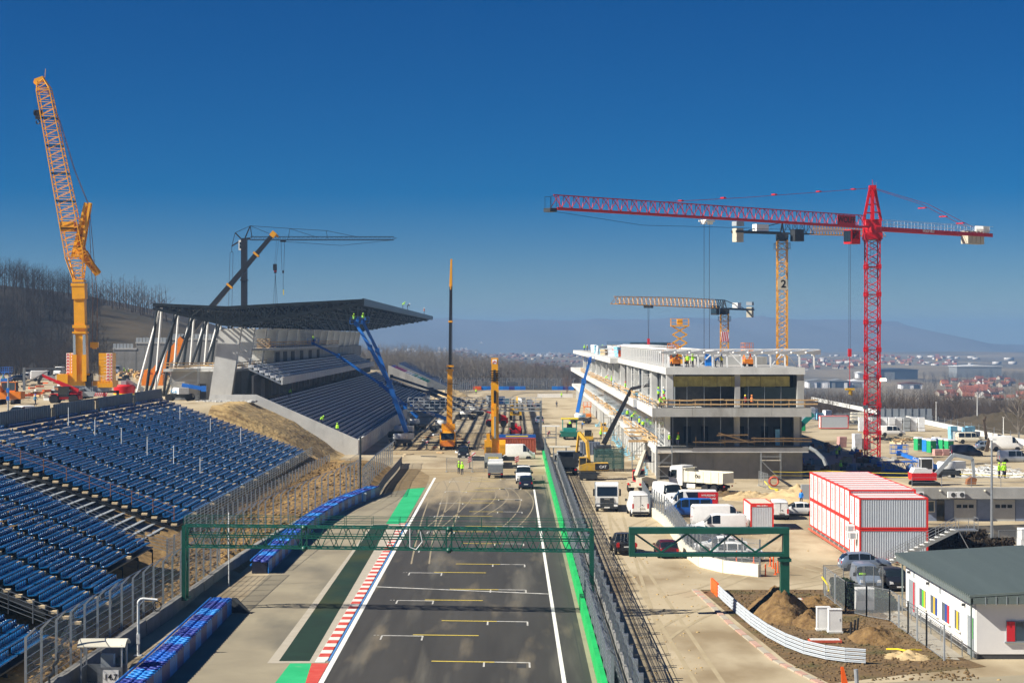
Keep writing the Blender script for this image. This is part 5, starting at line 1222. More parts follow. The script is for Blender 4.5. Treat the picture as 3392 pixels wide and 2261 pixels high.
def wheel_mesh(r, wd):
    k = (r, wd)
    if k not in WHEEL:
        a = MB().lathe([(r*.6,-wd/2),(r*.97,-wd/2),(r,-wd*.3),(r,wd*.3),(r*.97,wd/2),(r*.6,wd/2)], n=16, axis='x').mesh('wheel', 'rubber', 40)
        rm = MB().lathe([(r*.62,wd*.48),(r*.56,wd*.36),(r*.15,wd*.40),(r*.12,wd*.46)], n=10, axis='x')
        rm.lathe([(r*.62,-wd*.48),(r*.56,-wd*.36),(r*.15,-wd*.40),(r*.12,-wd*.46)], n=10, axis='x')
        WHEEL[k] = (a, rm.mesh('rim', 'rim'))
    return WHEEL[k]
def add_wheel(t, x, y, r, wd=.22, rim=True, rimmat=None):
    a, b = wheel_mesh(r, wd); o = bpy.data.objects.new('wheel', a); C.objects.link(o); o.parent = t; o.location = (x,y,r)
    if rim: q = bpy.data.objects.new('rim', b); C.objects.link(q); q.parent = o
    return o
def vehicle(style, label, cat, loc, rz, paint, group=None, name=None, rear_glass=False, z=None, dark_rear=False):
    s = SPEC[style]; W, L, belt, zb = s['W'], s['L'], s['belt'], s['zb']; pr = s['prof']
    t = thing(name or cat.replace(' ','_'), label, cat, loc, rz, group)
    ys_ = sorted(set([p[0] for p in pr]+[v for ab in s['side'] for v in ab]+list(s['ws'])+list(s['rw'])))
    top = lambda y: float(np.interp(y, [p[0] for p in pr], [p[1] for p in pr]))
    def ring(y):
        z_ = top(y); e = 1-.10*max(0, (abs(y)-L/2+.5)/.5)**2; w_ = W/2*e; b0 = min(zb+.05, z_-.2)
        if z_ > belt+.08: k = min(1, (z_-belt)/.45); wt = w_-.16*k; return [(w_*.9,b0),(w_*.985,b0+.2),(w_,(b0+belt)/2+.1),(w_*.975,belt),(wt,z_-.07),(wt-.16,z_),(0,z_+.03)]
        zz = max(z_, b0+.12); return [(w_*.9,b0),(w_*.985,b0+.12*(zz-b0)/.3 if zz-b0 < .3 else b0+.2),(w_,b0+(zz-b0)*.55),(w_*.975,b0+(zz-b0)*.85),(w_*.90,zz-.015),(w_*.7,zz),(0,zz+.025)]
    rings = [ring(y) for y in ys_]; body, gla = MB(), MB()
    for sx in (-1, 1):
        for i in range(len(ys_)-1):
            ym = (ys_[i]+ys_[i+1])/2
            for k in range(6):
                q = [(sx*rings[i][k][0],ys_[i],rings[i][k][1]),(sx*rings[i+1][k][0],ys_[i+1],rings[i+1][k][1]),(sx*rings[i+1][k+1][0],ys_[i+1],rings[i+1][k+1][1]),(sx*rings[i][k+1][0],ys_[i],rings[i][k+1][1])]
                g = (k == 3 and any(a < ym < b for a, b in s['side'])) or (k in (4,5) and (s['ws'][0] < ym < s['ws'][1] or (s['rw'][0] < ym < s['rw'][1] and s['rw'][1]-s['rw'][0] > .05)))
                (gla if g else body).add(q, [(0,1,2,3)])
        for i in (0, -1):
            r_ = rings[i]; body.add([(sx*p[0],ys_[i],p[1]) for p in r_]+[(0,ys_[i],r_[0][1])], [tuple(range(len(r_)+1))])
    bmw = body; bm_o = body.build('body', paint, t, smooth=50); gla.build('window', 'glass', t, smooth=50)
    def weld(o):
        b = bmesh.new(); b.from_mesh(o.data); bmesh.ops.remove_doubles(b, verts=b.verts, dist=.002); bmesh.ops.recalc_face_normals(b, faces=b.faces); b.to_mesh(o.data); b.free(); o.data.polygons.foreach_set('use_smooth', [True]*len(o.data.polygons)); o.data.set_sharp_from_angle(angle=R(38))
    weld(bm_o)
    MB().bx(-W/2*.86,W/2*.86,-L/2+.25,L/2-.25,zb-.04,zb+.1).build('underside', 'rubber', t)
    y0, y1 = -L/2, L/2; tall = belt > 1.03
    for sx in (-1, 1):
        for wy in s['wh']:
            MB().lathe([(s['r']*1.16,-.006),(s['r']*1.16,.006)], (sx*(W/2*.985),wy,s['r']+.02), 14, 0, 'x').build('wheel_arch', 'rubber', t)
            add_wheel(t, sx*(W/2-.09), wy, s['r'], .22)
        zl = belt-.02 if not tall else belt+.0
        tl = .22 if not tall else .5
        if style != 'cab': MB().bx(sx*(W/2*.80)-.09,sx*(W/2*.80)+.09,y0-.0,y0+.14,zl-.18-tl/2,zl-.18+tl/2).build('tail_lamp', 'lamp_red', t)
        zh = belt-.28; MB().prism([(sx*W/2*.88,zh-.1),(sx*W/2*.52,zh-.08),(sx*W/2*.60,zh+.09),(sx*W/2*.84,zh+.12)], 'y', y1-.22, y1-.03).build('headlamp', 'lamp_clear', t)
        my = s['ws'][1]-.32; MB().box((sx*(W/2+.11),my,belt+.12 if tall else belt+.08), (.2,.12,.28 if tall else .14)).build('mirror', 'rubber' if tall else paint, t)
    if style != 'cab': MB().bx(-W/2*.88,W/2*.88,y0-.05,y0+.1,zb+.05,zb+.30).build('bumper', paint if not tall else 'rubber', t)
    MB().bx(-W/2*.88,W/2*.88,y1-.1,y1+.04,zb+.02,zb+.26).build('bumper', paint if not tall else 'rubber', t)
    MB().bx(-W/2*.42,W/2*.42,y1-.1,y1+.012,zb+.3,zb+.46).build('grille', 'rubber', t)
    MB().bx(-.26,.26,y1+.03,y1+.055,zb+.1,zb+.21).build('plate', 'plate', t)
    if style != 'cab': MB().bx(-.26,.26,y0-.075,y0-.04,belt-.42 if not tall else belt-.35,belt-.31 if not tall else belt-.24).build('plate', 'plate', t)
    if style in ('van','panelvan','halfvan','minibus','smallvan'):
        H_ = max(p[1] for p in pr); sm = MB().bx(-.012,.012,y0-.006,y0+.1,zb+.3,H_-.2)
        sm.bx(-W/2*.9,W/2*.9,y0-.005,y0+.1,H_-.2,H_-.185); sm.bx(.1,.24,y0-.03,y0+.05,belt-.1,belt-.02); sm.build('door_seam', 'rubber', t)
        if rear_glass: 
            for sx in (-1,1): MB().bx(min(sx*.06,sx*(W/2-.22)),max(sx*.06,sx*(W/2-.22)),y0+.0,y0+.035,belt+.08,H_-.3).build('window', 'glass', t)
    return t
V = vehicle
def at(x, y, z=0): g = G(x, y, z); return (g.x, g.y, g.z)
RG = PI/2
# on the track and the pit lane
V('van', 'white van parked in front of the rusty red container', 'van', at(1712,1523), -RG, 'paint_white')
V('smallvan', 'black car facing the camera between the two yellow truck cranes', 'car', at(1536,1517), PI, 'paint_black', name='parked_car')
V('suv', 'dark car close behind the white flatbed van on the track', 'car', (1.6,240.5,0), 0, 'paint_darkblue', name='parked_car')
t = V('cab', 'white tipper van facing the camera at the right of the track', 'truck', (1.35,248,0), PI, 'paint_white', name='tipper_truck')
MB().bx(-1.05,1.05,-4.4,-1.4,.9,1.0).bx(-1.05,1.05,-1.5,-1.4,1,1.7).bx(-1.05,-1.0,-4.4,-1.4,1,1.5).bx(1.0,1.05,-4.4,-1.4,1,1.5).build('tipper_body', 'paint_grey', t); MB().bx(-.45,.45,-4.4,-1,.5,.9).build('chassis', 'rubber', t)
for sx in (-1,1): add_wheel(t, sx*.9, -2.9, .35)
V('van', 'white van seen from behind, parked right of the white tipper lorry', 'van', at(2113,1704), R(2), 'paint_white')
t = V('pickup', 'black pickup with chrome roll bar, rear towards the camera', 'pickup', (9.7,168.5,0), R(4), 'paint_black', name='pickup_truck')
MB().bx(-.78,.78,-2.4,-.75,1.0,1.07).build('load_bed', 'rubber', t)
rb = MB(); rb.path([(-.8,-.8,1.1),(-.66,-.9,1.78),(.66,-.9,1.78),(.8,-.8,1.1)], .045, 6); 
for x in (-.3,.0,.3): rb.tube((x,-.85,1.1),(x,-.88,1.75),.025,5)
rb.build('roll_bar', 'chrome', t)
for sx in (-1,1): MB().bx(sx*.78-.13,sx*.78+.13,-2.64,-2.55,.78,1.08).build('tail_lamp', 'lamp_red', t)
V('hatch', 'dark red hatchback driving away beside the white barrier wall', 'car', at(2207,1841), R(3), 'paint_darkred', name='parked_car')
V('pickup', 'grey pickup behind the yellow excavator on the pit lane', 'pickup', (9.6,287,0), 0, 'paint_silver', name='pickup_truck')
V('suv', 'dark pickup truck in the shade far down the pit lane', 'car', (5.8,421,0), 0, 'paint_bluegrey', name='parked_car')
# car park on the right
V('van', 'white high roofed van at the far end of the mesh fence, front towards the camera', 'van', (17.6,217,0), PI+R(18), 'paint_white')
rv = V('van', 'white van with red and black sides parked behind the blue minibus', 'van', (19.3,206.8,0), RG, 'paint_white')
MB().bx(-1.006,-.99,-2.75,-.6,.55,2.3).build('red_panel', 'paint_red', rv); MB().prism([(-.62,.55),(-.62,2.3),(.7,2.3),(.2,1.2),(.9,.55)], 'x', -1.008, -.992).build('black_panel', 'paint_darkblue', rv)
MB().bx(-.9,.9,-2.83,-2.79,.55,2.2).build('red_door', 'paint_red', rv)
lettering('NYÍLÁSZÁRÓ', .25, 'print_white', (-1.015,-1.75,1.95), (PI/2,0,-RG), rv)
lettering('GARÁZSKAPU', .25, 'print_white', (-1.015,-1.75,1.6), (PI/2,0,-RG), rv)
V('minibus', 'blue minibus with dark windows, nose to the left', 'minibus', (18.6,202.2,0), RG, 'paint_blue')
V('van', 'long white panel van with its nose to the right, partly behind another van', 'van', (20.4,188.8,0), -RG, 'paint_white')
V('panelvan', 'white low roofed van with its nose to the left, above the green sign frame', 'van', (20.0,184.4,0), RG, 'paint_white')
V('hatch', 'white car with red lamps parked first behind the white barrier wall', 'car', (17.6,178.6,0), -RG, 'paint_white', name='parked_car')
V('sedan', 'dark blue saloon parked between two white cars', 'car', (18.0,174.3,0), -RG, 'paint_darkblue', name='parked_car')
V('sedan', 'white saloon with its nose to the left in the row by the barrier', 'car', (18.3,168.6,0), RG, 'paint_white', name='parked_car')
V('suv', 'white crossover with its nose to the right, nearest car behind the barrier', 'car', (19.0,162.2,0), -RG, 'paint_white', name='parked_car')
V('halfvan', 'grey backed white van parked behind the small site container', 'van', (27.9,200.8,0), R(-3), 'paint_white')
V('sedan', 'white and black car half hidden behind the tall container stack', 'car', (30.3,203.5,0), RG, 'paint_white', name='parked_car')
V('hatch', 'silver blue hatchback at the foot of the metal stairs', 'car', (28.7,155.8,0), -RG, 'paint_bluegrey', name='parked_car')
v_ = V('smallvan', 'blue grey small van facing the camera with a lime vest on its dashboard', 'van', (26.7,144.6,0), PI, 'paint_bluegrey'); MB().bx(.25,.7,1.15,1.3,1.18,1.3).build('vest', 'hi_vis', v_)
V('estate', 'black estate car facing the camera beside the office corner', 'car', (28.9,144.8,0), PI, 'paint_black', name='parked_car')
# upper yard
def yard(x, y): return at(x, y)
V('halfvan', 'white van with three windows parked by the red crane mast', 'van', yard(2954,1443), -RG, 'paint_white')
V('van', 'white roofed van behind the van at the red crane mast', 'van', (77,420,0), -RG, 'paint_cream')
V('minibus', 'cream minibus parked behind the green and blue toilets', 'minibus', yard(3213,1467), -RG, 'paint_cream')
V('panelvan', 'black van with a white panel on its side near the pink brick pallets', 'van', yard(3200,1513), -RG, 'paint_darkblue')
V('van', 'white long van at the right edge of the yard', 'van', yard(3330,1492), -RG, 'paint_white')
V('halfvan', 'silver van at the right edge of the yard, nearest of the vans there', 'van', yard(3360,1533), -RG, 'paint_silver')
V('estate', 'dark estate car parked behind the white long van', 'car', yard(3278,1489), -RG, 'paint_bluegrey', name='parked_car')
# left plateau
PZ = 8.75
V('smallvan', 'white van with an orange panel behind the leftmost corrugated wall', 'van', at(66,1392,8.7), PI-R(25), 'paint_white')
V('smallvan', 'white van in the row under the dark woods', 'van', at(86,1258,8.7), PI-R(20), 'paint_white')
V('van', 'white and red van under the dark woods beside the yellow crane', 'van', at(142,1262,8.7), R(-70), 'paint_white')
V('van', 'white van half hidden behind the yellow crane counterweight', 'van', at(196,1245,8.7), PI, 'paint_white')
V('hatch', 'dark blue car parked at far left under the woods', 'car', at(54,1262,8.7), PI-R(30), 'paint_darkblue', name='parked_car')
V('van', 'white box van in front of the concrete retaining wall', 'van', at(388,1240,8.7), PI, 'paint_silver')
V('smallvan', 'white van at the far end of the track by the barriers', 'van', (4.6,520,0), 0, 'paint_silver')
V('suv', 'dark car at the far end of the track', 'car', (6.5,505,0), 0, 'paint_darkblue', name='parked_car')

# lorries
def lorry(label, loc, rz, cabmat, bodymat, L=6.6, three=True, letters=None, heap=True, deep=1.5):
    t = thing('tipper_lorry', label, 'truck', loc, rz)
    MB().bx(-.45,.45,-L,.9,.6,.95).bx(-1.1,1.1,-.9,-.3,.55,1.1).build('chassis', 'rubber', t)
    c = MB(); c.prism([(1.55,.75),(1.62,1.6),(1.45,2.95),(1.2,3.15),(-.35,3.15),(-.35,.75)], 'x', -1.22, 1.22); c.build('cab', cabmat, t)
    MB().prism([(1.605,1.75),(1.64,1.75),(1.505,2.75),(1.47,2.75)], 'x', -1.08, 1.08).build('windscreen', 'glass', t)
    for sx in (-1,1):
        MB().prism([(1.4,1.7),(1.25,2.65),(.45,2.65),(.45,1.7)], 'x', min(sx*1.2,sx*1.235), max(sx*1.2,sx*1.235)).build('window', 'glass', t)
        MB().bx(sx*1.42-.1,sx*1.42+.1,1.35,1.5,1.75,2.5).bx(min(sx*1.2,sx*1.42),max(sx*1.2,sx*1.42),1.4,1.45,2.45,2.5).build('mirror', 'rubber', t)
        MB().bx(sx*.95-.2,sx*.95+.2,1.66,1.72,.62,.85).build('headlamp', 'lamp_clear', t)
    MB().bx(-1.22,1.22,1.5,1.68,.4,.95).bx(-.75,.75,1.58,1.66,1.0,1.55).build('grille', 'dark_steel', t)
    MB().bx(-.3,.3,1.69,1.71,.45,.58).build('plate', 'plate', t)
    if letters: lettering(letters, .26, 'chrome', (0,1.675,1.42), (PI/2,0,PI), t)
    z0 = 1.2; b = MB().bx(-1.25,1.25,-L,-.6,z0,z0+.12).bx(-1.25,-1.17,-L,-.6,z0+.12,z0+deep).bx(1.17,1.25,-L,-.6,z0+.12,z0+deep).bx(-1.17,1.17,-.68,-.6,z0+.12,z0+deep+.35).bx(-1.17,1.17,-L,-L+.08,z0+.12,z0+deep-.1).bx(-1.3,1.3,-.9,-.5,z0+deep+.3,z0+deep+.38)
    for y in np.arange(-L+.6,-.7,1.1): b.bx(-1.29,-1.25,y,y+.1,z0,z0+deep).bx(1.25,1.29,y,y+.1,z0,z0+deep)
    b.build('tipper_body', bodymat, t)
    for sx in (-1,1):
        add_wheel(t, sx*1.05, .75, .5, .32); MB().bx(sx*.9-.14,sx*.9+.14,-L-.05,-L+.02,.75,.95).build('tail_lamp', 'lamp_red', t)
        for y in (-L+2.6,-L+1.3): add_wheel(t, sx*1.0, y, .5, .5)
        MB().bx(sx*1.1-.12,sx*1.1+.12,-2.2,-1.0,.5,1.0).build('fuel_tank', 'zinc_white', t)
    return t
lorry('white tipper lorry with dark body driving towards the camera on the pit lane', (10.25,209,0), PI-R(2), 'paint_white', 'paint_grey', letters='MAN')
tl = lorry('white tipper lorry with a cream load body in front of the pit building', (21.3,236.3,0), R(52), 'paint_white', 'paint_cream', 6.2, deep=1.35)
lettering('ÖLI', .5, 'print_black', (-1.31,-2.6,1.95), (PI/2,0,-RG), tl)
t = lorry('small grey tipper lorry standing left of the yellow excavator', (7.4,266,0), R(3), 'paint_grey', 'dark_steel', 4.6)
# small grey box truck by the near crane
b = G(1641,1584); t = thing('box_truck', 'small grey tailgate truck parked behind the retracted yellow crane', 'truck', (b.x,b.y,0), 0)
bb = MB().bx(-1.02,1.02,0,4,.75,1.9); bb.build('load_box', 'paint_grey', t); MB().bx(-.98,.98,4.05,5.6,.6,2.3).build('cab', 'paint_white', t)
sl_ = MB()
for i in range(6): sl_.bx(-1.0,1.0,-.05,-.005,.8+i*.18,.93+i*.18)
sl_.build('tailgate_slat', 'galvanised', t); MB().bx(-1.05,1.05,0,3.9,1.9,2.05).build('cover', 'zinc_white', t); MB().bx(-1.0,1.0,-.1,.05,.5,.68).build('bumper', 'dark_steel', t)
for sx in (-1,1): add_wheel(t, sx*.85, .9, .4, .3); add_wheel(t, sx*.85, 4.8, .4, .3); MB().bx(sx*.85-.12,sx*.85+.12,-.12,-.1,.52,.66).build('tail_lamp', 'lamp_red', t)

# ================= site machines =================
def tracks(t, L, W, h, wd=.45):
    for sx in (-1,1):
        prof = [(-L/2+h/2*math.cos(a)*1, h/2+h/2*math.sin(a)) for a in (PI/2,3*PI/4,PI,5*PI/4,3*PI/2)]+[(L/2+h/2*math.cos(a), h/2+h/2*math.sin(a)) for a in (-PI/2,-PI/4,0,PI/4,PI/2)]
        MB().prism(prof, 'x', sx*W/2-wd/2, sx*W/2+wd/2).build('track', 'rubber', t)
def big_wheels(t, ys, x, r, wd):
    for y in ys:
        for sx in (-1,1): add_wheel(t, sx*x, y, r, wd)
def cab_box(t, x0, x1, y0, y1, z0, z1, m, glass='glass'):
    c = MB(); f = .07
    for x in (x0, x1-f):
        for y in (y0, y1-f): c.bx(x,x+f,y,y+f,z0,z1)
    c.bx(x0,x1,y0,y1,z1,z1+.1).bx(x0,x1,y0,y1,z0-.05,z0+.3); o = c.build('cab', m, t)
    MB().bx(x0+.02,x1-.02,y0+.02,y1-.02,z0+.3,z1-.01).build('window', glass, o); return o
# wheeled excavator on the pit lane
t = thing('excavator', 'yellow wheeled excavator with raised arm on the pit lane', 'excavator', (10.0,255,0), R(0))
MB().bx(-1.2,1.2,-2.3,2.3,.75,1.25).bx(-1.3,1.3,-2.7,-2.4,.3,1.0).build('chassis', 'dark_steel', t); big_wheels(t, (-1.6,1.6), 1.05, .55, .45)
MB().prism([(-1.3,1.4),(3.0,1.4),(3.15,1.9),(3.0,2.55),(-.2,2.55),(-1.3,2.2)], 'y', -1.3, 1.25).build('upper_body', 'digger_yellow', t)
MB().prism([(1.0,1.55),(2.95,1.55),(3.2,1.9),(3.05,2.5),(1.0,2.5)], 'y', -1.36, -1.3).build('engine_cover', 'crane_black', t)
lettering('CAT', .55, 'print_white', (2.2,-1.37,2.0), (PI/2,0,0), t); t.scale = (.88,.88,.88)
cab_box(t, -1.35, -.25, -.9, .9, 1.6, 3.3, 'digger_yellow')
mb = MB(); mb.bar((.2,.3,2.2),(-.1,1.5,5.6),.4,.6).bar((-.1,1.5,5.6),(-1.3,2.5,7.0),.34,.55).bar((-1.3,2.5,7.0),(-1.6,3.5,4.0),.3,.4); mb.build('boom', 'digger_yellow', t)
MB().tube((.2,.9,2.4),(-.0,1.7,4.6),.12,6).tube((-.4,1.9,6.3),(-1.4,2.9,6.6),.09,6).build('piston_rod', 'chrome', t)
MB().prism([(3.2,2.9),(4.1,2.9),(4.2,3.6),(3.7,4.1),(3.3,3.9)], 'x', -2.1, -1.1).build('bucket', 'dark_steel', t)
for sx in (-1,1): MB().bx(-1.2,1.2,sx*2.5-.1,sx*2.5+.1,.4,.9).build('blade', 'digger_yellow', t)
# tan telehandler in front of the pit building
def telehandler(label, loc, rz, m, m2, boom=(3.4,3.6), basket=None, r=.62):
    t = thing('telehandler', label, 'telehandler', loc, rz)
    MB().bx(-.85,.85,-2.4,2.2,.7,1.25).prism([(-2.5,.8),(-2.5,1.9),(-1.2,2.0),(1.6,1.5),(2.2,1.2),(2.2,.8)], 'x', .2, 1.0).build('body', m, t)
    big_wheels(t, (-1.55,1.45), .98, r, .45); cab_box(t, -1.05, -.2, -.9, .8, 1.15, 2.6, m2)
    e = Vector((.05,-1.9+boom[0]*1.6,2.0+boom[1])); s_ = Vector((.05,-2.1,2.0))
    MB().bar(s_, s_.lerp(e,.6), .45, .55).bar(s_.lerp(e,.45), e, .34, .42).build('boom', m, t)
    MB().bar(e, e+Vector((0,.5,-.9)), .5, .4).bx(-.6,.7,e.y+.4,e.y+.55,e.z-1.4,e.z-.6).bx(-.5,-.4,e.y+.5,e.y+1.6,e.z-1.4,e.z-1.33).bx(.5,.6,e.y+.5,e.y+1.6,e.z-1.4,e.z-1.33).build('fork', 'dark_steel', t)
    for sx in (-1,1): MB().bx(sx*.8-.12,sx*.8+.12,-2.56,-2.5,1.0,1.25).build('tail_lamp', 'lamp_red', t)
    for y in (-1.55,1.45):
        for sx in (-1,1): MB().bx(sx*1.0-.28,sx*1.0+.28,y-.6,y+.6,r*2+.03,r*2+.1).build('mudguard', m, t)
    return t
telehandler('tan and red telehandler with raised boom beside the pit building corner', (16.0,234.5,0), R(-30), 'ballast', 'paint_red', (1.4,3.0))
telehandler('red telehandler with its boom sloping down to the left, on the dirt track', (-3.6,405,0), RG, 'paint_red', 'crane_black', (3.2,1.6), r=.7)
telehandler('red telehandler seen from behind beside the green wall', (.5,366,0), 0, 'paint_red', 'crane_black', (2.9,.2), r=.7)
telehandler('red telehandler with long boom in front of the yellow crane', at(215,1337,8.7), RG, 'paint_red', 'crane_black', (3.4,2.4), r=.75)
# second, rear view excavator
t = thing('excavator', 'yellow excavator seen from behind under the steel signal gantry', 'excavator', (.6,440,0)); tracks(t, 3.8, 2.2, .9, .55)
MB().bx(-1.35,1.35,-2,1.6,1.05,2.4).build('upper_body', 'machine_yellow', t); MB().bx(-.7,.7,-2.06,-2,1.4,2.1).build('engine_cover', 'crane_black', t); lettering('CAT', .5, 'print_white', (0,-2.08,1.75), (PI/2,0,0), t)
cab_box(t, -1.3, -.4, .1, 1.5, 2.3, 3.2, 'machine_yellow'); MB().bar((.3,.6,2.3),(.3,3.5,5),.4,.6).bar((.3,3.5,5),(.3,5.5,2.6),.3,.45).build('boom', 'machine_yellow', t)
# paver
t = thing('road_paver', 'green road paver with a yellow canopy on the pit lane', 'paver', (10.6,358,0), PI)
tracks(t, 3.2, 2.0, .9, .4); MB().prism([(-2.4,.5),(-2.4,1.5),(-1.2,2.0),(1.4,1.9),(1.6,.6)], 'x', -1.15, 1.15).build('body', 'teal', t)
MB().prism([(1.5,.5),(3.3,.5),(3.5,1.4),(1.5,1.2)], 'x', -1.7, 1.7).build('hopper', 'teal', t); MB().bx(-1.9,1.9,-3.2,-2.5,.1,.7).build('screed', 'dark_steel', t)
c = MB()
for x in (-1.3,1.3):
    for y in (-2,.6): c.tube((x,y,1.5),(x,y,3.6),.06,5)
c.build('canopy_post', 'teal', t); MB().bx(-1.6,1.6,-2.3,.9,3.6,3.8).build('canopy', 'yellow_plastic', t); MB().bx(-.5,.5,-1.6,-.9,1.9,2.7).build('seat', 'rubber', t)
for sx in (-1,1): MB().bx(min(sx*1.2,sx*1.9),max(sx*1.2,sx*1.9),1.5,2.9,1.2,1.5).build('hopper_wing', 'teal', t)
# skid steer, mini roller, scissor lifts
t = thing('skid_loader', 'small yellow skid loader on the pit lane near the paver', 'loader', at(1948,1466), 0)
MB().bx(-.75,.75,-1.4,1.0,.45,1.2).build('body', 'machine_yellow', t); big_wheels(t, (-.8,.65), .75, .42, .35); cab_box(t, -.6, .6, -.8, .5, 1.1, 2.2, 'crane_black')
MB().bx(-1.0,1.0,-2.2,-1.5,.1,.6).build('bucket', 'dark_steel', t); MB().bar((-.8,.8,1.7),(-.8,-1.6,.8),.15,.2).bar((.8,.8,1.7),(.8,-1.6,.8),.15,.2).build('lift_arm', 'machine_yellow', t)
def scissor(label, loc, rz, h, m='machine_yellow', w_=1.8, l_=3.6, group=None):
    t = thing('scissor_lift', label, 'lift', loc, rz, group); MB().bx(-w_/2,w_/2,-l_/2,l_/2,.35,1.0).build('base', m, t); big_wheels(t, (-l_/2+.5,l_/2-.5), w_/2-.1, .36, .3)
    a = MB(); n = max(1, round((h-1)/1.4)); dh = (h-1)/n
    for k in range(n):
        for x in (-w_/2+.15,w_/2-.15):
            z = 1+dh*k; a.bar((x,-l_/2*.8,z),(x,l_/2*.8,z+dh),.1,.16).bar((x,l_/2*.8,z),(x,-l_/2*.8,z+dh),.1,.16)
    a.build('scissor_arm', m, t); MB().bx(-w_/2,w_/2,-l_/2,l_/2,h,h+.18).build('platform', m, t); r_ = MB()
    for z in (h+.6,h+1.15):
        for x in (-w_/2,w_/2): r_.tube((x,-l_/2,z),(x,l_/2,z),.035,4)
        for y in (-l_/2,l_/2): r_.tube((-w_/2,y,z),(w_/2,y,z),.035,4)
    for x in (-w_/2,0,w_/2):
        for y in (-l_/2,0,l_/2): r_.tube((x,y,h),(x,y,h+1.15),.035,4)
    r_.build('guard_rail', m, t); return t
scissor('low orange scissor lift parked beside the pit building garages', at(1945,1384), 0, 2.6, 'machine_orange')
t = scissor('tall yellow scissor lift raised high on the pit building roof', (25.3,290,14.62), R(90), 6.0, 'tower_yellow', 1.5, 2.7)
MB().bx(-.6,.6,-.4,.4,6.25,7.1).build('control_box', 'tower_yellow', t)
t = thing('mini_digger', 'small yellow machine beside the pit garages', 'digger', at(2001,1440), 0); tracks(t, 2, 1.3, .5, .3); MB().bx(-.7,.7,-1,.8,.6,1.5).build('body', 'machine_yellow', t); cab_box(t, -.5, .4, -.2, .8, 1.5, 2.2, 'machine_yellow'); MB().bar((.3,.8,1.2),(.3,2.2,2.2),.2,.3).bar((.3,2.2,2.2),(.3,2.9,.7),.15,.2).build('boom', 'machine_yellow', t)
# boom lifts
def boom_lift(label, base, rz, pts, basket=True, m='lift_blue', w0=.75, letters=None, turret='zinc_white', group=None, people=0, lit=None):
    t = thing('boom_lift', label, 'boom lift', base, 0, group); b = Vector(base)
    ch = MB().box((0,0,.85), (2.4,4.2,.55), rz); ch.build('chassis', 'dark_steel', t)
    for y in (-1.6,1.6):
        for sx in (-1,1):
            p = Matrix.Rotation(rz,4,'Z') @ Vector((sx*1.25,y,0)); o = add_wheel(t, p.x, p.y, .6, .42); o.rotation_euler = (0,0,rz)
    tu = MB(); tu.lathe([(1.0,1.15),(1.25,1.3),(1.3,1.9),(1.1,2.2)], n=14).box((1.0*math.cos(rz+.4),1.0*math.sin(rz+.4),1.7), (3.0,1.6,1.0), rz+.4); tu.build('turret', turret, t, smooth=40)
    P_ = [Vector(p)-b for p in pts]; n = len(P_)-1
    for i in range(n):
        a, c = P_[i], P_[i+1]; ww = w0*(1-.5*i/max(1,n)); MB().bar(a, c, ww*.8, ww).build('boom_section', m, t)
        MB().box(tuple(c), (ww*1.3,ww*1.3,ww*1.5)).build('boom_joint', m, t)
    if letters: 
        for (txt, sz, f, i) in letters:
            a, c = P_[i], P_[i+1]; d = (c-a).normalized(); p = a.lerp(c, f); ang_ = math.atan2(d.z, d.x); s_ = -1 if abs(ang_) > PI/2 else 1
            e = Matrix.Rotation(-(ang_ if s_ > 0 else ang_-PI),4,'Y') @ Matrix.Rotation(PI/2,4,'X')
            lettering(txt, sz, 'print_white', p+Vector((0,-w0*.46,0)), e.to_euler(), t)
    if basket:
        c = P_[-1]; q = MB()
        for z in (0,.55,1.1):
            for y in (-.45,.45): q.tube(c+Vector((-1.1,y,z)), c+Vector((1.1,y,z)), .035, 4)
            for x in (-1.1,1.1): q.tube(c+Vector((x,-.45,z)), c+Vector((x,.45,z)), .035, 4)
        for x in (-1.1,-.35,.35,1.1):
            for y in (-.45,.45): q.tube(c+Vector((x,y,0)), c+Vector((x,y,1.1)), .03, 4)
        q.box(c+Vector((0,0,-.02)), (2.2,.9,.06)).box(c+Vector((.2,.5,.7)), (.6,.15,.5)); q.build('basket', m, t)
    return t
b1 = (-19.7,333,0)
boom_lift('bright blue boom lift with a raised boom, nearest of those by the new stand', b1, R(20), [(-18.6,333,2.4),tuple(P(1290,1270,333.5)),tuple(P(1226,1150,333.5)),tuple(P(1180,1072,334))])
boom_lift('second blue boom lift, its raised boom just behind the first one', (-21.4,362,0), R(-30), [(-20.5,362,2.4),tuple(P(1300,1300,361)),tuple(P(1250,1160,361)),tuple(P(1203,1068,360))], letters=[('mateco',.95,.5,0)])
boom_lift('dark blue boom lift reaching a low boom into the upper tier', (-20.5,392,0), R(60), [(-19.6,392,2.6),tuple(P(1345,1345,392)),tuple(P(1262,1272,392)),tuple(P(1120,1178,392)),tuple(P(1037,1137,391))], letters=[('mateco',.9,.4,1)])
boom_lift('blue boom lift folded low on the ground beside the new stand', (-14.5,386,0), R(80), [(-13.2,386,2.4),(-21,385,5.2),(-24,385,6)], False, letters=[('mateco',.9,.5,0)])
boom_lift('dark blue boom lift with a long boom lying over the far seats', (-9.5,462,0), R(80), [(-9.5,462,2.6),tuple(P(1430,1290,462)),tuple(P(1297,1246,462))], False, 'paint_darkblue')
boom_lift('dark boom lift with a lower boom lying towards the new stand', (-11.0,440,0), R(80), [(-11,440,2.4),tuple(P(1420,1300,440)),tuple(P(1282,1262,440))], False, 'paint_darkblue')
boom_lift('blue boom lift with grey turret raised beside the pit building', at(1922,1401), R(70), [tuple(Vector(at(1922,1401))+Vector((-.6,0,2.4))),tuple(P(1934,1262,421)),tuple(P(1953,1196,421))], letters=None)
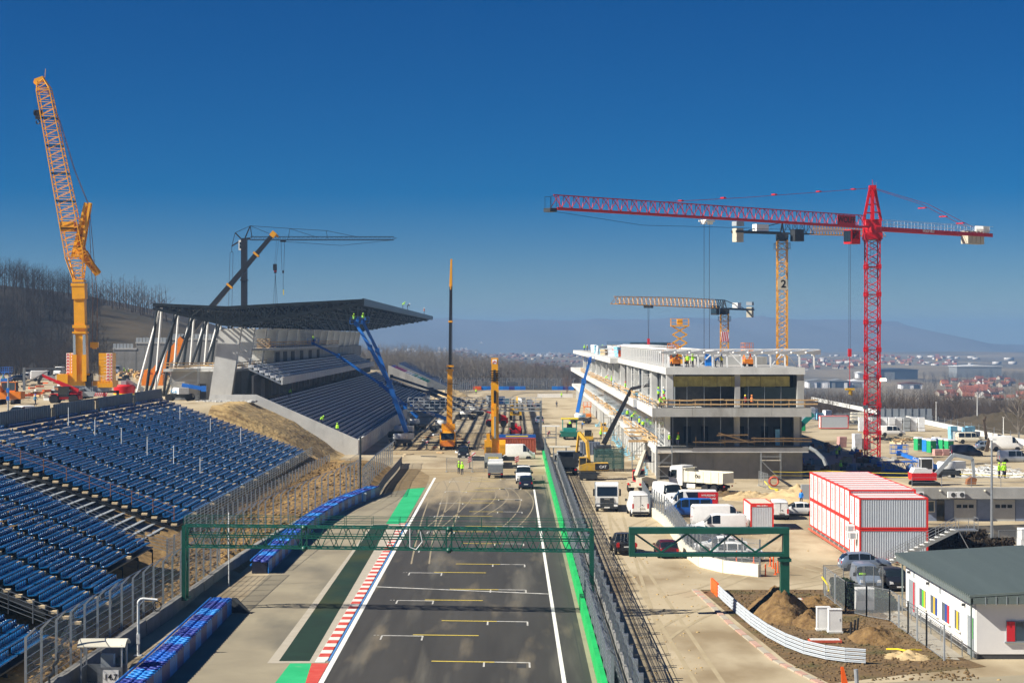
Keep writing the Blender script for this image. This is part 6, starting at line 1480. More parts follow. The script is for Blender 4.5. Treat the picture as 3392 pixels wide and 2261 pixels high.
tb_ = [o for o in bpy.data.objects if o.name.startswith('boom_lift')][-1]; lettering('Genie', .62, 'print_cyan', (.2,-1.34,1.65), (PI/2,0,0), tb_)
t = boom_lift('grey and blue boom lift standing behind the seats by the concrete block', at(597,1328,8.7), R(-90), [tuple(Vector(at(597,1328,8.7))+Vector((.3,0,2.6))),tuple(Vector(at(597,1328,8.7))+Vector((3.8,0,2.0)))], False, w0=.6); lettering('Genie', .8, 'print_cyan', (-.3,-1.36,1.6), (PI/2,0,0), t)
t = thing('boom_lift', 'red round turret of a lift with a black and yellow striped base behind the seats', 'boom lift', at(412,1316,8.7)); MB().lathe([(1.3,.5),(1.8,.55),(1.85,1.9),(1.6,2.2)], n=16).build('turret', 'paint_red', t, 40); MB().bar((.2,0,2.9),(3.2,.5,1.2),.7,.8).bx(-.5,.4,-.4,.4,2.1,2.9).build('boom_section', 'paint_grey', t); MB().lathe([(1.84,.52),(1.88,.52),(1.88,.72),(1.84,.72)], n=16).build('warning_stripe', 'yellow_plastic', t); MB().bx(-1.2,1.2,-1.6,1.6,0,.5).build('chassis', 'dark_steel', t)
t = boom_lift('blue lift boom resting low over the scaffold parts in the yard', (56.5,249,.6), 0, [(55.5,249,2.0),tuple(P(3080,1538,249)),tuple(P(2978,1500,252))], True, letters=[('Genie',.6,.4,1)], w0=.6)
t = thing('mobile_crane', 'orange telescopic crane with low boom in the shade of the pit building', 'crane', (40,330,0)); MB().bx(-4,4,-1.3,1.3,.6,1.5).build('carrier', 'dark_steel', t); MB().bx(-.5,4.2,-1.2,1.2,1.5,2.9).build('superstructure', 'machine_orange', t); MB().bar((4,0,3.4),(-6.0,0,3.9),.9,1.1).build('boom', 'machine_orange', t); cab_box(t, .2, 2.2, -1.9, -.9, 1.6, 3.0, 'machine_orange')
for y in (-1.1,1.1):
    for x in (-3,-1.3,1,2.8): o = add_wheel(t, x, y, .6, .35); o.rotation_euler = (0,0,RG)
lettering('LIEBHERR', .6, 'print_white', (-1.5,-.52,3.7), (PI/2,0,0), t)
t = thing('telehandler', 'teal telescopic machine with its boom slanting up in the yard behind the pit building', 'telehandler', (49.5,345,0)); MB().bx(-2,2,-1.1,1.1,.6,1.8).build('body', 'teal', t); MB().bar((1.5,0,2.2),tuple(P(2693,1370,345)-Vector((49.5,345,0))),.7,.9).build('boom', 'teal', t); cab_box(t, -1.4,-.2,-1.0,0,1.8,2.8,'teal')
for y in (-1,1):
    for x in (-1.3,1.3): o = add_wheel(t, x, y, .6, .4); o.rotation_euler = (0,0,RG)
# concrete pump style black boom by the pit building, pale excavator, mini excavator
t = thing('boom_lift', 'black telescopic boom raised against the pit building corner', 'boom lift', (14.2,300,0)); pb_ = Vector((14.2,300,0))
MB().bar((0,0,2.2), P(2092,1287,300)-pb_, .75, .8, 0, .5, .5).build('boom_section', 'crane_black', t); MB().bar(P(2092,1287,300)-pb_, P(2150,1274,296)-pb_, .4, .45).build('jib', 'crane_black', t); MB().bx(-1.2,1.2,-2,2,.7,2.0).build('body', 'dark_steel', t); big_wheels(t, (-1.4,1.4), 1.2, .6, .4)
t = thing('mini_excavator', 'white and red mini excavator on the raised yard behind the guard rails', 'excavator', at(3062,1611,3.2), R(-90)); tracks(t, 2.4, 1.6, .6, .4)
MB().prism([(-1.5,.75),(-1.55,1.5),(1.1,1.5),(1.1,.75)], 'x', -.95, .95).build('upper_body', 'paint_red', t); MB().prism([(-1.45,1.5),(-1.2,2.0),(.1,2.0),(.6,1.5)], 'x', -.95, .95).build('engine_cover', 'paint_white', t); cab_box(t, -.95, .1, -.4, .9, 1.55, 2.9, 'paint_white')
MB().bar((.3,1.0,1.2),(.3,3.0,3.4),.3,.4).bar((.3,3.0,3.4),(.3,5.0,3.0),.28,.38).bar((.3,5.0,3.0),(.3,5.2,.9),.22,.3).build('boom', 'paint_grey', t); MB().tube((.3,1.2,1.4),(.3,2.4,2.4),.09,6).build('piston_rod', 'chrome', t); MB().prism([(4.3,.3),(5.3,.3),(5.4,.9),(4.9,1.1),(4.4,.8)], 'x', -.1, .7).build('bucket', 'rust', t)
t = thing('excavator', 'orange excavator cab at far left behind the seats', 'excavator', at(28,1340,8.7), PI); MB().bx(-2.2,1.4,-1.3,1.3,.9,2.0).build('upper_body', 'machine_orange', t); cab_box(t, -1.2, 1.0, -1.2, .5, 1.9, 3.4, 'machine_orange', 'glass_blue'); tracks(t, 3.4, 2.2, .8, .5)
MB().bar((.8,.5,2),(1.2,4,4),.4,.5).build('boom', 'machine_orange', t)
scissor('blue and yellow scissor lift at the far left edge under the woods', at(22,1268,8.7), 0, 2.4, 'lift_blue')
# ================= pit building =================
pt_ = thing('pit_building', 'long three storey concrete pit building under construction with white steel roof frames', 'building', (19.4,255,0))
def bp(mb, name, mats, **k): return mb.build(name, mats, pt_, world=True, **k)
YE = 602.0
for k in range(8): bp(MB().bx(19.6+k*2.4,19.6+k*2.4+2.38,255.9,256.25,0,3.6), 'wall_panel', 'concrete_dark')  # browner concrete than the slab, with the overhang's shade also put into the colour
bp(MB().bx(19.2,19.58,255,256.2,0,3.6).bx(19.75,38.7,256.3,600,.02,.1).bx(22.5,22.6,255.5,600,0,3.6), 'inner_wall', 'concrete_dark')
pl = MB().bx(0,.9,0,1.3,0,3.6).build('pillar', 'concrete_light', pt_); pl.location = (.1, 1.26, 0)
pn = MB().bx(.5,.56,1.5,5.9,.05,2.9).build('garage_door', 'shutter', pt_); pn.location = (.1, .36, 0)
for k in range(1, 57):
    part_copy(pl, (.1, .36+6*k, 0), pt_)
    if k % 3 != 1: part_copy(pn, (.1, .36+6*k, 0), pt_)
lt = MB().bx(.05,.8,1.32,5.98,2.95,3.6).build('lintel', 'concrete_light', pt_); lt.location = (.1, .36, 0)
for k in range(1, 57): part_copy(lt, (.1, .36+6*k, 0), pt_)
bp(MB().bx(19.1,39.4,254.6,300,3.62,4.4), 'floor_slab', 'concrete_light'); bp(MB().bx(18.5,39.2,300.01,YE,3.62,4.4), 'floor_slab', 'concrete_light')
bp(MB().bx(20.6,39.3,254.64,300,4.4,4.42), 'floor_screed', 'concrete_dark')  # floor colour darkened to carry the shade inside the second storey
bp(MB().bx(24.0,38.6,254.55,254.6,4.28,4.46).bx(19.2,24.0,254.5,254.6,4.2,4.44), 'edge_flashing', 'dark_steel')
# second storey: glass on the long side, open front
gpanel = MB().bx(0,.04,0,1.46,0,4.0).build('glass_pane', 'glass_blue', pt_); gpanel.location = (1.5, 2, 4.43)
mul = MB().bx(-.02,.10,-.05,.05,0,4.0).build('mullion', 'frame_grey', pt_); mul.location = (1.5, 1.97, 4.43)
for k in range(1, 120):
    part_copy(gpanel, (1.5, 2+1.52*k, 4.43), pt_); part_copy(mul, (1.5, 1.97+1.52*k, 4.43), pt_)
bp(MB().bx(20.93,21.0,440,YE,4.42,8.5), 'glass_band', 'glass_blue')
bp(MB().bx(21.2,38.6,264,264.2,4.42,8.5), 'inner_wall', 'concrete_dark'); bp(MB().bx(38.4,38.7,256,600,4.42,14), 'side_wall', 'concrete_dark')  # inner wall painted darker in place of the room's own shade
for x in (23.6,26.0,31.0,34.3,36.0): bp(MB().bx(x,x+.95,263.9,263.98,4.43,6.7), 'door', 'plinth')
bp(MB().bx(35.3,35.9,257,257.1,4.43,6.6), 'door_panel', 'plastic_blue')
for x in (20.3,29.6,37.6): bp(MB().bx(x,x+.75,255.6,256.4,4.42,8.5), 'column', 'concrete_light' if x < 25 else 'concrete')
ms_ = MB().bx(-.03,.03,-.03,.03,0,4.05).build('mullion', 'galvanised', pt_); ms_.location = (2.0, .9, 4.43)
for x in (23.3,25.6,27.8,31.5,33.7,35.9): part_copy(ms_, (x-19.4, .9, 4.43), pt_); part_copy(ms_, (x-19.4, .9, 9.6), pt_)
# balcony
bp(MB().bx(18.5,39.5,253.0,284,8.46,9.5), 'balcony_core', 'concrete_light')
for k in range(4): bp(MB().bx(18.5+k*5.26,18.5+k*5.26+5.23,252.9,252.99,8.44,9.62), 'cladding_panel', 'concrete')
for k in range(5): bp(MB().bx(18.4,18.49,252.9+k*6.2,252.9+k*6.2+6.17,8.44,9.62), 'cladding_panel', 'concrete_light')
bp(MB().bx(18.2,39,288,YE,8.46,9.5).bx(19.6,39,284,288,8.46,9.5), 'balcony_core', 'concrete_light')
cp_ = MB().bx(-.1,-.01,0,5.97,8.44,9.62).build('cladding_panel', 'concrete_light', pt_); cp_.location = (18.2-19.4, 288-255, 0)
for k in range(1, 52): part_copy(cp_, (18.2-19.4, 33+6*k, 0), pt_)
bp(MB().bx(18.2,19.6,287.9,287.98,8.44,9.62), 'cladding_panel', 'precast')
bp(MB().bx(20.0,39.3,253.02,254.6,9.5,9.53).bx(19.6,39.4,253.02,253.2,9.5,9.72), 'parapet_membrane', 'plinth')
# third storey
bp(MB().bx(20.5,21.4,255.3,256.2,9.5,14), 'column', 'concrete_light'); bp(MB().bx(38.0,38.9,255.3,256.2,9.5,14), 'column', 'concrete'); bp(MB().bx(29.7,30.4,255.6,256.3,9.5,14), 'column', 'concrete')
for k in range(8): bp(MB().bx(21.5+k*1.95,21.5+k*1.95+1.9,255.75+.05*(k % 3),256.0,12.35+.05*(k % 2),13.75), 'insulation_slab', 'insulation')
bp(MB().bx(21.3,38.6,262,262.2,9.5,14), 'inner_wall', 'plinth'); bp(MB().bx(31,38,256.1,256.15,9.55,12.3), 'glass_pane', 'glass')
g3 = MB().bx(0,.05,0,1.35,0,4.4).build('glass_pane', 'glass', pt_); g3.location = (2.6, 6, 9.53); m3 = MB().bx(-.02,.14,-.06,.06,0,4.4).build('mullion', 'frame_grey', pt_); m3.location = (2.6, 6, 9.53)
for k in range(1, 80):
    if k % 14 not in (5,6): part_copy(g3, (2.6, 6+1.45*k, 9.53), pt_); part_copy(m3, (2.6, 6+1.45*k, 9.53), pt_)
for y in (268,289,309,330,350,372,395,420,450,480,510,540,570): bp(MB().bx(20.9,21.8,y,y+1.4,9.5,14), 'column', 'concrete_light')
bp(MB().bx(22.2,22.3,380,YE,9.5,14), 'glass_band', 'glass')
# roof
bp(MB().bx(20.4,39.0,255,372,14.0,14.9), 'roof_slab', 'concrete_light'); bp(MB().bx(18.9,39.0,372.01,YE,13.9,14.9), 'roof_slab', 'concrete_light')
bp(MB().bx(20.7,38.8,255.3,600,14.9,14.93), 'roof_membrane', 'concrete')
# white steel frames
raf = MB(); raf.prism([(-2.0,2.68),(-2.0,2.84),(0,2.98),(1.5,3.08),(1.5,2.45),(0,2.4)], 'x', -.12, .12).xf(Matrix.Rotation(R(-42),4,'Z')); raf.bx(-.2,.2,-3.6,9,3.0,3.06) if 0 else None
ra = raf.build('rafter', 'steel_white', pt_); ra.location = (1.6, 2.0, 14.2)
po = MB().bx(-.1,.1,-.1,.1,.7,2.6).bar((0,0,.8),(0,2.0,2.6),.12).build('roof_post', 'steel_white', pt_); po.location = (1.6, 2.0, 14.2)
for k in range(1, 11): part_copy(ra, (1.6+1.95*k, 2.0, 14.2), pt_); part_copy(po, (1.6+1.95*k, 2.0, 14.2), pt_)
pr_ = MB().bx(-1.3,19.9,-.06,.06,3.08,3.18).build('purlin', 'steel_white', pt_); pr_.location = (1.6, -.2, 14.2)
for y in (3.2,9): part_copy(pr_, (1.6, y, 14.2), pt_)
bp(MB().bar((24.8,257,15),(27.0,257,17),.15).bar((31,257,15),(29,257,17),.15).bar((34.6,257,15),(36.4,257,17),.15).bar((38.2,257,15),(36.6,257,17),.15), 'diagonal_brace', 'steel_white')
cpst = MB().bx(-.11,.11,-.11,.11,.7,2.75).bx(-.15,4.5,-.08,.08,2.75,3.0).build('side_frame', 'steel_white', pt_); cpst.location = (1.7, 6, 14.2)
for k in range(1, 28): part_copy(cpst, (1.7, 6+4.1*k, 14.2), pt_)
for z0_ in (16.95,): bp(MB().bx(20.95,21.25,261,372,17.2,17.5).bx(25.4,25.6,261,372,17.2,17.4), 'eaves_beam', 'steel_white')
for k in range(12): bp(MB().bx(21.3,25.3,300+k*6,300+k*6+5.6,17.5,17.6), 'roof_panel', 'zinc_white')
bp(MB().bx(27,37.5,282,372,14.95,16.1), 'plant_room', 'concrete')
bp(MB().bx(24.5,33,400,500,14.95,17.9), 'stair_core', 'glass_blue')
# guard rails of timber planks
pk = MB().bx(0,4.2,-.03,.03,-.09,.09).mesh('plank', 'timber'); pky = MB().bx(-.03,.03,0,4.2,-.09,.09).mesh('plank', 'timber')
def plank(x, y, z, rx=0, rz=0, lng='x'):
    o = bpy.data.objects.new('plank', pk if lng == 'x' else pky); C.objects.link(o); o.parent = pt_; o.location = (x-19.4, y-255, z); o.rotation_euler = (rx, R(rnd.uniform(-1.2,1.2)) if lng == 'x' else 0, R(rnd.uniform(-.7,.7))+rz)
psm = MB().bx(-.04,.04,-.04,.04,0,1.25).build('rail_post', 'timber', pt_); psm.location = (1, -1.8, 9.5)
for k in range(5):
    for z in (10.1,10.65): plank(19.6+k*4.15, 253.25, z)
    part_copy(psm, (.6+k*4.15, -1.7, 9.5), pt_); part_copy(psm, (2.7+k*4.15, -1.7, 9.5), pt_)
for k in range(4):
    plank(24+k*3.9, 255.0, 5.0+.05*k); 
    if k > 1: plank(24+k*3.9, 255.0, 5.5)
    part_copy(psm, (5+k*3.9, .05, 4.42), pt_)
plank(27.2, 254.9, 5.9, 0, 0); plank(27.5, 255.3, 5.2); o = bpy.data.objects.new('plank', pk); C.objects.link(o); o.parent = pt_; o.location = (8.0,-.1,6.2); o.rotation_euler = (0,.28,0)
y = 256.0
while y < 520:
    for z0, x0 in ((9.52, 18.75 if y < 284 else 18.5), (4.42, 19.3 if y < 300 else 18.8)):
        if rnd.random() < .9 and not (284 < y < 287 and z0 > 9):
            for dz_ in (.5,1.05): plank(x0, y, z0+dz_, R(rnd.uniform(-2,2)), 0, 'y')
            part_copy(psm, (x0-19.4, y-255+.1, z0), pt_)
    y += 4.25
for k in range(60):
    y = rnd.uniform(262,480); z0 = rnd.choice((9.53,4.43)); x0 = rnd.uniform(18.9,20.3)
    plank(x0, y, z0+.08+rnd.random()*.25, 0, rnd.uniform(-.3,.3), 'y')
# loading platform
bp(MB().bx(16.4,19.2,271,283,4.25,4.45), 'loading_platform', 'concrete'); bp(MB().bx(16.35,19.2,270.9,271,4.1,4.4), 'platform_edge', 'timber')
for z in (4.9,5.4): bp(MB().bx(16.45,16.5,271,283,z,z+.18), 'plank', 'timber'); bp(MB().bx(16.4,19.0,271,271.06,z,z+.18), 'plank', 'timber'); bp(MB().bx(16.4,19.0,282.9,283,z,z+.18), 'plank', 'timber')
# loose things on the floors
def stack(name, label, cat, loc, rz, dims, n, m, group=None, jitter=.05, shrink=0):
    t = thing(name, label, cat, loc, rz, group); nm = {'pallet_stack':'bale','board_stack':'board'}.get(name,'layer')
    for k in range(n):
        s = 1-shrink*k; MB().box((rnd.uniform(-jitter,jitter),rnd.uniform(-jitter,jitter),dims[2]*(k+.5)), (dims[0]*s,dims[1]*s,dims[2]*.97), rnd.uniform(-.03,.03)).build(nm, m, t)
    return t
for i in range(22):
    y = rnd.uniform(392,520); x = rnd.uniform(19.6,25); m_ = rnd.choice(['plastic_white','plastic_white','orange_plastic','timber_pale','plastic_blue'])
    nm_ = {'plastic_white':'white wrapped','orange_plastic':'orange strapped','timber_pale':'pale timber','plastic_blue':'light blue wrapped'}[m_]
    t = thing('material_stack', f'{nm_} building material heaped on the far roof of the pit building', 'stack', (x,y,14.93), rnd.uniform(0,3), 'building materials on the far pit roof')
    for k in range(rnd.choice((2,3))): MB().box((rnd.uniform(-.2,.2),0,.35+.7*k), (rnd.uniform(1.6,2.4),1.2,.62)).build('bale', m_, t)
for i in range(16):
    y = 262+i*9+rnd.uniform(-2,2); z0 = rnd.choice((4.43,9.55)); m_ = rnd.choice(['plastic_blue','plastic_white','timber_pale','plastic_blue'])
    nm_ = {'plastic_white':'white insulation','timber_pale':'pale timber','plastic_blue':'light blue foam'}[m_]
    t = thing('board_stack', f'{nm_} boards lying on the {"lower terrace" if z0 < 9 else "upper balcony"} of the pit building', 'boards', (19.6 if i % 2 else 20.0,y,z0), rnd.uniform(-.3,.3), 'boards left on the pit building ledges')
    for k in range(3): MB().box((0,rnd.uniform(-.2,.2),.1+.18*k), (.9,2.6,.15), rnd.uniform(-.2,.2)).build('board', m_, t)
for i in range(26):
    y = 262+i*6+rnd.uniform(-1.5,1.5)
    o = MB().box((0,0,.12), (.5,rnd.uniform(.8,2.4),.22), rnd.uniform(-.4,.4)).box((.5,.4,.4),(.12,.6,.8)).build('foam_offcut', 'plastic_blue'); o.location = (18.6+rnd.uniform(-.8,.5),y,0)
    tag(o, 'light blue foam board offcuts lying along the foot of the pit building', 'boards', 'foam offcuts by the pit garages')
for i,(x,y,h_) in enumerate([(20.1,254.0,3.6),(18.2,276,4),(17.9,331,4.2),(17.6,352,4.2)]):
    scaffold_tower(['scaffold frame around the front corner of the pit building','scaffold tower beside the timber loading platform','scaffold tower against the garages, farther of two by the skid loader','second scaffold tower against the garages beyond the first'][i], (x,y,0), 2.0, 1.2, h_)
for i,(x,y,z0) in enumerate([(20.2,262,4.43),(20.6,296,9.55),(20.6,322,9.55),(20.4,258.5,4.43)]):
    scaffold_tower(['narrow white scaffold tower on the lower terrace behind the corner glass','white scaffold tower against the upper glass wall, nearer one','white scaffold tower against the upper glass wall, farther one','short scaffold tower just inside the lower corner of the pit building'][i], (x,y,z0), 1.2, 1.0, 3.2, mname='zinc_white')
scaffold_tower('light scaffold frame in front of the plain concrete wall', (34.3,254.2,0), 2.6, 1.0, 2.6)
t = thing('mesh_enclosure', 'dark green net covered scaffold box on the pit lane', 'scaffold', (13.6,272,0))
mb, nb = MB(), MB()
for x in (-2.0,-.7,.7,2.0):
    for y in (-2.2,0,2.2): mb.tube((x,y,0),(x,y,3.4+.2*((x*7) % 2)),.05,4)
for z in (1.2,2.4,3.2):
    for y in (-2.2,2.2): mb.tube((-2,y,z),(2,y,z),.04,4)
    for x in (-2,2): mb.tube((x,-2.2,z),(x,2.2,z),.04,4)
for k in range(30): x = -2+k*.14; mb.tube((x,-2.1,.2),(x+.05,-2.1,3.1+.3*math.sin(k)),.025,3)
mb.build('frame', 'dark_steel', t); nb.bx(-2.02,2.02,-2.24,2.24,.4,3.0).build('net', 'net_green', t)
t = thing('formwork_rack', 'rack of dark blue formwork panels standing behind the green netted scaffold', 'rack', (12.3,305,0))
for k in range(5): MB().bx(-1.6,1.6,k*.5,k*.5+.12,.1,2.2).build('panel', 'cladding_blue', t)
mb = MB()
for k in range(8): mb.tube((-1.6+k*.45,-.1,0),(-1.6+k*.45,-.1,2.8),.04,4)
mb.build('frame', 'rail_steel', t)

# ================= small structures between track and pit lane =================
for i,(px,py,d) in enumerate([(1812,1476,'grey steel marshal platform with a flat canopy by the green wall, far one'),(1825,1560,'grey marshal platform with cream canopy and green box on the pit wall')]):
    g = G(px,py); t = thing('marshal_platform', d, 'platform', (6.6,g.y,0)); mb = MB()
    for x in (-.9,.9):
        for y in (-1,1): mb.tube((x,y,0),(x,y,3.4),.06,5); mb.tube((x,y,.2),(x,-y,1.4),.04,4)
    for z in (1.5,2.0,2.5):
        for y in (-1,1): mb.tube((-.9,y,z),(.9,y,z),.04,4)
    mb.build('frame', 'galvanised', t); MB().bx(-1,1,-1.1,1.1,1.4,1.5).build('deck', 'gate_steel', t); MB().bx(-1.5,1.5,-1.2,1.2,3.4,3.52).build('canopy', 'zinc_white' if i == 0 else 'paint_cream', t)
    if i: MB().bx(-.3,1.2,-1.25,-1.1,.1,1.3).build('front_panel', 'sign_green', t); q = MB().bx(-.9,-.3,-1.2,-1.15,1.8,2.5).build('number_sign', 'paint_white', t); lettering('U', .5, 'print_black', (-.6,-1.21,2.15), (PI/2,0,0), q)
# steel signal gantry
ga, gb = Vector((-20.6,374,0)), Vector((5.5,374,0))
t = thing('signal_gantry', 'long grey steel gantry with railings across the far track', 'gantry', (-20.6,374,0))
mb = MB()
for z in (4.6,5.2):
    for y in (-.8,.8): mb.bar((-20.6,374+y,z),(5.5,374+y,z),.16,.2)
for k in range(26): x = -20.6+k*1.044; mb.bar((x,373.2,4.6),(x,373.2,5.2),.08).bar((x,374.8,4.6),(x,374.8,5.2),.08).bar((x,373.2,4.6),(x,374.8,4.6),.08)
mb.build('beam', 'paint_grey', t, world=True)
mb = MB()
for y in (373.2,374.8):
    for z in (5.9,6.5,7.15): mb.tube((-20.6,y,z),(5.5,y,z),.055,4)
    for k in range(26): x = -20.6+k*1.044; mb.tube((x,y,5.2),(x,y,7.15),.055,4)
mb.build('railing', 'zinc_grey', t, world=True); MB().bx(-20.6,5.5,373.3,374.7,5.2,5.28).build('walkway', 'dark_steel', t, world=True)
for x in (-20.5,5.4): MB().bx(x-.22,x+.22,373.2,373.6,0,6.6).bx(x-.22,x+.22,374.4,374.8,0,5.2).build('post', 'gate_steel', t, world=True)
# container on the track
def corrugated(mb, x0, x1, y, z0, z1, n, d=.05, face=-1):
    w_ = (x1-x0)/n
    for k in range(n):
        a = x0+k*w_; mb.prism([(a,y),(a+w_*.2,y+face*d),(a+w_*.5,y+face*d),(a+w_*.7,y),(a+w_*.7,y+.02),(a,y+.02)], 'z', z0, z1)
    return mb
t = thing('shipping_container', 'rusty red shipping container with a blue banner on top beside the green wall', 'container', (-2.4,309.6,0))
MB().bx(0,6.05,0,2.4,.15,2.6).build('body', 'container_rust', t); corrugated(MB(), .1, 5.95, -.01, .3, 2.5, 22, .07).build('corrugated_side', 'container_rust', t)
MB().bx(-.03,.12,-.12,.05,.1,2.62).bx(5.93,6.08,-.12,.05,.1,2.62).bx(0,6.05,-.12,.02,2.5,2.62).bx(0,6.05,-.12,.02,.1,.25).build('frame', 'container_rust', t)
bn = MB().bx(0,6.05,-.06,.02,2.66,3.25).build('banner', 'paint_blue', t); lettering('www.cranes.eu', .42, 'print_yellow', (3.0,-.075,2.96), (PI/2,0,0), bn) if 0 else None
MB().bx(1.2,4.8,-.075,-.062,2.85,3.05).build('printed_line', 'print_yellow', bn); sb = MB()
for i in range(20): sb.prism([(i*.3,2.62),(i*.3+.15,2.62),(i*.3+.24,2.7),(i*.3+.09,2.7)], 'y', -.10, -.07)
sb.build('stripe', 'print_red', bn)
# temporary fence panels
def fence_panel(label, a, b, h=2.0, group=None, foot=True, mname='galvanised', mesh='fence_mesh_thin'):
    a = Vector((*a,0) if len(a) == 2 else a); b = Vector((*b,0) if len(b) == 2 else b); t = thing('fence_panel', label, 'fence', a, 0, group); mb = MB(); up = Vector((0,0,h))
    for z in (.12,h): mb.tube(a+Vector((0,0,z)), b+Vector((0,0,z)), .025, 4)
    for p in (a, a.lerp(b,.5), b): mb.tube(p+Vector((0,0,.02)), p+up, .03, 5)
    mb.build('frame', mname, t, world=True); MB().sheet([a+Vector((0,0,.12)), b+Vector((0,0,.12)), b+up, a+up]).build('mesh', mesh, t, world=True)
    if foot:
        f = MB()
        for p in (a, b): f.box(p+Vector((0,0,.07)), (.25,.7,.14))
        f.build('foot', 'concrete', t, world=True)
    return t
fence_panel('mesh fence panel standing left of the two workers on the track', (-9.4,268.7), (-5.8,268.7)); fence_panel('mesh fence panel right of the two workers on the track', (-5.7,268.6), (-2.4,268.9))
fence_panel('dark mesh fence panel beside the end of the tyre barrier', at(1128,1604)[:2], at(1190,1560)[:2], 2.6)
t = thing('warning_post', 'red and white striped warning board on a foot on the dirt track', 'sign', (-6.0,289,0)); MB().bx(-.3,.3,-.02,.02,1.1,1.6).bx(-.04,.04,-.04,.04,0,1.1).bx(-.3,.3,-.2,.2,0,.08).build('board', 'print_white', t); MB().prism([(-.3,1.12),(-.1,1.12),(.3,1.45),(.3,1.6)],'y',-.04,-.022).build('stripe','print_red',t)
for i,(x,y,l) in enumerate([(-13,292,5),(-10,287,6),(-17,300,5),(-12.5,283,4)]): o = MB().bx(-l/2,l/2,-.12,.12,0,.1).build('timber_beam','timber_pale'); o.location=(x,y,.02); o.rotation_euler=(0,0,R(-6+i*3)); tag(o,'pale timber beam lying on the dirt in front of the new stand','timber','timber beams on the dirt')
for i in range(38):
    x, y = rnd.uniform(-19,1), rnd.uniform(300,370); o = MB().box((0,0,.12),(rnd.uniform(.6,2.6),rnd.uniform(.15,.6),rnd.uniform(.1,.4)),rnd.uniform(0,3)).build('debris', rnd.choice(['timber','dark_steel','rust','plastic_white','timber_pale'])); o.location=(x,y,0); tag(o,'loose board or offcut lying on the dirt between the stands','debris','loose building debris on the dirt')

# ================= green sign gantry at the right =================
t = thing('sign_gantry', 'dark green cantilever sign frame with diagonal braces on one post', 'sign frame', (18.5,130,0))
def gq(x, y): return P(x, y, 130)
mb = MB(); x0, x1, z0, z1 = gq(2084,0).x, gq(2612,0).x, 4.1, 6.05
mb.bx(x0,x1,129.6,130.4,z1-.4,z1).bx(x0,x1,129.6,130.4,z0,z0+.25).bx(x0,x0+.38,129.62,130.38,z0+.25,z1-.4).bx(x1-.4,x1,129.62,130.38,z0+.25,z1-.4); mb.build('frame', 'dark_green', t, world=True)
xa = [x0+.4,x0+2.2,x0+3.95,x0+5.5,x0+6.95,x0+8.6,x1-.4]
for i in range(6): a_, b_ = xa[i], xa[i+1]; MB().bar((a_,130,z1-.42 if i % 2 == 0 else z0+.27),(b_,130,z0+.27 if i % 2 == 0 else z1-.42),.12,.3,up=(0,1,0)).build('diagonal_brace', 'dark_green', t, world=True)
MB().bx(18.18,18.78,129.7,130.3,0,4.1).bx(18.05,18.9,129.6,130.4,3.75,3.95).bx(18.0,18.95,129.5,130.5,0,.08).build('post', 'dark_green', t, world=True)
mb = MB()
for k in range(14): mb.bx(x0+.4+k*.76,x0+.47+k*.76,129.95,130.05,z0-.1,z0)
mb.build('bolt', 'dark_steel', t, world=True)

# ================= white barrier wall with mesh fence =================
bw = [(2160,1708),(2209,1745),(2242,1792),(2272,1841),(2321,1876),(2400,1895.5),(2517,1909.5)]
bpnt = [G(x,y) for x,y in bw]
t = thing('barrier_wall', 'curved white concrete barrier wall with a mesh fence on top', 'wall', bpnt[0])
dense = []
for a, b in zip(bpnt, bpnt[1:]): n = max(1, round((b-a).length/3.9)); dense += [a.lerp(b,k/n) for k in range(n)]
dense.append(bpnt[-1])
for a, b in zip(dense, dense[1:]): MB().bar(a+Vector((0,0,.5)), a.lerp(b,.992)+Vector((0,0,.5)), .35, 1.0).build('wall_block', 'paint_cream', t, world=True)
catch_fence('grey mesh fence standing on the curved white barrier wall', [p+Vector((0,0,1.0)) for p in dense], 2.3, 2.2, 0, 'fence_mesh_thin', cables=3)
catch_fence('grey mesh fence running behind the white vans beside the pit lane', [bpnt[0]+Vector((0,0,.0)), Vector((15.0,212,0)), Vector((15.3,226,0))], 2.4, 2.4, 0, 'fence_mesh', cables=3)
for i,(x,y) in enumerate([(2535.6,1907.7),(2551.7,1874),(2562,1881),(2569,1902.5),(2577,1895.5),(2497,1864),(2440,1862)]):
    g = G(x,y); o = MB().lathe([(.16,0),(.14,.05),(.06,.07),(.055,.95),(.02,1.0)], n=8).build('marker_post', 'orange_plastic'); o.location = g; tag(o, 'orange plastic marker post standing by the end of the white barrier wall', 'post', 'orange marker posts')
gr_pts = [(14.95,142.6),(15.1,137),(15.35,131),(15.65,125.5),(16.1,120.5),(16.7,116.8),(17.4,114.2),(18.4,112.3),(19.4,111.4),(20.5,110.9)]
t = guardrail('silver four tier guardrail curving round the soil plot', gr_pts, (.15,.37,.59,.81), .17, 'zinc_grey', 2.0)
MB().bar((14.86,142.9,.5),(14.98,139.6,.5),.14,1.0).build('orange_end', 'orange_plastic', t, world=True)
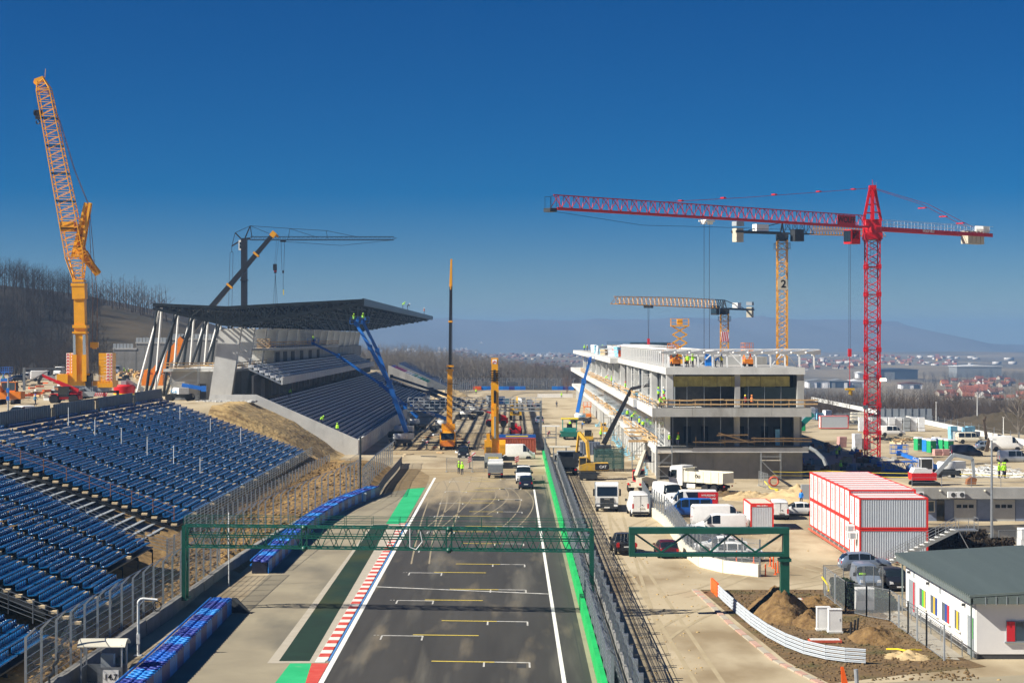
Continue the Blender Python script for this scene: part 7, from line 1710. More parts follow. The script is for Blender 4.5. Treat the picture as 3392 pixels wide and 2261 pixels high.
def heap(name, label, c, rx, ry, h, m, seed=0, cat='heap', n=22, rough=.24):
    mb = MB(); q = random.Random(seed); ph = [q.uniform(0,6) for _ in range(6)]
    for i in range(n+1):
        for j in range(28):
            r_ = i/n; a = 2*PI*j/28; x, y = rx*r_*math.cos(a)*(1+.14*math.sin(3*a+ph[0])), ry*r_*math.sin(a)*(1+.12*math.sin(2*a+ph[1]))
            z = h*max(0,(1-r_**1.4))*(1+.22*math.sin(x*2.1+ph[2])*math.sin(y*2.4+ph[3]))+rough*(1-r_)*math.sin(x*6+ph[4]+2*math.sin(y*4))*math.sin(y*7+ph[5])-.05*(r_ > .99)
            mb.v.append((x,y,z))
    for i in range(n):
        for j in range(28): mb.f.append((i*28+j,i*28+(j+1) % 28,(i+1)*28+(j+1) % 28,(i+1)*28+j)); mb.m.append(0)
    o = mb.build(name, m, smooth=80); o.location = c; tag(o, label, cat); return o
mat('heap_soil', (.10,.055,.02), .95, scale=1.4, bump=1, bscale=2.4, rgb2=(.25,.155,.06)); mat('heap_sand', (.42,.31,.16), .95, scale=.8, bump=.7, bscale=2, rgb2=(.52,.39,.21))
heap('soil_heap', 'large brown soil heap around the foot of the green sign post', (18.3,131.2,-.05), 2.1, 5.2, 1.75, 'heap_soil', 1)
heap('soil_heap', 'brown soil heap left of the white cabinets, by the trench', (19.6,126.5,-.05), 1.4, 2.6, .8, 'heap_soil', 2)
heap('soil_heap', 'low soil heap right of the white cabinets', (22.6,119.8,-.05), 1.7, 2.4, .9, 'heap_soil', 3)
heap('soil_heap', 'soil heap by the mesh fence behind the cabinets', (21.2,134.5,-.05), 1.5, 3.0, .7, 'heap_soil', 4)
heap('soil_heap', 'flat spread of pale soil near the end of the guardrail', (23.4,113.6,-.05), 1.7, 1.8, .25, 'heap_sand', 5)
heap('sand_heap', 'sandy earth heap between the pit building and the container stack', (33.5,222,-.05), 5, 6, 1.6, 'heap_sand', 6)
heap('sand_heap', 'low sandy heap behind the grey backed white van', (28,225,-.05), 4, 4, .8, 'heap_sand', 7)
heap('gravel_heap', 'dark gravel heap behind the white tipper lorry', (25.6,229.5,-.05), 2.6, 2.4, .5, 'soil_dark', 8)
L = []
for i in range(2600):
    x, y = rnd.uniform(14.8,26), rnd.uniform(105.5,143)
    if x > np.interp(y,[105,112,126,143],[17,16,15.2,14.6]) and x < 27-.0*(y): L.append((i % 2, np_tr((x,y,.02), rnd.uniform(0,6), rnd.uniform(.15,.7), rnd.uniform(.15,.6))))
o = stuff_mesh('clods', clod, L, 'soil_dark'); o['label'] = 'small clods of earth over the soil plot'
for x in (20.1,20.7): 
    t = thing('cabinet', 'white electrical cabinet on a plinth in the soil plot, %s of the pair' % ('farther' if x < 20.5 else 'nearer'), 'cabinet', (x,123.8-(x-20.1)*1.6,0)); MB().bx(-.42,.42,-.28,.28,.12,1.5).build('body','paint_white',t); MB().bx(-.48,.48,-.34,.34,0,.12).build('plinth','concrete_light',t); MB().bx(-.45,.45,-.31,.31,1.5,1.54).build('lid','paint_white',t); MB().bx(-.40,-.39,-.29,-.28,.2,1.45).bx(.25,.3,-.3,-.28,.8,.95).build('handle','paint_grey',t)
for i,x in enumerate((21.55,21.8,22.0)): o = MB().tube((0,0,0),(.05*i,0,.85+.1*i),.07,8).build('pipe','rubber'); o.location=(x,121.8+.2*i,0); tag(o,'short black duct pipe sticking up beside the white cabinets','pipe','black duct pipes')
t = thing('manhole', 'square concrete manhole edged in brick red among the soil', 'manhole', (20.1,136.6,0)); MB().bx(-.7,.7,-.6,.6,0,.25).build('frame','pipe_red',t); MB().bx(-.55,.55,-.45,.45,.25,.30).build('cover','concrete_light',t)
t = thing('manhole', 'flat concrete slab with a red edge near the guardrail', 'manhole', (19.4,118.8,.05)); MB().bx(-1,1,-.4,.4,0,.14).build('frame','pipe_red',t); MB().bx(-.9,.9,-.33,.33,.14,.18).build('cover','concrete_light',t)
def tape(label, pts, m='yellow_plastic', r=.04):
    o = MB().path(pts, r, 4).build('tape', m); tag(o, label, 'tape'); return o
tape('yellow tape fluttering on the fence corner by the soil plot', [(22.7,140.3,1.4),(23.0,139.5,.9),(23.1,139.4,.2),(22.9,138.7,.6)], r=.06)
tape('yellow tape lying on the pale soil near the guardrail', [(22.4,114.6,.3),(23.0,114.3,.35),(23.4,113.9,.32),(24.0,114.4,.3),(24.5,114.5,.25)], r=.06)
tape('yellow tape strung along the front of the pit building', [(34,250,1.4),(37,250,1.3),(41,250,1.5),(46,248,1.4),(53,246,1.4)])
tape('second lower yellow tape in front of the pit building', [(34,250.2,.9),(41,250.2,.8),(53,246.4,.9)])
tape('yellow tape in front of the mini excavator', [(48,205,4.3),(53,204,4.2),(58,205,4.4),(66,206,4.2)])
# orange barrier at the bottom edge
t = thing('warning_barrier', 'orange plastic warning stand at the bottom edge of the picture', 'barrier', (18.35,104.6,0)); MB().prism([(-.35,0),(.0,0),(-.25,.95),(-.4,.95)],'y',-.05,.05).build('leg','orange_plastic',t); MB().tube((.5,.1,0),(.45,.1,.8),.12,8).build('roll','paint_silver',t)

# ================= mesh fence round the air unit =================
fp = [(22.9,140.2),(23.0,132),(24.0,129.6),(25.2,127.7),(25.25,122),(25.3,116.8),(25.3,112)]
for i,(a,b) in enumerate(zip(fp, fp[1:])):
    a_, b_ = Vector((*a,0)), Vector((*b,0)); n = max(1, round((b_-a_).length/3.4))
    t = thing('mesh_fence', ['grey mesh fence section beside the hedge','short fence section in front of the air unit, left half','short fence section in front of the air unit, right half','fence section next to the paved path, far part','fence section next to the paved path, middle part','fence section next to the paved path, nearest part'][i], 'fence', a_)
    mb = MB(); ms = MB(); up = Vector((0,0,2.1))
    for k in range(n):
        p, q = a_.lerp(b_,k/n), a_.lerp(b_,(k+1)/n); ms.sheet([p+Vector((0,0,.1)), q+Vector((0,0,.1)), q+up, p+up])
        for z in (.1,2.1): mb.tube(p+Vector((0,0,z)), q+Vector((0,0,z)), .03, 4)
    mb.build('rail','galvanised',t,world=True); ms.build('mesh','fence_mesh_thin',t,world=True)
    for k in range(n+1): p = a_.lerp(b_,k/n); MB().bx(p.x-.05,p.x+.05,p.y-.05,p.y+.05,0,2.15).build('post','paint_grey',t,world=True)
fence_panel('tall open mesh gate between the fence and the parked cars', (23.0,141.5), (25.9,141.2), 2.1, foot=False); fence_panel('second tall mesh gate beside the office corner', (26.0,141.2), (27.3,140.9), 2.1, foot=False)
t = thing('air_unit', 'white outdoor air conditioning unit behind the mesh fence', 'air unit', (24.4,132.6,0)); MB().bx(-.62,.62,-.4,.4,.12,1.62).build('casing','paint_white',t); gr_ = MB()
for k in range(14): gr_.bx(-.55,-.02,-.425,-.40,.75+k*.06,.78+k*.06).bx(.04,.57,-.425,-.40,.75+k*.06,.78+k*.06)
gr_.build('grille','paint_grey',t); MB().bx(-.5,-.4,-.3,.3,0,.12).bx(.4,.5,-.3,.3,0,.12).build('foot','dark_steel',t)
# leafy hedges
leaf = [tri_template(MB().sheet([(-.08,0,-.05),(.08,0,-.05),(.06,.03,.08),(-.06,.03,.08)]))]
def hedge(label, x0, x1, y0, y1, h, n, m='evergreen'):
    L = []
    for i in range(n):
        x, y = rnd.uniform(x0,x1), rnd.uniform(y0,y1); z = rnd.random()**.6*h*(1-.25*abs((y-y0)/(y1-y0)-.5)); s = rnd.uniform(.8,1.8)
        a = np_tr((x+rnd.uniform(-.1,.1),y,z), rnd.uniform(0,6.28), s); L.append((0, a))
    o = stuff_mesh('hedge', leaf, L, m, kind=None); MBc = MB().bx(x0+.15,x1-.15,y0+.15,y1-.15,0,h*.8).build('branches', 'bark_dark', o); return tag(o, label, 'hedge')
hedge('dark green hedge behind the mesh fence left of the air unit', 23.3,24.4,133,140,1.5,5200)
hedge('low greyish hedge on the right of the air unit', 24.9,26.6,132.5,139,.8,3000)
hedge('dark leafless hedge behind the metal stairs', 37.6,42.5,171,172.6,1.7,4200,'bark_dark'); hedge('dark hedge in the shade of the container stack', 36.0,43.5,165.5,167,1.5,4200,'bark_dark')

# ================= red and white site containers =================
def site_container(label, loc, rz, L_=5.8, W_=2.43, H_=2.62, group=None, win=True):
    t = thing('site_container', label, 'container', loc, rz, group); f = MB(); e = .14
    for x in (0,L_-e):
        for y in (0,W_-e): f.bx(x,x+e,y,y+e,0,H_)
    for z in (0,H_-e):
        for y in (0,W_-e): f.bx(e,L_-e,y,y+e,z,z+e)
        for x in (0,L_-e): f.bx(x,x+e,e,W_-e,z,z+e)
    f.build('frame','frame_red',t)
    s_ = MB().bx(e,L_-e,.05,.08,e,H_-e); n = 28; w_ = (L_-2*e)/n
    for k in range(n): s_.prism([(e+k*w_+.02,.05),(e+k*w_+.05,.02),(e+k*w_+w_*.7,.02),(e+k*w_+w_*.7+.03,.05)],'z',e,H_-e)
    s_.bx(e,L_-e,W_-.08,W_-.05,e,H_-e); s_.build('side_panel','zinc_grey',t)  # greyer than the end panels: shade on this side is in the colour
    MB().bx(.04,.07,e,W_-e,e,H_-e).build('end_panel','paint_white',t); MB().bx(L_-.07,L_-.04,e,W_-e,e,H_-e).build('end_panel','paint_white',t)
    MB().bx(e,L_-e,e,W_-e,H_-.08,H_-.03).build('roof','zinc_white',t); MB().bx(e,L_-e,e,W_-e,.02,.06).build('floor','dark_steel',t)
    if win:
        w1 = MB().bx(.0,.04,W_*.55,W_*.74,.9,2.1).build('window_frame','paint_grey',t); MB().bx(-.008,.0,W_*.58,W_*.71,.96,2.04).build('pane','lamp_clear',w1)
    return t
c0 = site_container('red framed white site container stacked in the two storey block', (29.15,160.7,.2), 0, group='stacked site containers'); first = True
for col in range(11):
    for lv in range(2):
        zb_ = .2 if col < 2 else .5; loc = (29.15,160.7+2.455*col,zb_+2.66*lv)
        d = 'red framed site container, %s row of the tall stack, %s' % ('upper' if lv else 'lower', ['nearest column','second column from near end'][col] if col < 2 else ['third','fourth','fifth','sixth','seventh','eighth','ninth','tenth','eleventh'][col-2]+' column from near end')
        if first: first = False; c0['label'] = d
        else: dup(c0, loc, 0, d)
    for x in (0,2.8,5.5): o = MB().bx(-.2,.2,-.15,.15,0,.2 if col < 2 else .5).build('block','concrete'); o.location = (29.3+x,160.9+2.455*col,0); tag(o,'concrete block under the stacked site containers','block','blocks under the containers')
for i,(y,z) in enumerate([(162.0,3.0),(160.95,2.5)]):
    t = thing('air_unit', 'white air unit fixed to the near corner of the container stack, %s one' % ('upper' if i == 0 else 'lower'), 'air unit', (28.75,y+1.0,z-.6)); MB().bx(-.3,.35,-.4,.4,0,.6).build('casing','paint_white',t); MB().bx(-.32,-.3,-.3,.3,.08,.52).bx(-.2,.2,-.42,-.4,.1,.5).build('grille','paint_grey',t)
small = site_container('small red framed site container standing alone behind the white vans', (23.4,190.0,.1), -PI/2, 5.6, 2.3, 2.55, win=False)
small.location = (23.35,187.9,.1); small.rotation_euler = (0,0,0)
for o in list(small.children):
    if o.name.startswith(('side_panel','end_panel')): bpy.data.objects.remove(o)
s_ = MB().bx(.14,2.16,.05,.08,.14,2.2)
for o in list(small.children): bpy.data.objects.remove(o)
f = MB(); e = .13
for x in (0,2.3-e):
    for y in (0,5.8-e): f.bx(x,x+e,y,y+e,0,2.55)
for z in (0,2.55-e):
    for x in (0,2.3-e): f.bx(x,x+e,e,5.8-e,z,z+e)
    for y in (0,5.8-e): f.bx(e,2.3-e,y,y+e,z,z+e)
f.bx(e,2.3-e,0,.06,2.2,2.42).build('frame','frame_red',small)
for k in range(12): s_.prism([(.15+k*.168,.05),(.18+k*.168,.02),(.27+k*.168,.02),(.30+k*.168,.05)],'z',.14,2.2)
s_.build('end_panel','zinc_grey',small); MB().bx(.05,.08,e,5.8-e,e,2.42).bx(2.2,2.24,e,5.8-e,e,2.42).build('side_panel','paint_white',small); MB().bx(e,2.3-e,e,5.8-e,2.48,2.53).build('roof','paint_cream',small)  # near end greyed to look shaded beside the white long sides
lettering('MESD 181483-3', .16, 'print_white', (1.15,-.012,2.31), (PI/2,0,0), small)
# metal stairs at the container end
t = thing('metal_stairs', 'grey metal stairs with handrails up to the upper containers', 'stairs', (31.2,159.4,0)); n = 14
for k in range(n): o = MB().bx(-.17,.17,-.5,.5,-.02,.02).build('tread','zinc_white',t); o.location = (.42*k,0,.21*(k+1))
mb = MB()
for y in (-.52,.52): mb.bar((-.2,y,0),(.42*n,y,.21*n),.05,.2)
mb.bx(.42*n-.1,.42*n+1.6,-.6,.8,2.88,2.96).bar((.42*n,-.5,2.9),(.42*n+1.5,-.5,.2),.06); mb.build('stringer','galvanised',t); mb = MB()
for y in (-.52,.52):
    for h_ in (.5,1.0): mb.tube((0,y,h_),(.42*n,y,.21*n+h_),.03,4)
    for k in range(0,n+1,2): mb.tube((.42*k,y,.21*k),(.42*k,y,.21*k+1.0),.03,4)
for h_ in (3.4,3.95): mb.path([(.42*n,-.6,h_),(.42*n+1.6,-.6,h_),(.42*n+1.6,.8,h_)],.03,4)
for x,y in ((.42*n+.8,-.6),(.42*n+1.6,-.6),(.42*n+1.6,.8)): mb.tube((x,y,2.9),(x,y,3.95),.03,4)
mb.build('handrail','galvanised',t)
o = MB().path([(28.95,187,.25),(28.95,161,.25),(29.3,160.4,.2),(33,160.4,.15)],.1,6).build('pipe','pipe_red'); tag(o,'red drain pipe along the foot of the stacked containers','pipe')

# ================= office building =================
ob = thing('office_building', 'low white office with ribbed grey roof and coloured window stripes', 'building', (27.35,112.7,0))
def op(mb, name, m, **k): return mb.build(name, m, ob, world=True, **k)
op(MB().bx(27.35,45,112.7,133,.3,3.5), 'wall', 'wall_white'); op(MB().bx(27.38,45,112.73,132.9,0,.3), 'plinth', 'plinth')
sl = .06
rs = MB().prism([(0,0),(9,9*sl),(9,9*sl+.03),(0,.03)],'y',0,.44).prism([(0,.03),(9,9*sl+.03),(9,9*sl+.15),(0,.15)],'y',0,.17).build('roof_sheet','roof_grey',ob); rs.location = (-.55,-.6,3.72)
for k in range(1,50): part_copy(rs, (-.55,-.6+.445*k,3.72), ob)
op(MB().bx(26.85,27.0,112.1,133.9,3.33,3.76), 'gutter', 'roof_grey'); op(MB().prism([(26.9,3.33),(45,3.33),(45,3.7+18*sl),(26.9,3.68)],'y',112.1,112.2), 'fascia', 'roof_grey')
fr = MB().bx(-.02,.02,-.03,0,0,.5).build('fascia_seam','frame_grey',ob); fr.location=(.4,-.6,3.25)
for k in range(1,20): part_copy(fr,(.4+.62*k,-.6,3.28),ob)
fs = MB().bx(-.03,0,-.02,.02,0,.4).build('fascia_seam','frame_grey',ob); fs.location=(-.5,.0,3.34)
for k in range(1,42): part_copy(fs,(-.5,.5*k,3.34),ob)
def win(y0, y1, z0, z1, stripes):
    f_ = op(MB().bx(27.28,27.36,y0,y1,z0,z1), 'window', 'paint_white'); MB().bx(27.265,27.28,y0+.06,y1-.06,z0+.06,z1-.06).xf(Matrix.Translation((-27.35,-112.7,0))).build('pane','sheet_dark',f_)
    for a,b,m in stripes: MB().bx(27.25,27.264,y0+(y1-y0)*a,y0+(y1-y0)*b,z0+.07,z1-.07).xf(Matrix.Translation((-27.35,-112.7,0))).build('stripe',m,f_)
    MB().bx(27.2,27.3,y0-.05,y1+.05,z0-.05,z0).xf(Matrix.Translation((-27.35,-112.7,0))).build('sill','paint_cream',f_)
win(126.1,128.2,1.0,2.26,[(.32,.52,'trim_lime'),(.1,.27,'trim_yellow')]); win(122.7,124.8,1.0,2.26,[(.35,.52,'trim_yellow'),(.05,.2,'trim_blue')]); win(119.3,121.5,1.0,2.26,[(.35,.52,'trim_blue'),(.05,.25,'trim_red')]); win(116.6,118,1.0,2.26,[(.25,.55,'trim_yellow')])
for y0,y1,m in ((129.7,131.7,'trim_red'),(113.2,114.7,'trim_lime')):
    d_ = op(MB().bx(27.29,27.36,y0,y1,.02,2.35), 'door', 'frame_grey'); MB().bx(27.27,27.29,y0+.1,y0+.45,1.1 if m == 'trim_lime' else .3,2.3).xf(Matrix.Translation((-27.35,-112.7,0))).build('stripe',m,d_)
f_ = op(MB().bx(29.1,31.9,112.62,112.7,1.05,2.26), 'window', 'frame_grey'); MB().bx(29.65,31.8,112.6,112.62,1.12,2.2).xf(Matrix.Translation((-27.35,-112.7,0))).build('pane','glass_blue',f_); MB().bx(29.12,29.6,112.58,112.605,1.07,2.24).xf(Matrix.Translation((-27.35,-112.7,0))).build('stripe','trim_red',f_); MB().bx(29,32,112.55,112.7,.98,1.05).xf(Matrix.Translation((-27.35,-112.7,0))).build('sill','frame_grey',f_)
for y in (112.9,132.9): op(MB().tube((27.1,y,0),(27.1,y,3.5),.06,8), 'downpipe', 'roof_grey')
for y in (131.5,125.5,115.5): op(MB().bx(27.15,27.35,y-.12,y+.12,2.75,2.9), 'lamp', 'plinth')
for y in (130.2,122.2): op(MB().bx(27.31,27.36,y-.2,y+.2,2.6,3.0), 'vent', 'paint_grey')
railing('low handrail beside the paved path along the office wall', [(26.7,131,.02),(26.7,122,.02),(26.7,113.5,.02)], .95, 2, 3.0, 'galvanised')
tile = MB().bx(0,.58,0,.58,0,.03).mesh('paving_slab','paving')
for i in range(2):
    for k in range(30):
        o = bpy.data.objects.new('paving_slab', tile); C.objects.link(o); o.parent = bpy.data.objects['office_path']; o.location = (25.5+.61*i,113.2+.61*k,.017)
# garage block and its roof terrace
gb_ = thing('garage_block', 'grey concrete garage block with roller doors below the raised yard', 'building', (41.4,197,0))
def gq_(mb, name, m): return mb.build(name, m, gb_, world=True)
gq_(MB().bx(41.2,80,196.6,197.4,2.35,3.5), 'parapet', 'concrete'); gq_(MB().bx(41.4,80,197.45,198,0,2.35), 'wall', 'cladding_blue'); gq_(MB().bx(41.0,41.35,197,206,0,3.3), 'side_wall', 'concrete')
for x0,x1 in ((45.6,47.9),(49.6,51.9),(54.5,56.8)):
    d_ = gq_(MB().bx(x0,x1,197.38,197.44,0,2.2), 'roller_door', 'shutter')
    for k in range(3): MB().bx(x0+.25+k*.63,x0+.75+k*.63,197.36,197.38,1.35,1.7).xf(Matrix.Translation((-41.4,-197,0))).build('pane','glass',d_)
for x0,x1 in ((48.0,49.5),(52.0,54.4)): gq_(MB().bx(x0,x1,197.36,197.44,.0,2.3), 'cladding_panel', 'cladding_blue')
w_ = gq_(MB().bx(42.3,43.6,197.38,197.44,.9,2.1), 'window', 'paint_cream'); MB().bx(42.4,43.5,197.36,197.38,1,2.0).xf(Matrix.Translation((-41.4,-197,0))).build('pane','glass_blue',w_); gq_(MB().bx(43.8,44.6,197.36,197.44,0,2.2), 'door', 'glass')
for i,(x,m) in enumerate(((41.8,'leftmost'),(45.1,'middle'),(46.0,'rightmost'))):
    t = thing('air_unit', f'white air unit on the concrete parapet of the garage block, {m} of three', 'air unit', (x,196.3,2.5)); MB().bx(-.42,.42,-.18,.2,.0,.62).build('casing','paint_white',t); MB().lathe([(.24,-.2),(.24,-.185)],(.12,0,.31),12,0,'y').build('fan_grille','plinth',t)
for i,x in enumerate((44,48.6,53.4)): o = MB().lathe([(.05,.0),(.14,.08),(.1,.2)],(0,0,0),8).build('wall_lamp','paint_cream'); o.location=(x,196.5,3.15); o.parent=gb_; o.location=(x-41.4,-.5,3.1)
railing('metal barrier rail along the edge of the raised yard', [(41.5,198.6,3.4),(60,198.6,3.4),(80,198.6,3.4)], 1.0, 2, 3.0, 'galvanised')
t = thing('lamp_post', 'tall slim grey lamp post in front of the garage block', 'lamp post', (42.3,168.7,0)); MB().tube((0,0,0),(0,0,10.0),.14,10,.08).build('pole','galvanised',t); MB().box((0,-.4,10),(.35,1.0,.14)).build('lamp_head','zinc_white',t)
fence_panel('leaning mesh fence panel near the lamp post', (39.9,171,0),(41.4,171.3,0),2.2); fence_panel('upright mesh fence panel left of the leaning one', (37.6,173,0),(39.7,172.6,0),2.1); fence_panel('mesh fence panel right of the lamp post', (42.8,168.2),(46.0,168.6),2.0); fence_panel('mesh fence panel at the right edge below the garages', (46.1,168.6),(50.0,168.2),2.0)
stack('wrapped_pallet','tall white wrapped pallet at the right edge behind the fence','pallet',(46.2,171,0),0,(1.7,1.6,.95),2,'plastic_white'); stack('wrapped_pallet','white wrapped pallet with a blue label at the right edge','pallet',(48.2,171,0),0,(1.7,1.6,.9),2,'plastic_white')
# ================= people =================
def figure(pose):
    J = dict(pel=(0,0,.95), che=(0,0,1.28), nek=(0,0,1.48), hed=(0,-.015,1.60), top=(0,-.01,1.73))
    for s, n in ((-1,'l'),(1,'r')): J.update({n+'sh':(s*.18,0,1.41), n+'el':(s*.25,.03,1.13), n+'ha':(s*.25,-.10,.90), n+'hi':(s*.10,0,.90), n+'kn':(s*.115,-.02,.50), n+'an':(s*.12,.02,.09), n+'to':(s*.135,-.16,.04)})
    if pose == 'reach': J.update(lel=(-.22,-.22,1.28), lha=(-.14,-.45,1.35), rel=(.22,-.2,1.2), rha=(.14,-.42,1.15))
    if pose == 'walk': J.update(lkn=(-.11,-.16,.53), lan=(-.11,-.20,.10), lto=(-.11,-.38,.07), rkn=(.11,.06,.50), ran=(.11,.26,.14), rto=(.11,.12,.03), lel=(-.26,.12,1.15), rel=(.26,-.08,1.15), rha=(.22,-.28,1.02), lha=(-.27,.06,.9))
    if pose == 'bend':
        J.update(che=(0,-.22,1.20), nek=(0,-.38,1.31), hed=(0,-.47,1.35), top=(0,-.57,1.40), lsh=(-.18,-.33,1.26), rsh=(.18,-.33,1.26), lel=(-.22,-.42,.98), rel=(.22,-.42,.98), lha=(-.16,-.5,.74), rha=(.16,-.5,.74))
    E = [('pel','che',.15,.16,2),('che','nek',.16,.065,2),('nek','hed',.065,.09,0),('hed','top',.10,.075,0)]
    for n in 'lr': E += [('che',n+'sh',.16,.075,2),(n+'sh',n+'el',.07,.055,2),(n+'el',n+'ha',.052,.036,2),('pel',n+'hi',.15,.10,1),(n+'hi',n+'kn',.10,.07,1),(n+'kn',n+'an',.066,.05,1),(n+'an',n+'to',.055,.04,3)]
    names = list(J); V_ = [J[n] for n in names]; rad = {}
    for a,b,ra,rb,_ in E: rad.setdefault(a,ra); rad.setdefault(b,rb)
    ed = [(names.index(a),names.index(b)) for a,b,*_ in E]; R_ = [rad[n] for n in names]; segs = [(Vector(J[a]),Vector(J[b]),m) for a,b,_,_,m in E]
    for n in 'lr':
        h = Vector(J[n+'ha']); d = (h-Vector(J[n+'el'])).normalized(); sd_ = Vector((0,1,0)); i0 = names.index(n+'ha')
        for k,(o_,l_) in enumerate(((-.03,.085),(-.01,.10),(.01,.095),(.03,.075))):
            p1 = h+d*.05+sd_*o_; p2 = p1+d*l_*.6; V_ += [tuple(p1),tuple(p2)]; R_ += [.011,.009]; q = len(V_); ed += [(i0,q-2),(q-2,q-1)]; segs += [(h,p1,0),(p1,p2,0)]
        p1 = h+d*.02-sd_*.05; V_.append(tuple(p1)); R_.append(.012); ed.append((i0,len(V_)-1)); segs.append((h,p1,0))
    nz = Vector(J['hed'])+Vector((0,-.11,.0)); V_.append(tuple(nz)); R_.append(.018); ed.append((names.index('hed'),len(V_)-1)); segs.append((Vector(J['hed']),nz,0))
    me = bpy.data.meshes.new('fig'); me.from_pydata(V_, ed, []); o = bpy.data.objects.new('fig', me); C.objects.link(o)
    md = o.modifiers.new('skin','SKIN'); md.use_smooth_shade = True
    for v, r_ in zip(me.skin_vertices[0].data, R_): v.radius = (r_, r_)
    me.skin_vertices[0].data[0].use_root = True; sb = o.modifiers.new('sub','SUBSURF'); sb.levels = 1
    dg = bpy.context.evaluated_depsgraph_get(); m2 = bpy.data.meshes.new_from_object(o.evaluated_get(dg)); bpy.data.objects.remove(o); m2.name = 'person'
    def near(p):
        bd, bm_ = 9, 0
        for a,b,m in segs:
            t = max(0,min(1,(p-a).dot(b-a)/max(1e-9,(b-a).length_squared))); d = (a+(b-a)*t-p).length
            if d < bd: bd, bm_ = d, m
        return bm_
    mi = [near(p.center) for p in m2.polygons]
    return m2, mi, J
FIG = {}
def person(loc, label, pose='stand', rz=0.0, vest='hi_vis', helmet='hi_vis', jacket='jacket_dark', legs='trousers', group=None, s=1.0):
    if pose not in FIG: FIG[pose] = (figure(pose), {})
    (m0, mi, J), cache = FIG[pose]; key = (jacket, legs)
    if key not in cache:
        m = m0.copy(); m.materials.clear()
        for x in ('skin',legs,jacket,'rubber'): m.materials.append(M[x])
        m.polygons.foreach_set('material_index', mi); cache[key] = m
    t = thing('person', label, 'person', loc, rz, group); b = bpy.data.objects.new('body', cache[key]); C.objects.link(b); b.parent = t; t.scale = (s,s,s)
    if vest:
        k = ('v',vest)
        if k not in cache:
            pe, ch, ne = Vector(J['pel']), Vector(J['che']), Vector(J['nek']); v = MB(); rings = []
            for p,rx,ry in ((pe+Vector((0,0,-.06)),.19,.16),(pe.lerp(ch,.5),.185,.155),(ch,.205,.165),(ch.lerp(ne,.6),.19,.14),(ch.lerp(ne,.95),.10,.09)): rings.append([(p.x+rx*math.cos(a*PI/6),p.y+ry*math.sin(a*PI/6),p.z) for a in range(12)])
            v.v = [q for r_ in rings for q in r_]; v.f = [(i*12+j,i*12+(j+1) % 12,(i+1)*12+(j+1) % 12,(i+1)*12+j) for i in range(4) for j in range(12)]; v.m = [0]*len(v.f); cache[k] = v.mesh('vest',vest,60)
        o = bpy.data.objects.new('vest', cache[k]); C.objects.link(o); o.parent = t
    if helmet:
        k = ('h',helmet)
        if k not in cache: h = Vector(J['hed'])+(Vector(J['top'])-Vector(J['hed']))*.45; cache[k] = MB().lathe([(.16,0),(.15,.02),(.135,.03),(.125,.09),(.08,.14),(.02,.155)],tuple(h),12).mesh('helmet',helmet,50)
        o = bpy.data.objects.new('helmet', cache[k]); C.objects.link(o); o.parent = t
    return t
LV, LH = 'hi_vis', 'hi_vis'
person(at(1520,1569), 'worker with black trousers and lime helmet, left of two on the track', 'stand', .4, LV, LH)
person(at(1531,1572), 'worker in lime vest and lime helmet, right of two on the track', 'stand', -.5, LV, LH, 'hi_vis', 'trousers')
person(at(117,1345,8.75), 'person in a light blue shirt and blue helmet beside the red telehandler', 'walk', 1.2, None, 'panel_blue', 'jacket_blue')
person(at(10,1266,8.7), 'worker in lime jacket at the far left edge under the woods', 'stand', 1, LV, LH, 'hi_vis')
person(at(411,1240,8.7), 'worker in lime jacket in front of the retaining wall', 'stand', 0, LV, LH, 'hi_vis'); person(at(426,1241,8.7), 'worker in lime vest and white helmet beside the one at the retaining wall', 'stand', 1, LV, 'paint_white')
for x,v,h,p,d in ((1334,LV,LH,'bend','bent over in a lime jacket'),(1350,'jacket_dark','paint_white','bend','in dark clothes kneeling'),(1405,'hi_vis_orange','paint_white','stand','in an orange vest standing')):
    person((-24.5,24.5*F/(1700-x),25.3), f'worker {d} on the edge of the dark stand roof', p, 1.6, v, h, 'hi_vis' if v == LV else 'jacket_dark')
person((-40.0,341,8.25), 'worker in a lime jacket on the highest row of the grey terrace', 'bend', .5, LV, LH, 'hi_vis')
person((-31.6,313.5,4.63), 'worker in lime bending over the grey terrace near the side wall', 'bend', 1.2, LV, LH, 'hi_vis'); person((-28.8,312.5,3.2), 'worker in a lime vest standing low on the grey terrace', 'stand', -.4, LV, LH, 'hi_vis')
c1 = P(1180,1072,334); person((c1.x-.4,334,c1.z), 'worker in lime in the basket of the first blue boom lift', 'reach', 0, LV, LH, 'hi_vis')
c1 = P(1203,1068,360); person((c1.x,360,c1.z), 'worker in lime in the basket of the second blue boom lift', 'stand', 0, LV, LH, 'hi_vis')
c1 = P(1037,1137,391); person((c1.x,391,c1.z), 'worker in lime in the dark blue lift basket above the upper tier', 'reach', 2, LV, LH, 'hi_vis')
person((-37,402,17.05), 'worker in lime beside the scaffold frames of the new stand', 'stand', 1, LV, LH, 'hi_vis') if 0 else None
for (x,y,v,h,p,d) in ((1888,1420,LV,'paint_white','stand','in a lime vest beside the road paver'),(1860,1318,LV,LH,'walk','in lime by the far white wall'),(1844,1349,None,'crane_black','walk','in black walking far down the pit lane'),(1928,1420,None,'yellow_plastic','bend','in blue bending near the grey boom lift'),(1816,1453,'paint_red','paint_red','bend','in red left of the road paver'),(1878,1452,'hi_vis_orange','machine_orange','bend','in orange right of the road paver'),(1990,1454,LV,LH,'stand','in lime beside the small yellow machine'),(1577,1305,LV,LH,'walk','in green on the far track'),(2654,1674,'panel_blue','machine_orange','stand','in blue left of the container stack')):
    person(at(x,y), f'worker {d}', p, rnd.uniform(-1,1), v, h, 'hi_vis' if v == LV else 'panel_blue' if 'blue' in d else 'jacket_dark')
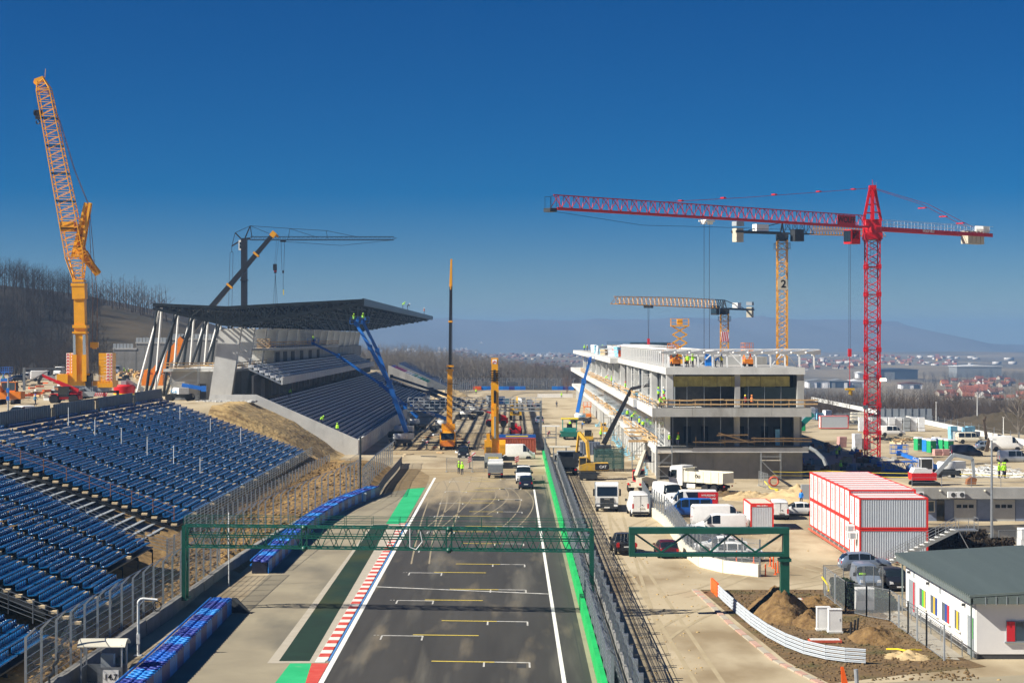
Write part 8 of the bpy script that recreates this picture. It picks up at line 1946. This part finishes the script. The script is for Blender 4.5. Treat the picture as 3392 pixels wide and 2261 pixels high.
for i,(x,v,h) in enumerate(((20.9,LV,LH),(21.7,'paint_red','paint_white'),(24.1,'hi_vis_orange','paint_red'),(26.2,LV,LH))): person((x,560,14.93), f'worker on the far roof of the pit building, {["first from the left in lime","second from the left in red","third from the left in orange","fourth from the left in lime"][i]}', 'stand', i, v, h, 'hi_vis')
person((21.5,470,14.93), 'worker in lime among the stacked material on the pit roof', 'bend', 1, LV, LH, 'hi_vis')
for i,(x,v,h) in enumerate(((23.6,LV,'paint_red'),(24.3,LV,LH),(27.4,'panel_blue','paint_white'),(28.2,'yellow_plastic','panel_blue'))): person((x,258.4,14.93), f'worker under the white roof frames, {["in lime with a red helmet","in lime with a lime helmet","in blue with a white helmet","in yellow with a blue helmet"][i]}', ('stand','reach','bend','reach')[i], i*.8, v, h, 'hi_vis' if v == LV else 'panel_blue')
for i,(x,y,h) in enumerate(((19.7,255.2,'paint_red'),(20.2,255.0,'paint_red'),(19.5,256.4,LH),(20.3,257.5,'paint_white'))): person((x,y,9.53 if i < 2 else 10.5), f'worker in lime at the balcony corner, {["left of the two with red helmets","right of the two with red helmets","raised one with a lime helmet","raised one with a white helmet"][i]}', ('bend','stand','reach','reach')[i], .5*i, LV, h, 'panel_blue' if i > 1 else 'hi_vis')
t = thing('work_platform', 'low work platform standing at the corner of the upper balcony', 'platform', (19.9,257,9.53)); MB().bx(-.8,.8,-1,1,.9,.97).build('deck','timber',t); mb = MB()
for x in (-.75,.75):
    for y in (-.95,.95): mb.tube((x,y,0),(x,y,.9),.04,4)
mb.build('leg','galvanised',t)
for i,(y,h,p) in enumerate(((330,'paint_red','walk'),(377,LH,'stand'),(401,'paint_red','bend'))): person((19.4,y,9.53), f'worker in lime on the upper balcony, {["nearest, with a red helmet","middle one, with a lime helmet","farthest, with a red helmet"][i]}', p, 1.5, LV, h, 'hi_vis')
person((30.9,254.2,9.53), 'worker with a yellow helmet behind the timber rail of the upper floor', 'stand', .6, 'paint_red', 'yellow_plastic'); person((31.8,254.3,9.53), 'worker in an orange vest with a blue helmet behind the timber rail', 'stand', -.6, 'hi_vis_orange', 'machine_orange')
person((20.9,255.7,4.44), 'worker in lime with a white helmet at the lower terrace corner', 'stand', .2, LV, 'paint_white'); person((22.1,255.8,4.44), 'worker in lime with an orange helmet at the lower terrace corner', 'stand', -.2, LV, 'machine_orange')
for i,(y,h) in enumerate(((339,'paint_white'),(328,'yellow_plastic'),(307,'panel_blue'),(299,'panel_blue'))): person((20.3,y,4.44), f'worker in lime on the lower terrace, {["farthest of four, white helmet","third of four, yellow helmet","second of four, blue helmet","nearest of four, blue helmet"][i]}', 'bend' if i % 2 else 'stand', i, LV, h, 'hi_vis')
for (x,y,d,p) in ((3309.6,1569,'left, in a lime vest','stand'),(3322.6,1592,'front, in a lime jacket','walk'),(3329,1576,'right, in a lime jacket','stand')): g = P(x,y,217); person((g.x,217,gz(g.x,217)), f'worker by the scaffold heap at the right, {d}', p, .8, LV, LH, 'hi_vis')
for (x,y,d) in ((2780.6,1508,'farthest of three'),(2772,1522,'middle of three'),(2785,1566,'nearest of three')): person(at(x,y), f'worker in a lime vest in the shade behind the pit building, {d}', 'stand', .6, LV, 'panel_blue' if 'far' in d else LH, 'hi_vis')

# ================= yard behind the pit building =================
def toilet(loc, rz, m, d):
    t = thing('portable_toilet', d, 'toilet', loc, rz, 'portable toilets'); MB().bx(-.55,.55,-.55,.55,.1,2.05).build('cabin',m,t); MB().prism([(-.6,2.05),(.6,2.05),(.4,2.28),(-.4,2.28)],'x',-.6,.6).build('roof','plastic_white',t); MB().bx(-.42,.42,-.58,-.55,.15,2.0).build('door',m,t); MB().bx(-.4,-.25,-.60,-.58,1,1.2).build('latch','paint_white',t); return t
for i,(x,m,d) in enumerate(((3042,'sign_green','green portable toilet, leftmost of the row in the yard'),(3070,'panel_blue','blue portable toilet, second from the left in the row'),(3085,'sign_green','green portable toilet in the middle of the row, beside a blue one'),(3101,'panel_blue','blue portable toilet right of the middle of the row'),(3124,'sign_green','green portable toilet, second from the right in the row'),(3143,'sign_green','green portable toilet with white sides, rightmost of the row'))): g = at(x,1492+4*(i % 3)); toilet(g, R(25), m, d)
toilet((26.9,262,14.93),0,'panel_blue','blue portable toilet under the white roof frames of the pit building')
scissor('orange scissor lift under the left end of the white roof frames',(22.6,268,14.93),.2,2.0,'machine_orange',1.2,2.4)
scissor('orange scissor lift under the right end of the white roof frames',(32.6,266,14.93),.1,2.1,'machine_orange',1.2,2.4)
toilet(at(2637,1430), 0, 'panel_blue', 'blue portable toilet standing beside the pit building'); toilet(at(2658,1428), 0, 'sign_green', 'green portable toilet standing beside the pit building')
for i in range(9):
    x = 70.5+i*1.5; stack('wrapped_pallet', 'white wrapped pallet stack, '+['first','second','third','fourth','fifth','sixth','seventh','eighth','ninth'][i]+' from the left in the long row', 'pallet', (x,386+.5*(i % 2),0), 0, (1.25,1.3,.7), 4, 'plastic_white' if i % 4 != 2 else 'paint_grey', 'wrapped pallets in a row')
for i in range(11):
    x, y = 72.5+(i % 5)*2.1, 492+(i//5)*9; stack('wrapped_pallet', 'light blue and white wrapped pallet stack far behind the pit building', 'pallet', (x,y,gz(x,y)), .1*i, (1.8,1.6,.75), 3+i % 3, 'plastic_blue' if i % 3 == 0 else 'plastic_white', 'far wrapped pallets')
for i,(x,y,n) in enumerate(((58.2,323,3),(59.8,324,2),(56.8,330,2))): stack('wrapped_pallet', ['tall pink and white wrapped pallet left of the red crane mast','short pink wrapped pallet beside the red crane mast','pink pallet in the shade near the orange crane'][i], 'pallet', (x,y,0), .2, (1.3,1.3,.9), n, 'brick_pink' if i else 'plastic_white')
for i,x in enumerate((67.4,68.7,69.9)): stack('brick_pallet', ['pink brick pallet in front of the toilets, left one','pink brick pallet in front of the toilets, middle one','pink brick pallet in front of the toilets, right one'][i], 'pallet', (x,303.5,0), .15, (1.15,1.1,.4), 3, 'brick_pink')
c_ = dup(c0, (63.6,395,.1), 0, 'white site container with a thin red frame far behind the pit building'); c_['group'] = 'site containers in the yard'
for i in range(7):
    x, y = 70.5+(i % 4)*1.7, 412+(i//4)*3; t = thing('cage_stack', 'stack of grey steel scaffold cages in the yard', 'cages', (x,y,0), .1*i, 'scaffold cages in the yard'); mb = MB()
    for z in range(4):
        for q in range(5): mb.tube((-.7,-.6+q*.3,z*.7+.2),(.7,-.6+q*.3,z*.7+.2),.05,4); mb.tube((-.7+q*.35,-.6,z*.7+.1),(-.7+q*.35,-.6,z*.7+.6),.04,4)
    mb.build('frame','galvanised',t)
t = thing('scaffold_heap', 'silver heap of scaffold tubes and frames on the ground behind the excavator', 'heap', (62,255,gz(62,255))); mb = MB()
for i in range(230):
    x, y = rnd.uniform(-4,6.5), rnd.uniform(-13,15); z = rnd.uniform(.1,.9); a = rnd.uniform(0,PI); l_ = rnd.uniform(1,3); p = Vector((x,y,gz(62+x,255+y)-t.location.z+z)); mb.tube(p, p+Vector((l_*math.cos(a),l_*math.sin(a),rnd.uniform(-.3,.4))), .07, 4)
mb.build('tubes','zinc_white',t,kind='stuff')
for i in range(14): x, y = rnd.uniform(56,68), rnd.uniform(246,275); o = MB().box((0,0,.25),(rnd.uniform(1,2.4),.9,rnd.uniform(.3,.6))).build('metal_bundle','zinc_grey'); o.location = (x,y,gz(x,y)); o.rotation_euler = (0,0,rnd.uniform(0,3)); tag(o,'bundle of silver metal frames lying in the yard','bundle','metal bundles in the yard')
t = thing('crane_section', 'blue lattice crane section lying on the ground below the red crane', 'crane part', (52.4,270,0)); mb = MB(); tied(mb,(0,0,.8),(6.5,0,.8),[(-.7,-.6),(.7,-.6),(.7,.6),(-.7,.6)],6,.09,.05); mb.build('lattice','lift_blue',t)
for i in range(46):
    x, y = rnd.uniform(41,57), rnd.uniform(262,330); m_ = rnd.choice(['dark_steel','timber','paint_grey','rust','cladding_blue','concrete','tarp_blue']); o = MB().box((0,0,.35),(rnd.uniform(.6,2.4),rnd.uniform(.5,1.4),rnd.uniform(.4,.9)),rnd.uniform(0,3)).box((.2,.1,.8),(rnd.uniform(.3,1),.5,.4),rnd.uniform(0,3)).build('material_pile',m_); o.location = (x,y,gz(x,y)-.05); tag(o,'pile of building material in the shade behind the pit building','pile','material piles in the shade')
for i in range(24):
    x, y = rnd.uniform(66,76), rnd.uniform(336,352); o = MB().box((0,0,.3),(rnd.uniform(1,3.4),.5,.3),rnd.uniform(0,3)).box((.1,.1,.6),(rnd.uniform(1,2.6),.3,.2),rnd.uniform(0,3)).build('timber_pile',rnd.choice(['timber','timber_pale','dark_green','dark_steel'])); o.location = (x,y,0); tag(o,'heap of waste timber and boards behind the toilets','pile','waste timber behind the toilets')
for i in range(6): x = 86+(i % 3)*1.6; stack('wrapped_pallet','blue wrapped pallet stack near the cream minibus','pallet',(x-4,352+(i//3)*4,0),.2,(1.4,1.3,.8),2+i % 2,'plastic_blue' if i % 2 else 'paint_grey','blue pallets near the minibus')
t = thing('noise_wall', 'grey panelled noise barrier wall at the far side of the yard', 'wall', (83.5,437,0))
pn_ = MB().bx(.08,1.5,-.06,.06,0,2.6).build('panel','paint_grey',t); po_ = MB().bx(-.09,.09,-.14,.1,0,2.9).build('post','gate_steel',t)
for k in range(1,8): part_copy(pn_,(1.55*k,0,0),t); part_copy(po_,(1.55*k,0,0),t)
t = thing('barrier_wall', 'long low concrete barrier wall bordering the yard on the right', 'wall', (90,300,0)); wb = MB().prism([(-.3,0),(.3,0),(.14,.35),(.12,1.0),(-.12,1.0),(-.14,.35)],'y',0,5.9).build('wall_block','concrete_light',t)
for k in range(1,46): part_copy(wb,(0,6*k,0),t)
catch_fence('fence posts and wires above the long concrete barrier of the yard', [(90.5,300,.2),(90.5,430,.2),(90.5,560,0)], 2.2, 6, 0, None, cables=3)
heap('embankment','low dry grass embankment beyond the yard barrier',(104,402,-.5),13,34,3.4,'ground_grass',11,'embankment',rough=.05)
for i,(x,y0,y1) in enumerate(((2701,1277,1328),(2752,1285,1330),(3101,1330,1392),(3237,1298,1404),(3324,1380,1438))): g = G(x,max(y1,1392)); Yp = g.y if i > 1 else 560; b = P(x,y1,Yp); o = MB().tube((0,0,-.6),(0,0,(y1-y0)*Yp/F),.12,6,.07).box((0,-.2,(y1-y0)*Yp/F),(.25,.8,.12)).build('lamp_post','zinc_white'); o.location = (b.x,Yp,gz(b.x,Yp)); tag(o, 'pale lamp post '+['left of two behind the pit building','right of two behind the pit building','beyond the noise wall','in front of the brown woods, tallest','near the right edge by the barrier'][i], 'lamp post')
# trees on the right
def bare_tree_thing(label, loc, h, m, seed, n=14, sp=.4):
    t = thing('bare_tree', label, 'tree', loc); bare_tree(h,seed,sp,n,.018).build('trunk',m,t); b = bare_tree(h*.98,seed+50,sp*1.05,n,.010); b.build('crown',m,t); return t
bare_tree_thing('tall pale birch without leaves at the right edge of the yard', (92.5,349,0), 11.5, 'bark_grey', 41, 16, .38); bare_tree_thing('second bare tree close to the pale birch at the right edge', (95.5,352,0), 9.5, 'bark', 43)
bare_tree_thing('reddish bare tree at the far end of the pit lane', (18.0,640,gz(18,640)), 6.5, 'bark_red', 44, 16, .5)
o = MB().bar((0,0,-.3),(-.6,0,3.6),.55,.55,0,.4,.4).bar((-.5,0,3.2),(-.2,0,4.2),.3).build('tree_stump','bark'); o.location = (88.6,357,0); tag(o,'broken leaning tree trunk beside the barrier at the right','tree')
o = MB().bar((0,0,-.3),(.5,0,2.2),.6,.6,0,.45,.45).build('tree_stump','bark'); o.location = (78.8,318,0); tag(o,'short broken trunk standing behind the black van','tree')
# pipes and tape in front of the pit building
t = thing('hose_reel', 'orange coiled hose standing upright in front of the plain concrete wall', 'hose', (33.2,243,0)); mb = MB()
for k in range(3): mb.path([(.55*math.cos(a*PI/9)*(1+.06*k),.12*k,.65+.55*math.sin(a*PI/9)) for a in range(19)],.11,6)
mb.build('coil','pipe_red',t); MB().tube((.6,.2,1.0),(2.0,-.6,.05),.1,6).tube((.9,.3,.9),(2.3,-.4,.05),.1,6).build('pipe_end','rubber',t)
tape('yellow hose lying in loops by the orange coil', [(31.6,240,.9),(32.2,238.6,.1),(33,237.5,.08),(32.4,236,.06),(33.5,234.5,.06),(34.4,234,.06)], r=.06)
fence_panel('narrow mesh fence panel beside the orange hose coil', (31.4,244,0),(31.9,239,0),1.9); fence_panel('mesh fence panel in front of the shaded yard', (42,243,0),(45.5,243,0),1.7)
o = MB().bx(-.4,.4,-.3,.3,0,.9).bx(-.45,.45,-.35,.35,.9,.95).build('crate','rust'); o.location = (25.7,233.5,0); tag(o,'small rusty crate behind the white tipper lorry','crate')
t = thing('cabinet','grey electrical cabinet left of the container stack','cabinet',at(2668,1668)); MB().bx(-.5,.5,-.3,.3,.1,2.2).build('body','paint_grey',t); MB().bx(-.55,.55,-.35,.35,0,.1).build('plinth','concrete',t)
o = MB().path([(39.4,254.2,4.3),(40.3,254,3.8),(41.3,253.8,2.8),(41.6,253.8,2.0)],.26,8).build('wrapped_roll','paint_grey'); tag(o,'pale wrapped sheet hanging over the right corner of the pit building','roll')
# ================= far end of the track =================
strip('far_track', [(-12,585),(-9.5,640),(-2,668),(20,672),(20,655),(4,650),(0,620),(-1,585)], .01, 'asphalt')
t = thing('barrier_wall','low white wall at the far end of the pit lane','wall',(7.6,600,0))
for k in range(6): o = MB().bx(.01,1.84,-.2,.2,0,1.15).build('wall_block','wall_white',t); o.location = (1.85*k,0,0)
for (x0,x1,y,d) in ((-11.5,3.5,690,'blue tyre barrier far behind the track, left part'),(14,22,690,'blue tyre barrier far behind the track, right part')):
    t = thing('tyre_barrier',d,'tyre barrier',(x0,y,-.3)); k = 0
    while x0+k*2 < x1: o = MB().bx(0,1.96,0,1.2,0,1.5).build('cover_panel',('panel_blue','lift_blue','panel_purple')[k % 3],t); o.location = (2*k,0,0); k += 1
o = MB().bx(-14.5,-11.6,689.8,691,-.3,1.2).build('water_barrier','orange_plastic'); tag(o,'orange barrier at the left end of the far blue tyre wall','barrier')
catch_fence('catch fence of tall hooked posts far behind the track', [(-36,693,-.2),(-12,695,-.2),(22,695,-.2)], 4.2, 5.0, .6, 'fence_mesh_thin', cables=4, r=.1)
catch_fence('mesh fence left of the far track in front of the sand', [(-21,590,0),(-20,640,0),(-14,688,0)], 3.6, 5.0, .5, 'fence_mesh', cables=4, r=.09)
o = MB().bx(-2.8,2.8,0,.3,0,2.6).build('billboard','dark_steel'); o.location = (-1,705,-.3); tag(o,'dark board behind the far fence','board')
for i,(x,y,m,d) in enumerate(((-5,540,'plastic_white','white'),(-3.4,536,'tarp_blue','blue'),(-2.2,540,'plastic_blue','light blue'),(-6.5,545,'paint_grey','grey'),(2.5,548,'plastic_white','white, rightmost'))): stack('material_stack', f'{d} material stack on the far track below the tyre wall', 'stack', (x,y,0), .2*i, (1.8,1.4,.8), 2+i % 2, m)
t = thing('grandstand','far stand with pink, white and green seat rows','grandstand',(-28.8,632,3.5)); kk = 0
for r_ in range(13): o = MB().bx(-.75,0,0,30-r_*.4,-.3,0).bx(-.7,-.6,0,30-r_*.4,0,.45).build('seat_row', ['seat_green','seat_green','seat_green','seat_white','seat_green','seat_white','seat_white','seat_white','seat_pink','seat_pink','seat_pink','seat_pink','lift_blue'][r_], t); o.location = (-.92*r_,0,.5+.42*r_)
MB().bx(-12.6,.3,-.3,0,-5,.6).prism([(-12.6,6.3),(.3,.6),(.3,-4),(-12.6,-4)],'y',-.35,-.05).build('side_wall','concrete',t)
t = thing('grandstand','far blue stand in front of the grey woods','grandstand',(-24,690,.5))
for r_ in range(20): o = MB().bx(-.8,0,0,60,-.3,0).bx(-.75,-.65,0,60,0,.5).build('seat_row','seat_blue',t); o.location = (-.87*r_,0,.3+.44*r_)
MB().prism([(-17.6,9),(.2,.6),(.2,-2),(-17.6,-2)],'y',-.3,-.05).build('side_frame','gate_steel',t)
heap('sand_heap','sandy heap in front of the far blue stand',(-19.5,600,-.1),6,14,2.6,'heap_sand',12)
# retaining wall on the left plateau, timber, gate frame
for (x0,x1,yt,d) in ((375,452,1158,'lower left step'),(450,566,1138,'higher right step'),(566,720,1126,'part behind the stand')):
    a, b = P(x0,1230,560), P(x1,1230,560); zt_ = P(0,yt,560).z; t = thing('retaining_wall', f'grey concrete retaining wall below the grassy slope, {d}', 'wall', (a.x,560,8.5)); n = max(1,int((b.x-a.x)/2.4)); w_ = (b.x-a.x)/n
    for k in range(n): o = MB().bx(.02,w_-.02,0,.4,0,zt_-8.5).build('wall_panel','concrete_dark',t); o.location = (k*w_,0,0)
    MB().bx(-.1,b.x-a.x+.1,-.15,.5,zt_-8.5,zt_-8.0).build('coping','concrete',t); mb = MB()
    for k in range(int((b.x-a.x)/1.0)): mb.bx(k*1.0,k*1.0+.8,.1,.2,zt_-8.0,zt_-6.7)
    mb.build('parapet_panel','paint_grey',t,kind='stuff')
t = thing('frame','grey steel portal frame lying open behind the red telehandler','frame',at(80,1292,8.7)); mb = MB(); mb.bar((0,0,0),(0,0,4.4),.45,.35).bar((0,0,4.2),(10.5,3,4.1),.25,.3).bar((.2,0,1.2),(4.2,1,3.6),.15,.2).bar((8,2,3.8),(10.5,3,2.2),.15,.2); mb.build('beam','gate_steel',t)
o = MB().tube((0,0,0),(0,0,5.0),.12,6).build('pole','galvanised'); o.location = at(27,1375,8.7); tag(o,'grey pole with blue boxes at the far left','pole'); q = MB().bx(-.2,.2,-.25,-.1,3,3.6).bx(-.2,.2,-.25,-.1,2.0,2.5).build('box','lift_blue',o)
for i in range(60):
    x, y = rnd.uniform(395,560), rnd.uniform(1232,1262); p = at(x,y,8.7); o = MB().box((0,0,.3),(rnd.uniform(1,4),.8,rnd.uniform(.3,.9)),rnd.uniform(0,3)).box((.2,.2,.8),(rnd.uniform(.6,2),.5,.4),rnd.uniform(0,3)).build('timber_pile',rnd.choice(['timber','rust','dark_steel','timber','timber_pale','machine_yellow'])); o.location = p; tag(o,'pile of timber and steel on the ground before the retaining wall','pile','piles before the retaining wall')
for i in range(46):
    x, y = rnd.uniform(30,215), rnd.uniform(1270,1330); p = at(x,y,8.7); o = MB().box((0,0,.2),(rnd.uniform(.6,3),.4,rnd.uniform(.2,.5)),rnd.uniform(0,3)).build('debris',rnd.choice(['timber','rust','dark_steel','paint_grey','orange_plastic','zinc_white'])); o.location = p; tag(o,'loose site debris on the ground left of the yellow crane','debris','debris left of the yellow crane')
L = [(i % 2, np_tr((rnd.uniform(-50,-41),rnd.uniform(300,305.5),8.75),rnd.uniform(0,6),rnd.uniform(.5,1.6))) for i in range(700)]; stuff_mesh('rubble',clod,L,'concrete')['label'] = 'grey rubble along the top of the sand bank'

L = [(i % 2, np_tr((x,y,gz(x,y)),rnd.uniform(0,6),s,s*.7)) for i in range(2400) for s in [.12+.5*rnd.random()**4] for y in [rnd.uniform(95,330)] for x in [rnd.uniform(6.6,min(17,y*.1)) if i % 3 else rnd.uniform(20,60)] if not (x > 18.5 and y > 254 and x < 40)]; stuff_mesh('stones',clod,L,'ground_sand')['label'] = 'small stones and crumbs scattered over the dirt'
# ================= distant houses and sheds =================
def house_at(x, y): Y = F*43/(y-CY); X = (x-CX)*Y/F; return (X,Y,gz(X,Y)-.4)
ht = thing('house','small house with a red tiled roof in the village at the right','house',house_at(3200,1310),.3,'houses in the village at the right')
MB().bx(-5.5,5.5,-4.5,4.5,0,3.6).prism([(-4.5,3.6),(4.5,3.6),(0,6.8)],'x',-5.5,5.5).build('wall','house_wall',ht); MB().prism([(-5.1,3.35),(0,7.0),(5.1,3.35),(5.1,3.65),(0,7.35),(-5.1,3.65)],'x',-6,6).build('roof','roof_tile',ht)
wm_ = MB().bx(-.7,.7,-.04,0,0,1.3).mesh('window','glass')
for x in (-3,0,3): o = bpy.data.objects.new('window',wm_); C.objects.link(o); o.parent = ht; o.location = (x,-4.52,1.3)
DUPKIDS[ht.name] = list(ht.children)
q = random.Random(5); SW = [None,{'house_wall':'house_wall_white'},{'house_wall':'house_wall_ochre'},{'roof_tile':'roof_tile_brown'},{'house_wall':'house_wall_white','roof_tile':'roof_tile_brown'}]
DSC = ['cream house with a red tiled roof','white house with a red tiled roof','ochre house with a red tiled roof','cream house with a brown roof','white house with a brown roof']
ht['label'] = DSC[0]+' in the village at the right'
for n,xr,yr,g,sc,pl in ((46,(3110,3395),(1246,1328),'houses in the village at the right',.58,'in the village at the right'),(44,(2915,3165),(1180,1214),'houses in the far village',.62,'in the far village beside the red crane'),(30,(2640,2872),(1190,1224),'houses behind the pit building',.65,'in the village beyond the pit building')):
    for i in range(n):
        x, y = q.uniform(*xr), q.uniform(*yr); k = q.choice((0,0,1,1,2,3,4)); o = dup(ht, house_at(x,y), q.uniform(-.9,.9), DSC[k]+' '+pl, g, SW[k]); s = sc*q.uniform(.8,1.25); o.scale = (s,s,s*q.uniform(.9,1.15))
def shed(label, x0, x1, yb, h, m, m2, depth=40, roofm=None, n=1):
    a = house_at(x0,yb); b = house_at(x1,yb); w_ = b[0]-a[0]; t = thing('warehouse',label,'warehouse',(a[0],a[1],a[2])); MB().bx(0,w_,0,depth,0,h).build('wall',m,t); MB().prism([(-1,h),(w_+1,h),(w_+1,h+.5),(w_/2,h+1.8),(-1,h+.5)],'y',-.5,depth+.5).build('roof',m2,t)
    for k in range(n): o = MB().bx(w_*(k+.2)/n,w_*(k+.75)/n,-.3,0,.2,h*.8).build('wall_panel',('metal_grey_sheet','metal_dark_sheet','print_white')[k % 3],t)
    return t
shed('large grey warehouse with a pale roof on the field at the right',3170,3318,1244,12.5,'metal_grey_sheet','zinc_white'); shed('dark blue grey warehouse behind the red crane mast',2918,3040,1249,10.5,'metal_dark_sheet','metal_dark_sheet',n=2); shed('white long shed in the valley behind the pit building',2677,2748,1284,6,'print_white','metal_grey_sheet',20,n=3); shed('grey striped shed left of the red crane mast',2752,2812,1284,6,'metal_dark_sheet','metal_grey_sheet',20,n=3); shed('white low shed beside the red crane mast',2816,2866,1283,5.5,'print_white','print_white',20); shed('small white hall beyond the sheds',2842,2866,1243,6,'print_white','zinc_white',20); shed('white house group below the dark warehouse',2985,3055,1287,4.5,'print_white','roof_tile_brown',14,n=2)
wood('forest','bark_dark',180,lambda q: (q.uniform(280,560),q.uniform(1250,2100)),lambda x,y: 9,'bare trees between the village houses',12,keep=lambda x,y: x > .215*y and x < .28*y)
bt = [tri_template(MB().bx(-5,5,-4,4,0,4)), tri_template(MB().prism([(-4.6,4),(4.6,4),(0,7)],'x',-5.5,5.5))]
def specks(label, n, xr, yr, m, k, sc):
    L = []
    for i in range(n): p = house_at(q.uniform(*xr),q.uniform(*yr)); L.append((k,np_tr(p,q.uniform(0,3),sc*q.uniform(.6,1.5),sc*q.uniform(.7,1.3))))
    stuff_mesh('far_town',bt,L,m)['label'] = label
specks('scattered pale walls of the far town', 110, (1240,1960), (1166,1235), 'house_wall', 0, .6); specks('scattered red roofs of the far town', 150, (1500,1960), (1182,1240), 'roof_tile_brown', 1, .8); specks('pale walls in the valley on the right', 30, (2640,3390), (1172,1215), 'house_wall_white', 0, 1)
for i,(x,y,h) in enumerate(((1455,1176,26),(1473,1176,26),(1513,1176,24),(1529,1177,26),(1544,1177,26),(1594,1166,30),(1620,1164,26),(1670,1176,20),(1735,1178,28),(1820,1184,24),(1852,1184,22))): o = MB().bx(-3.5,3.5,-3,3,0,h*.55).bx(-1,1,-1,1,h*.55,h*.55+2).build('tower_block','house_wall_white'); o.location = house_at(x,y); tag(o,'pale tower block far away in the hazy town','building','tower blocks of the far town')
for i,(x,y) in enumerate(((1785,1146),(1815,1145),(1830,1145),(1310,1148),(1352,1148),(1366,1150))): X = (x-CX)*4700/F; o = MB().bx(-9,9,0,8,0,5).bx(-4,5,1,7,5,9).build('white_complex','print_white'); o.location = (X,4700,gz(X,4700)); tag(o,'white building complex shining at the foot of the far hills','building','white buildings below the hills')
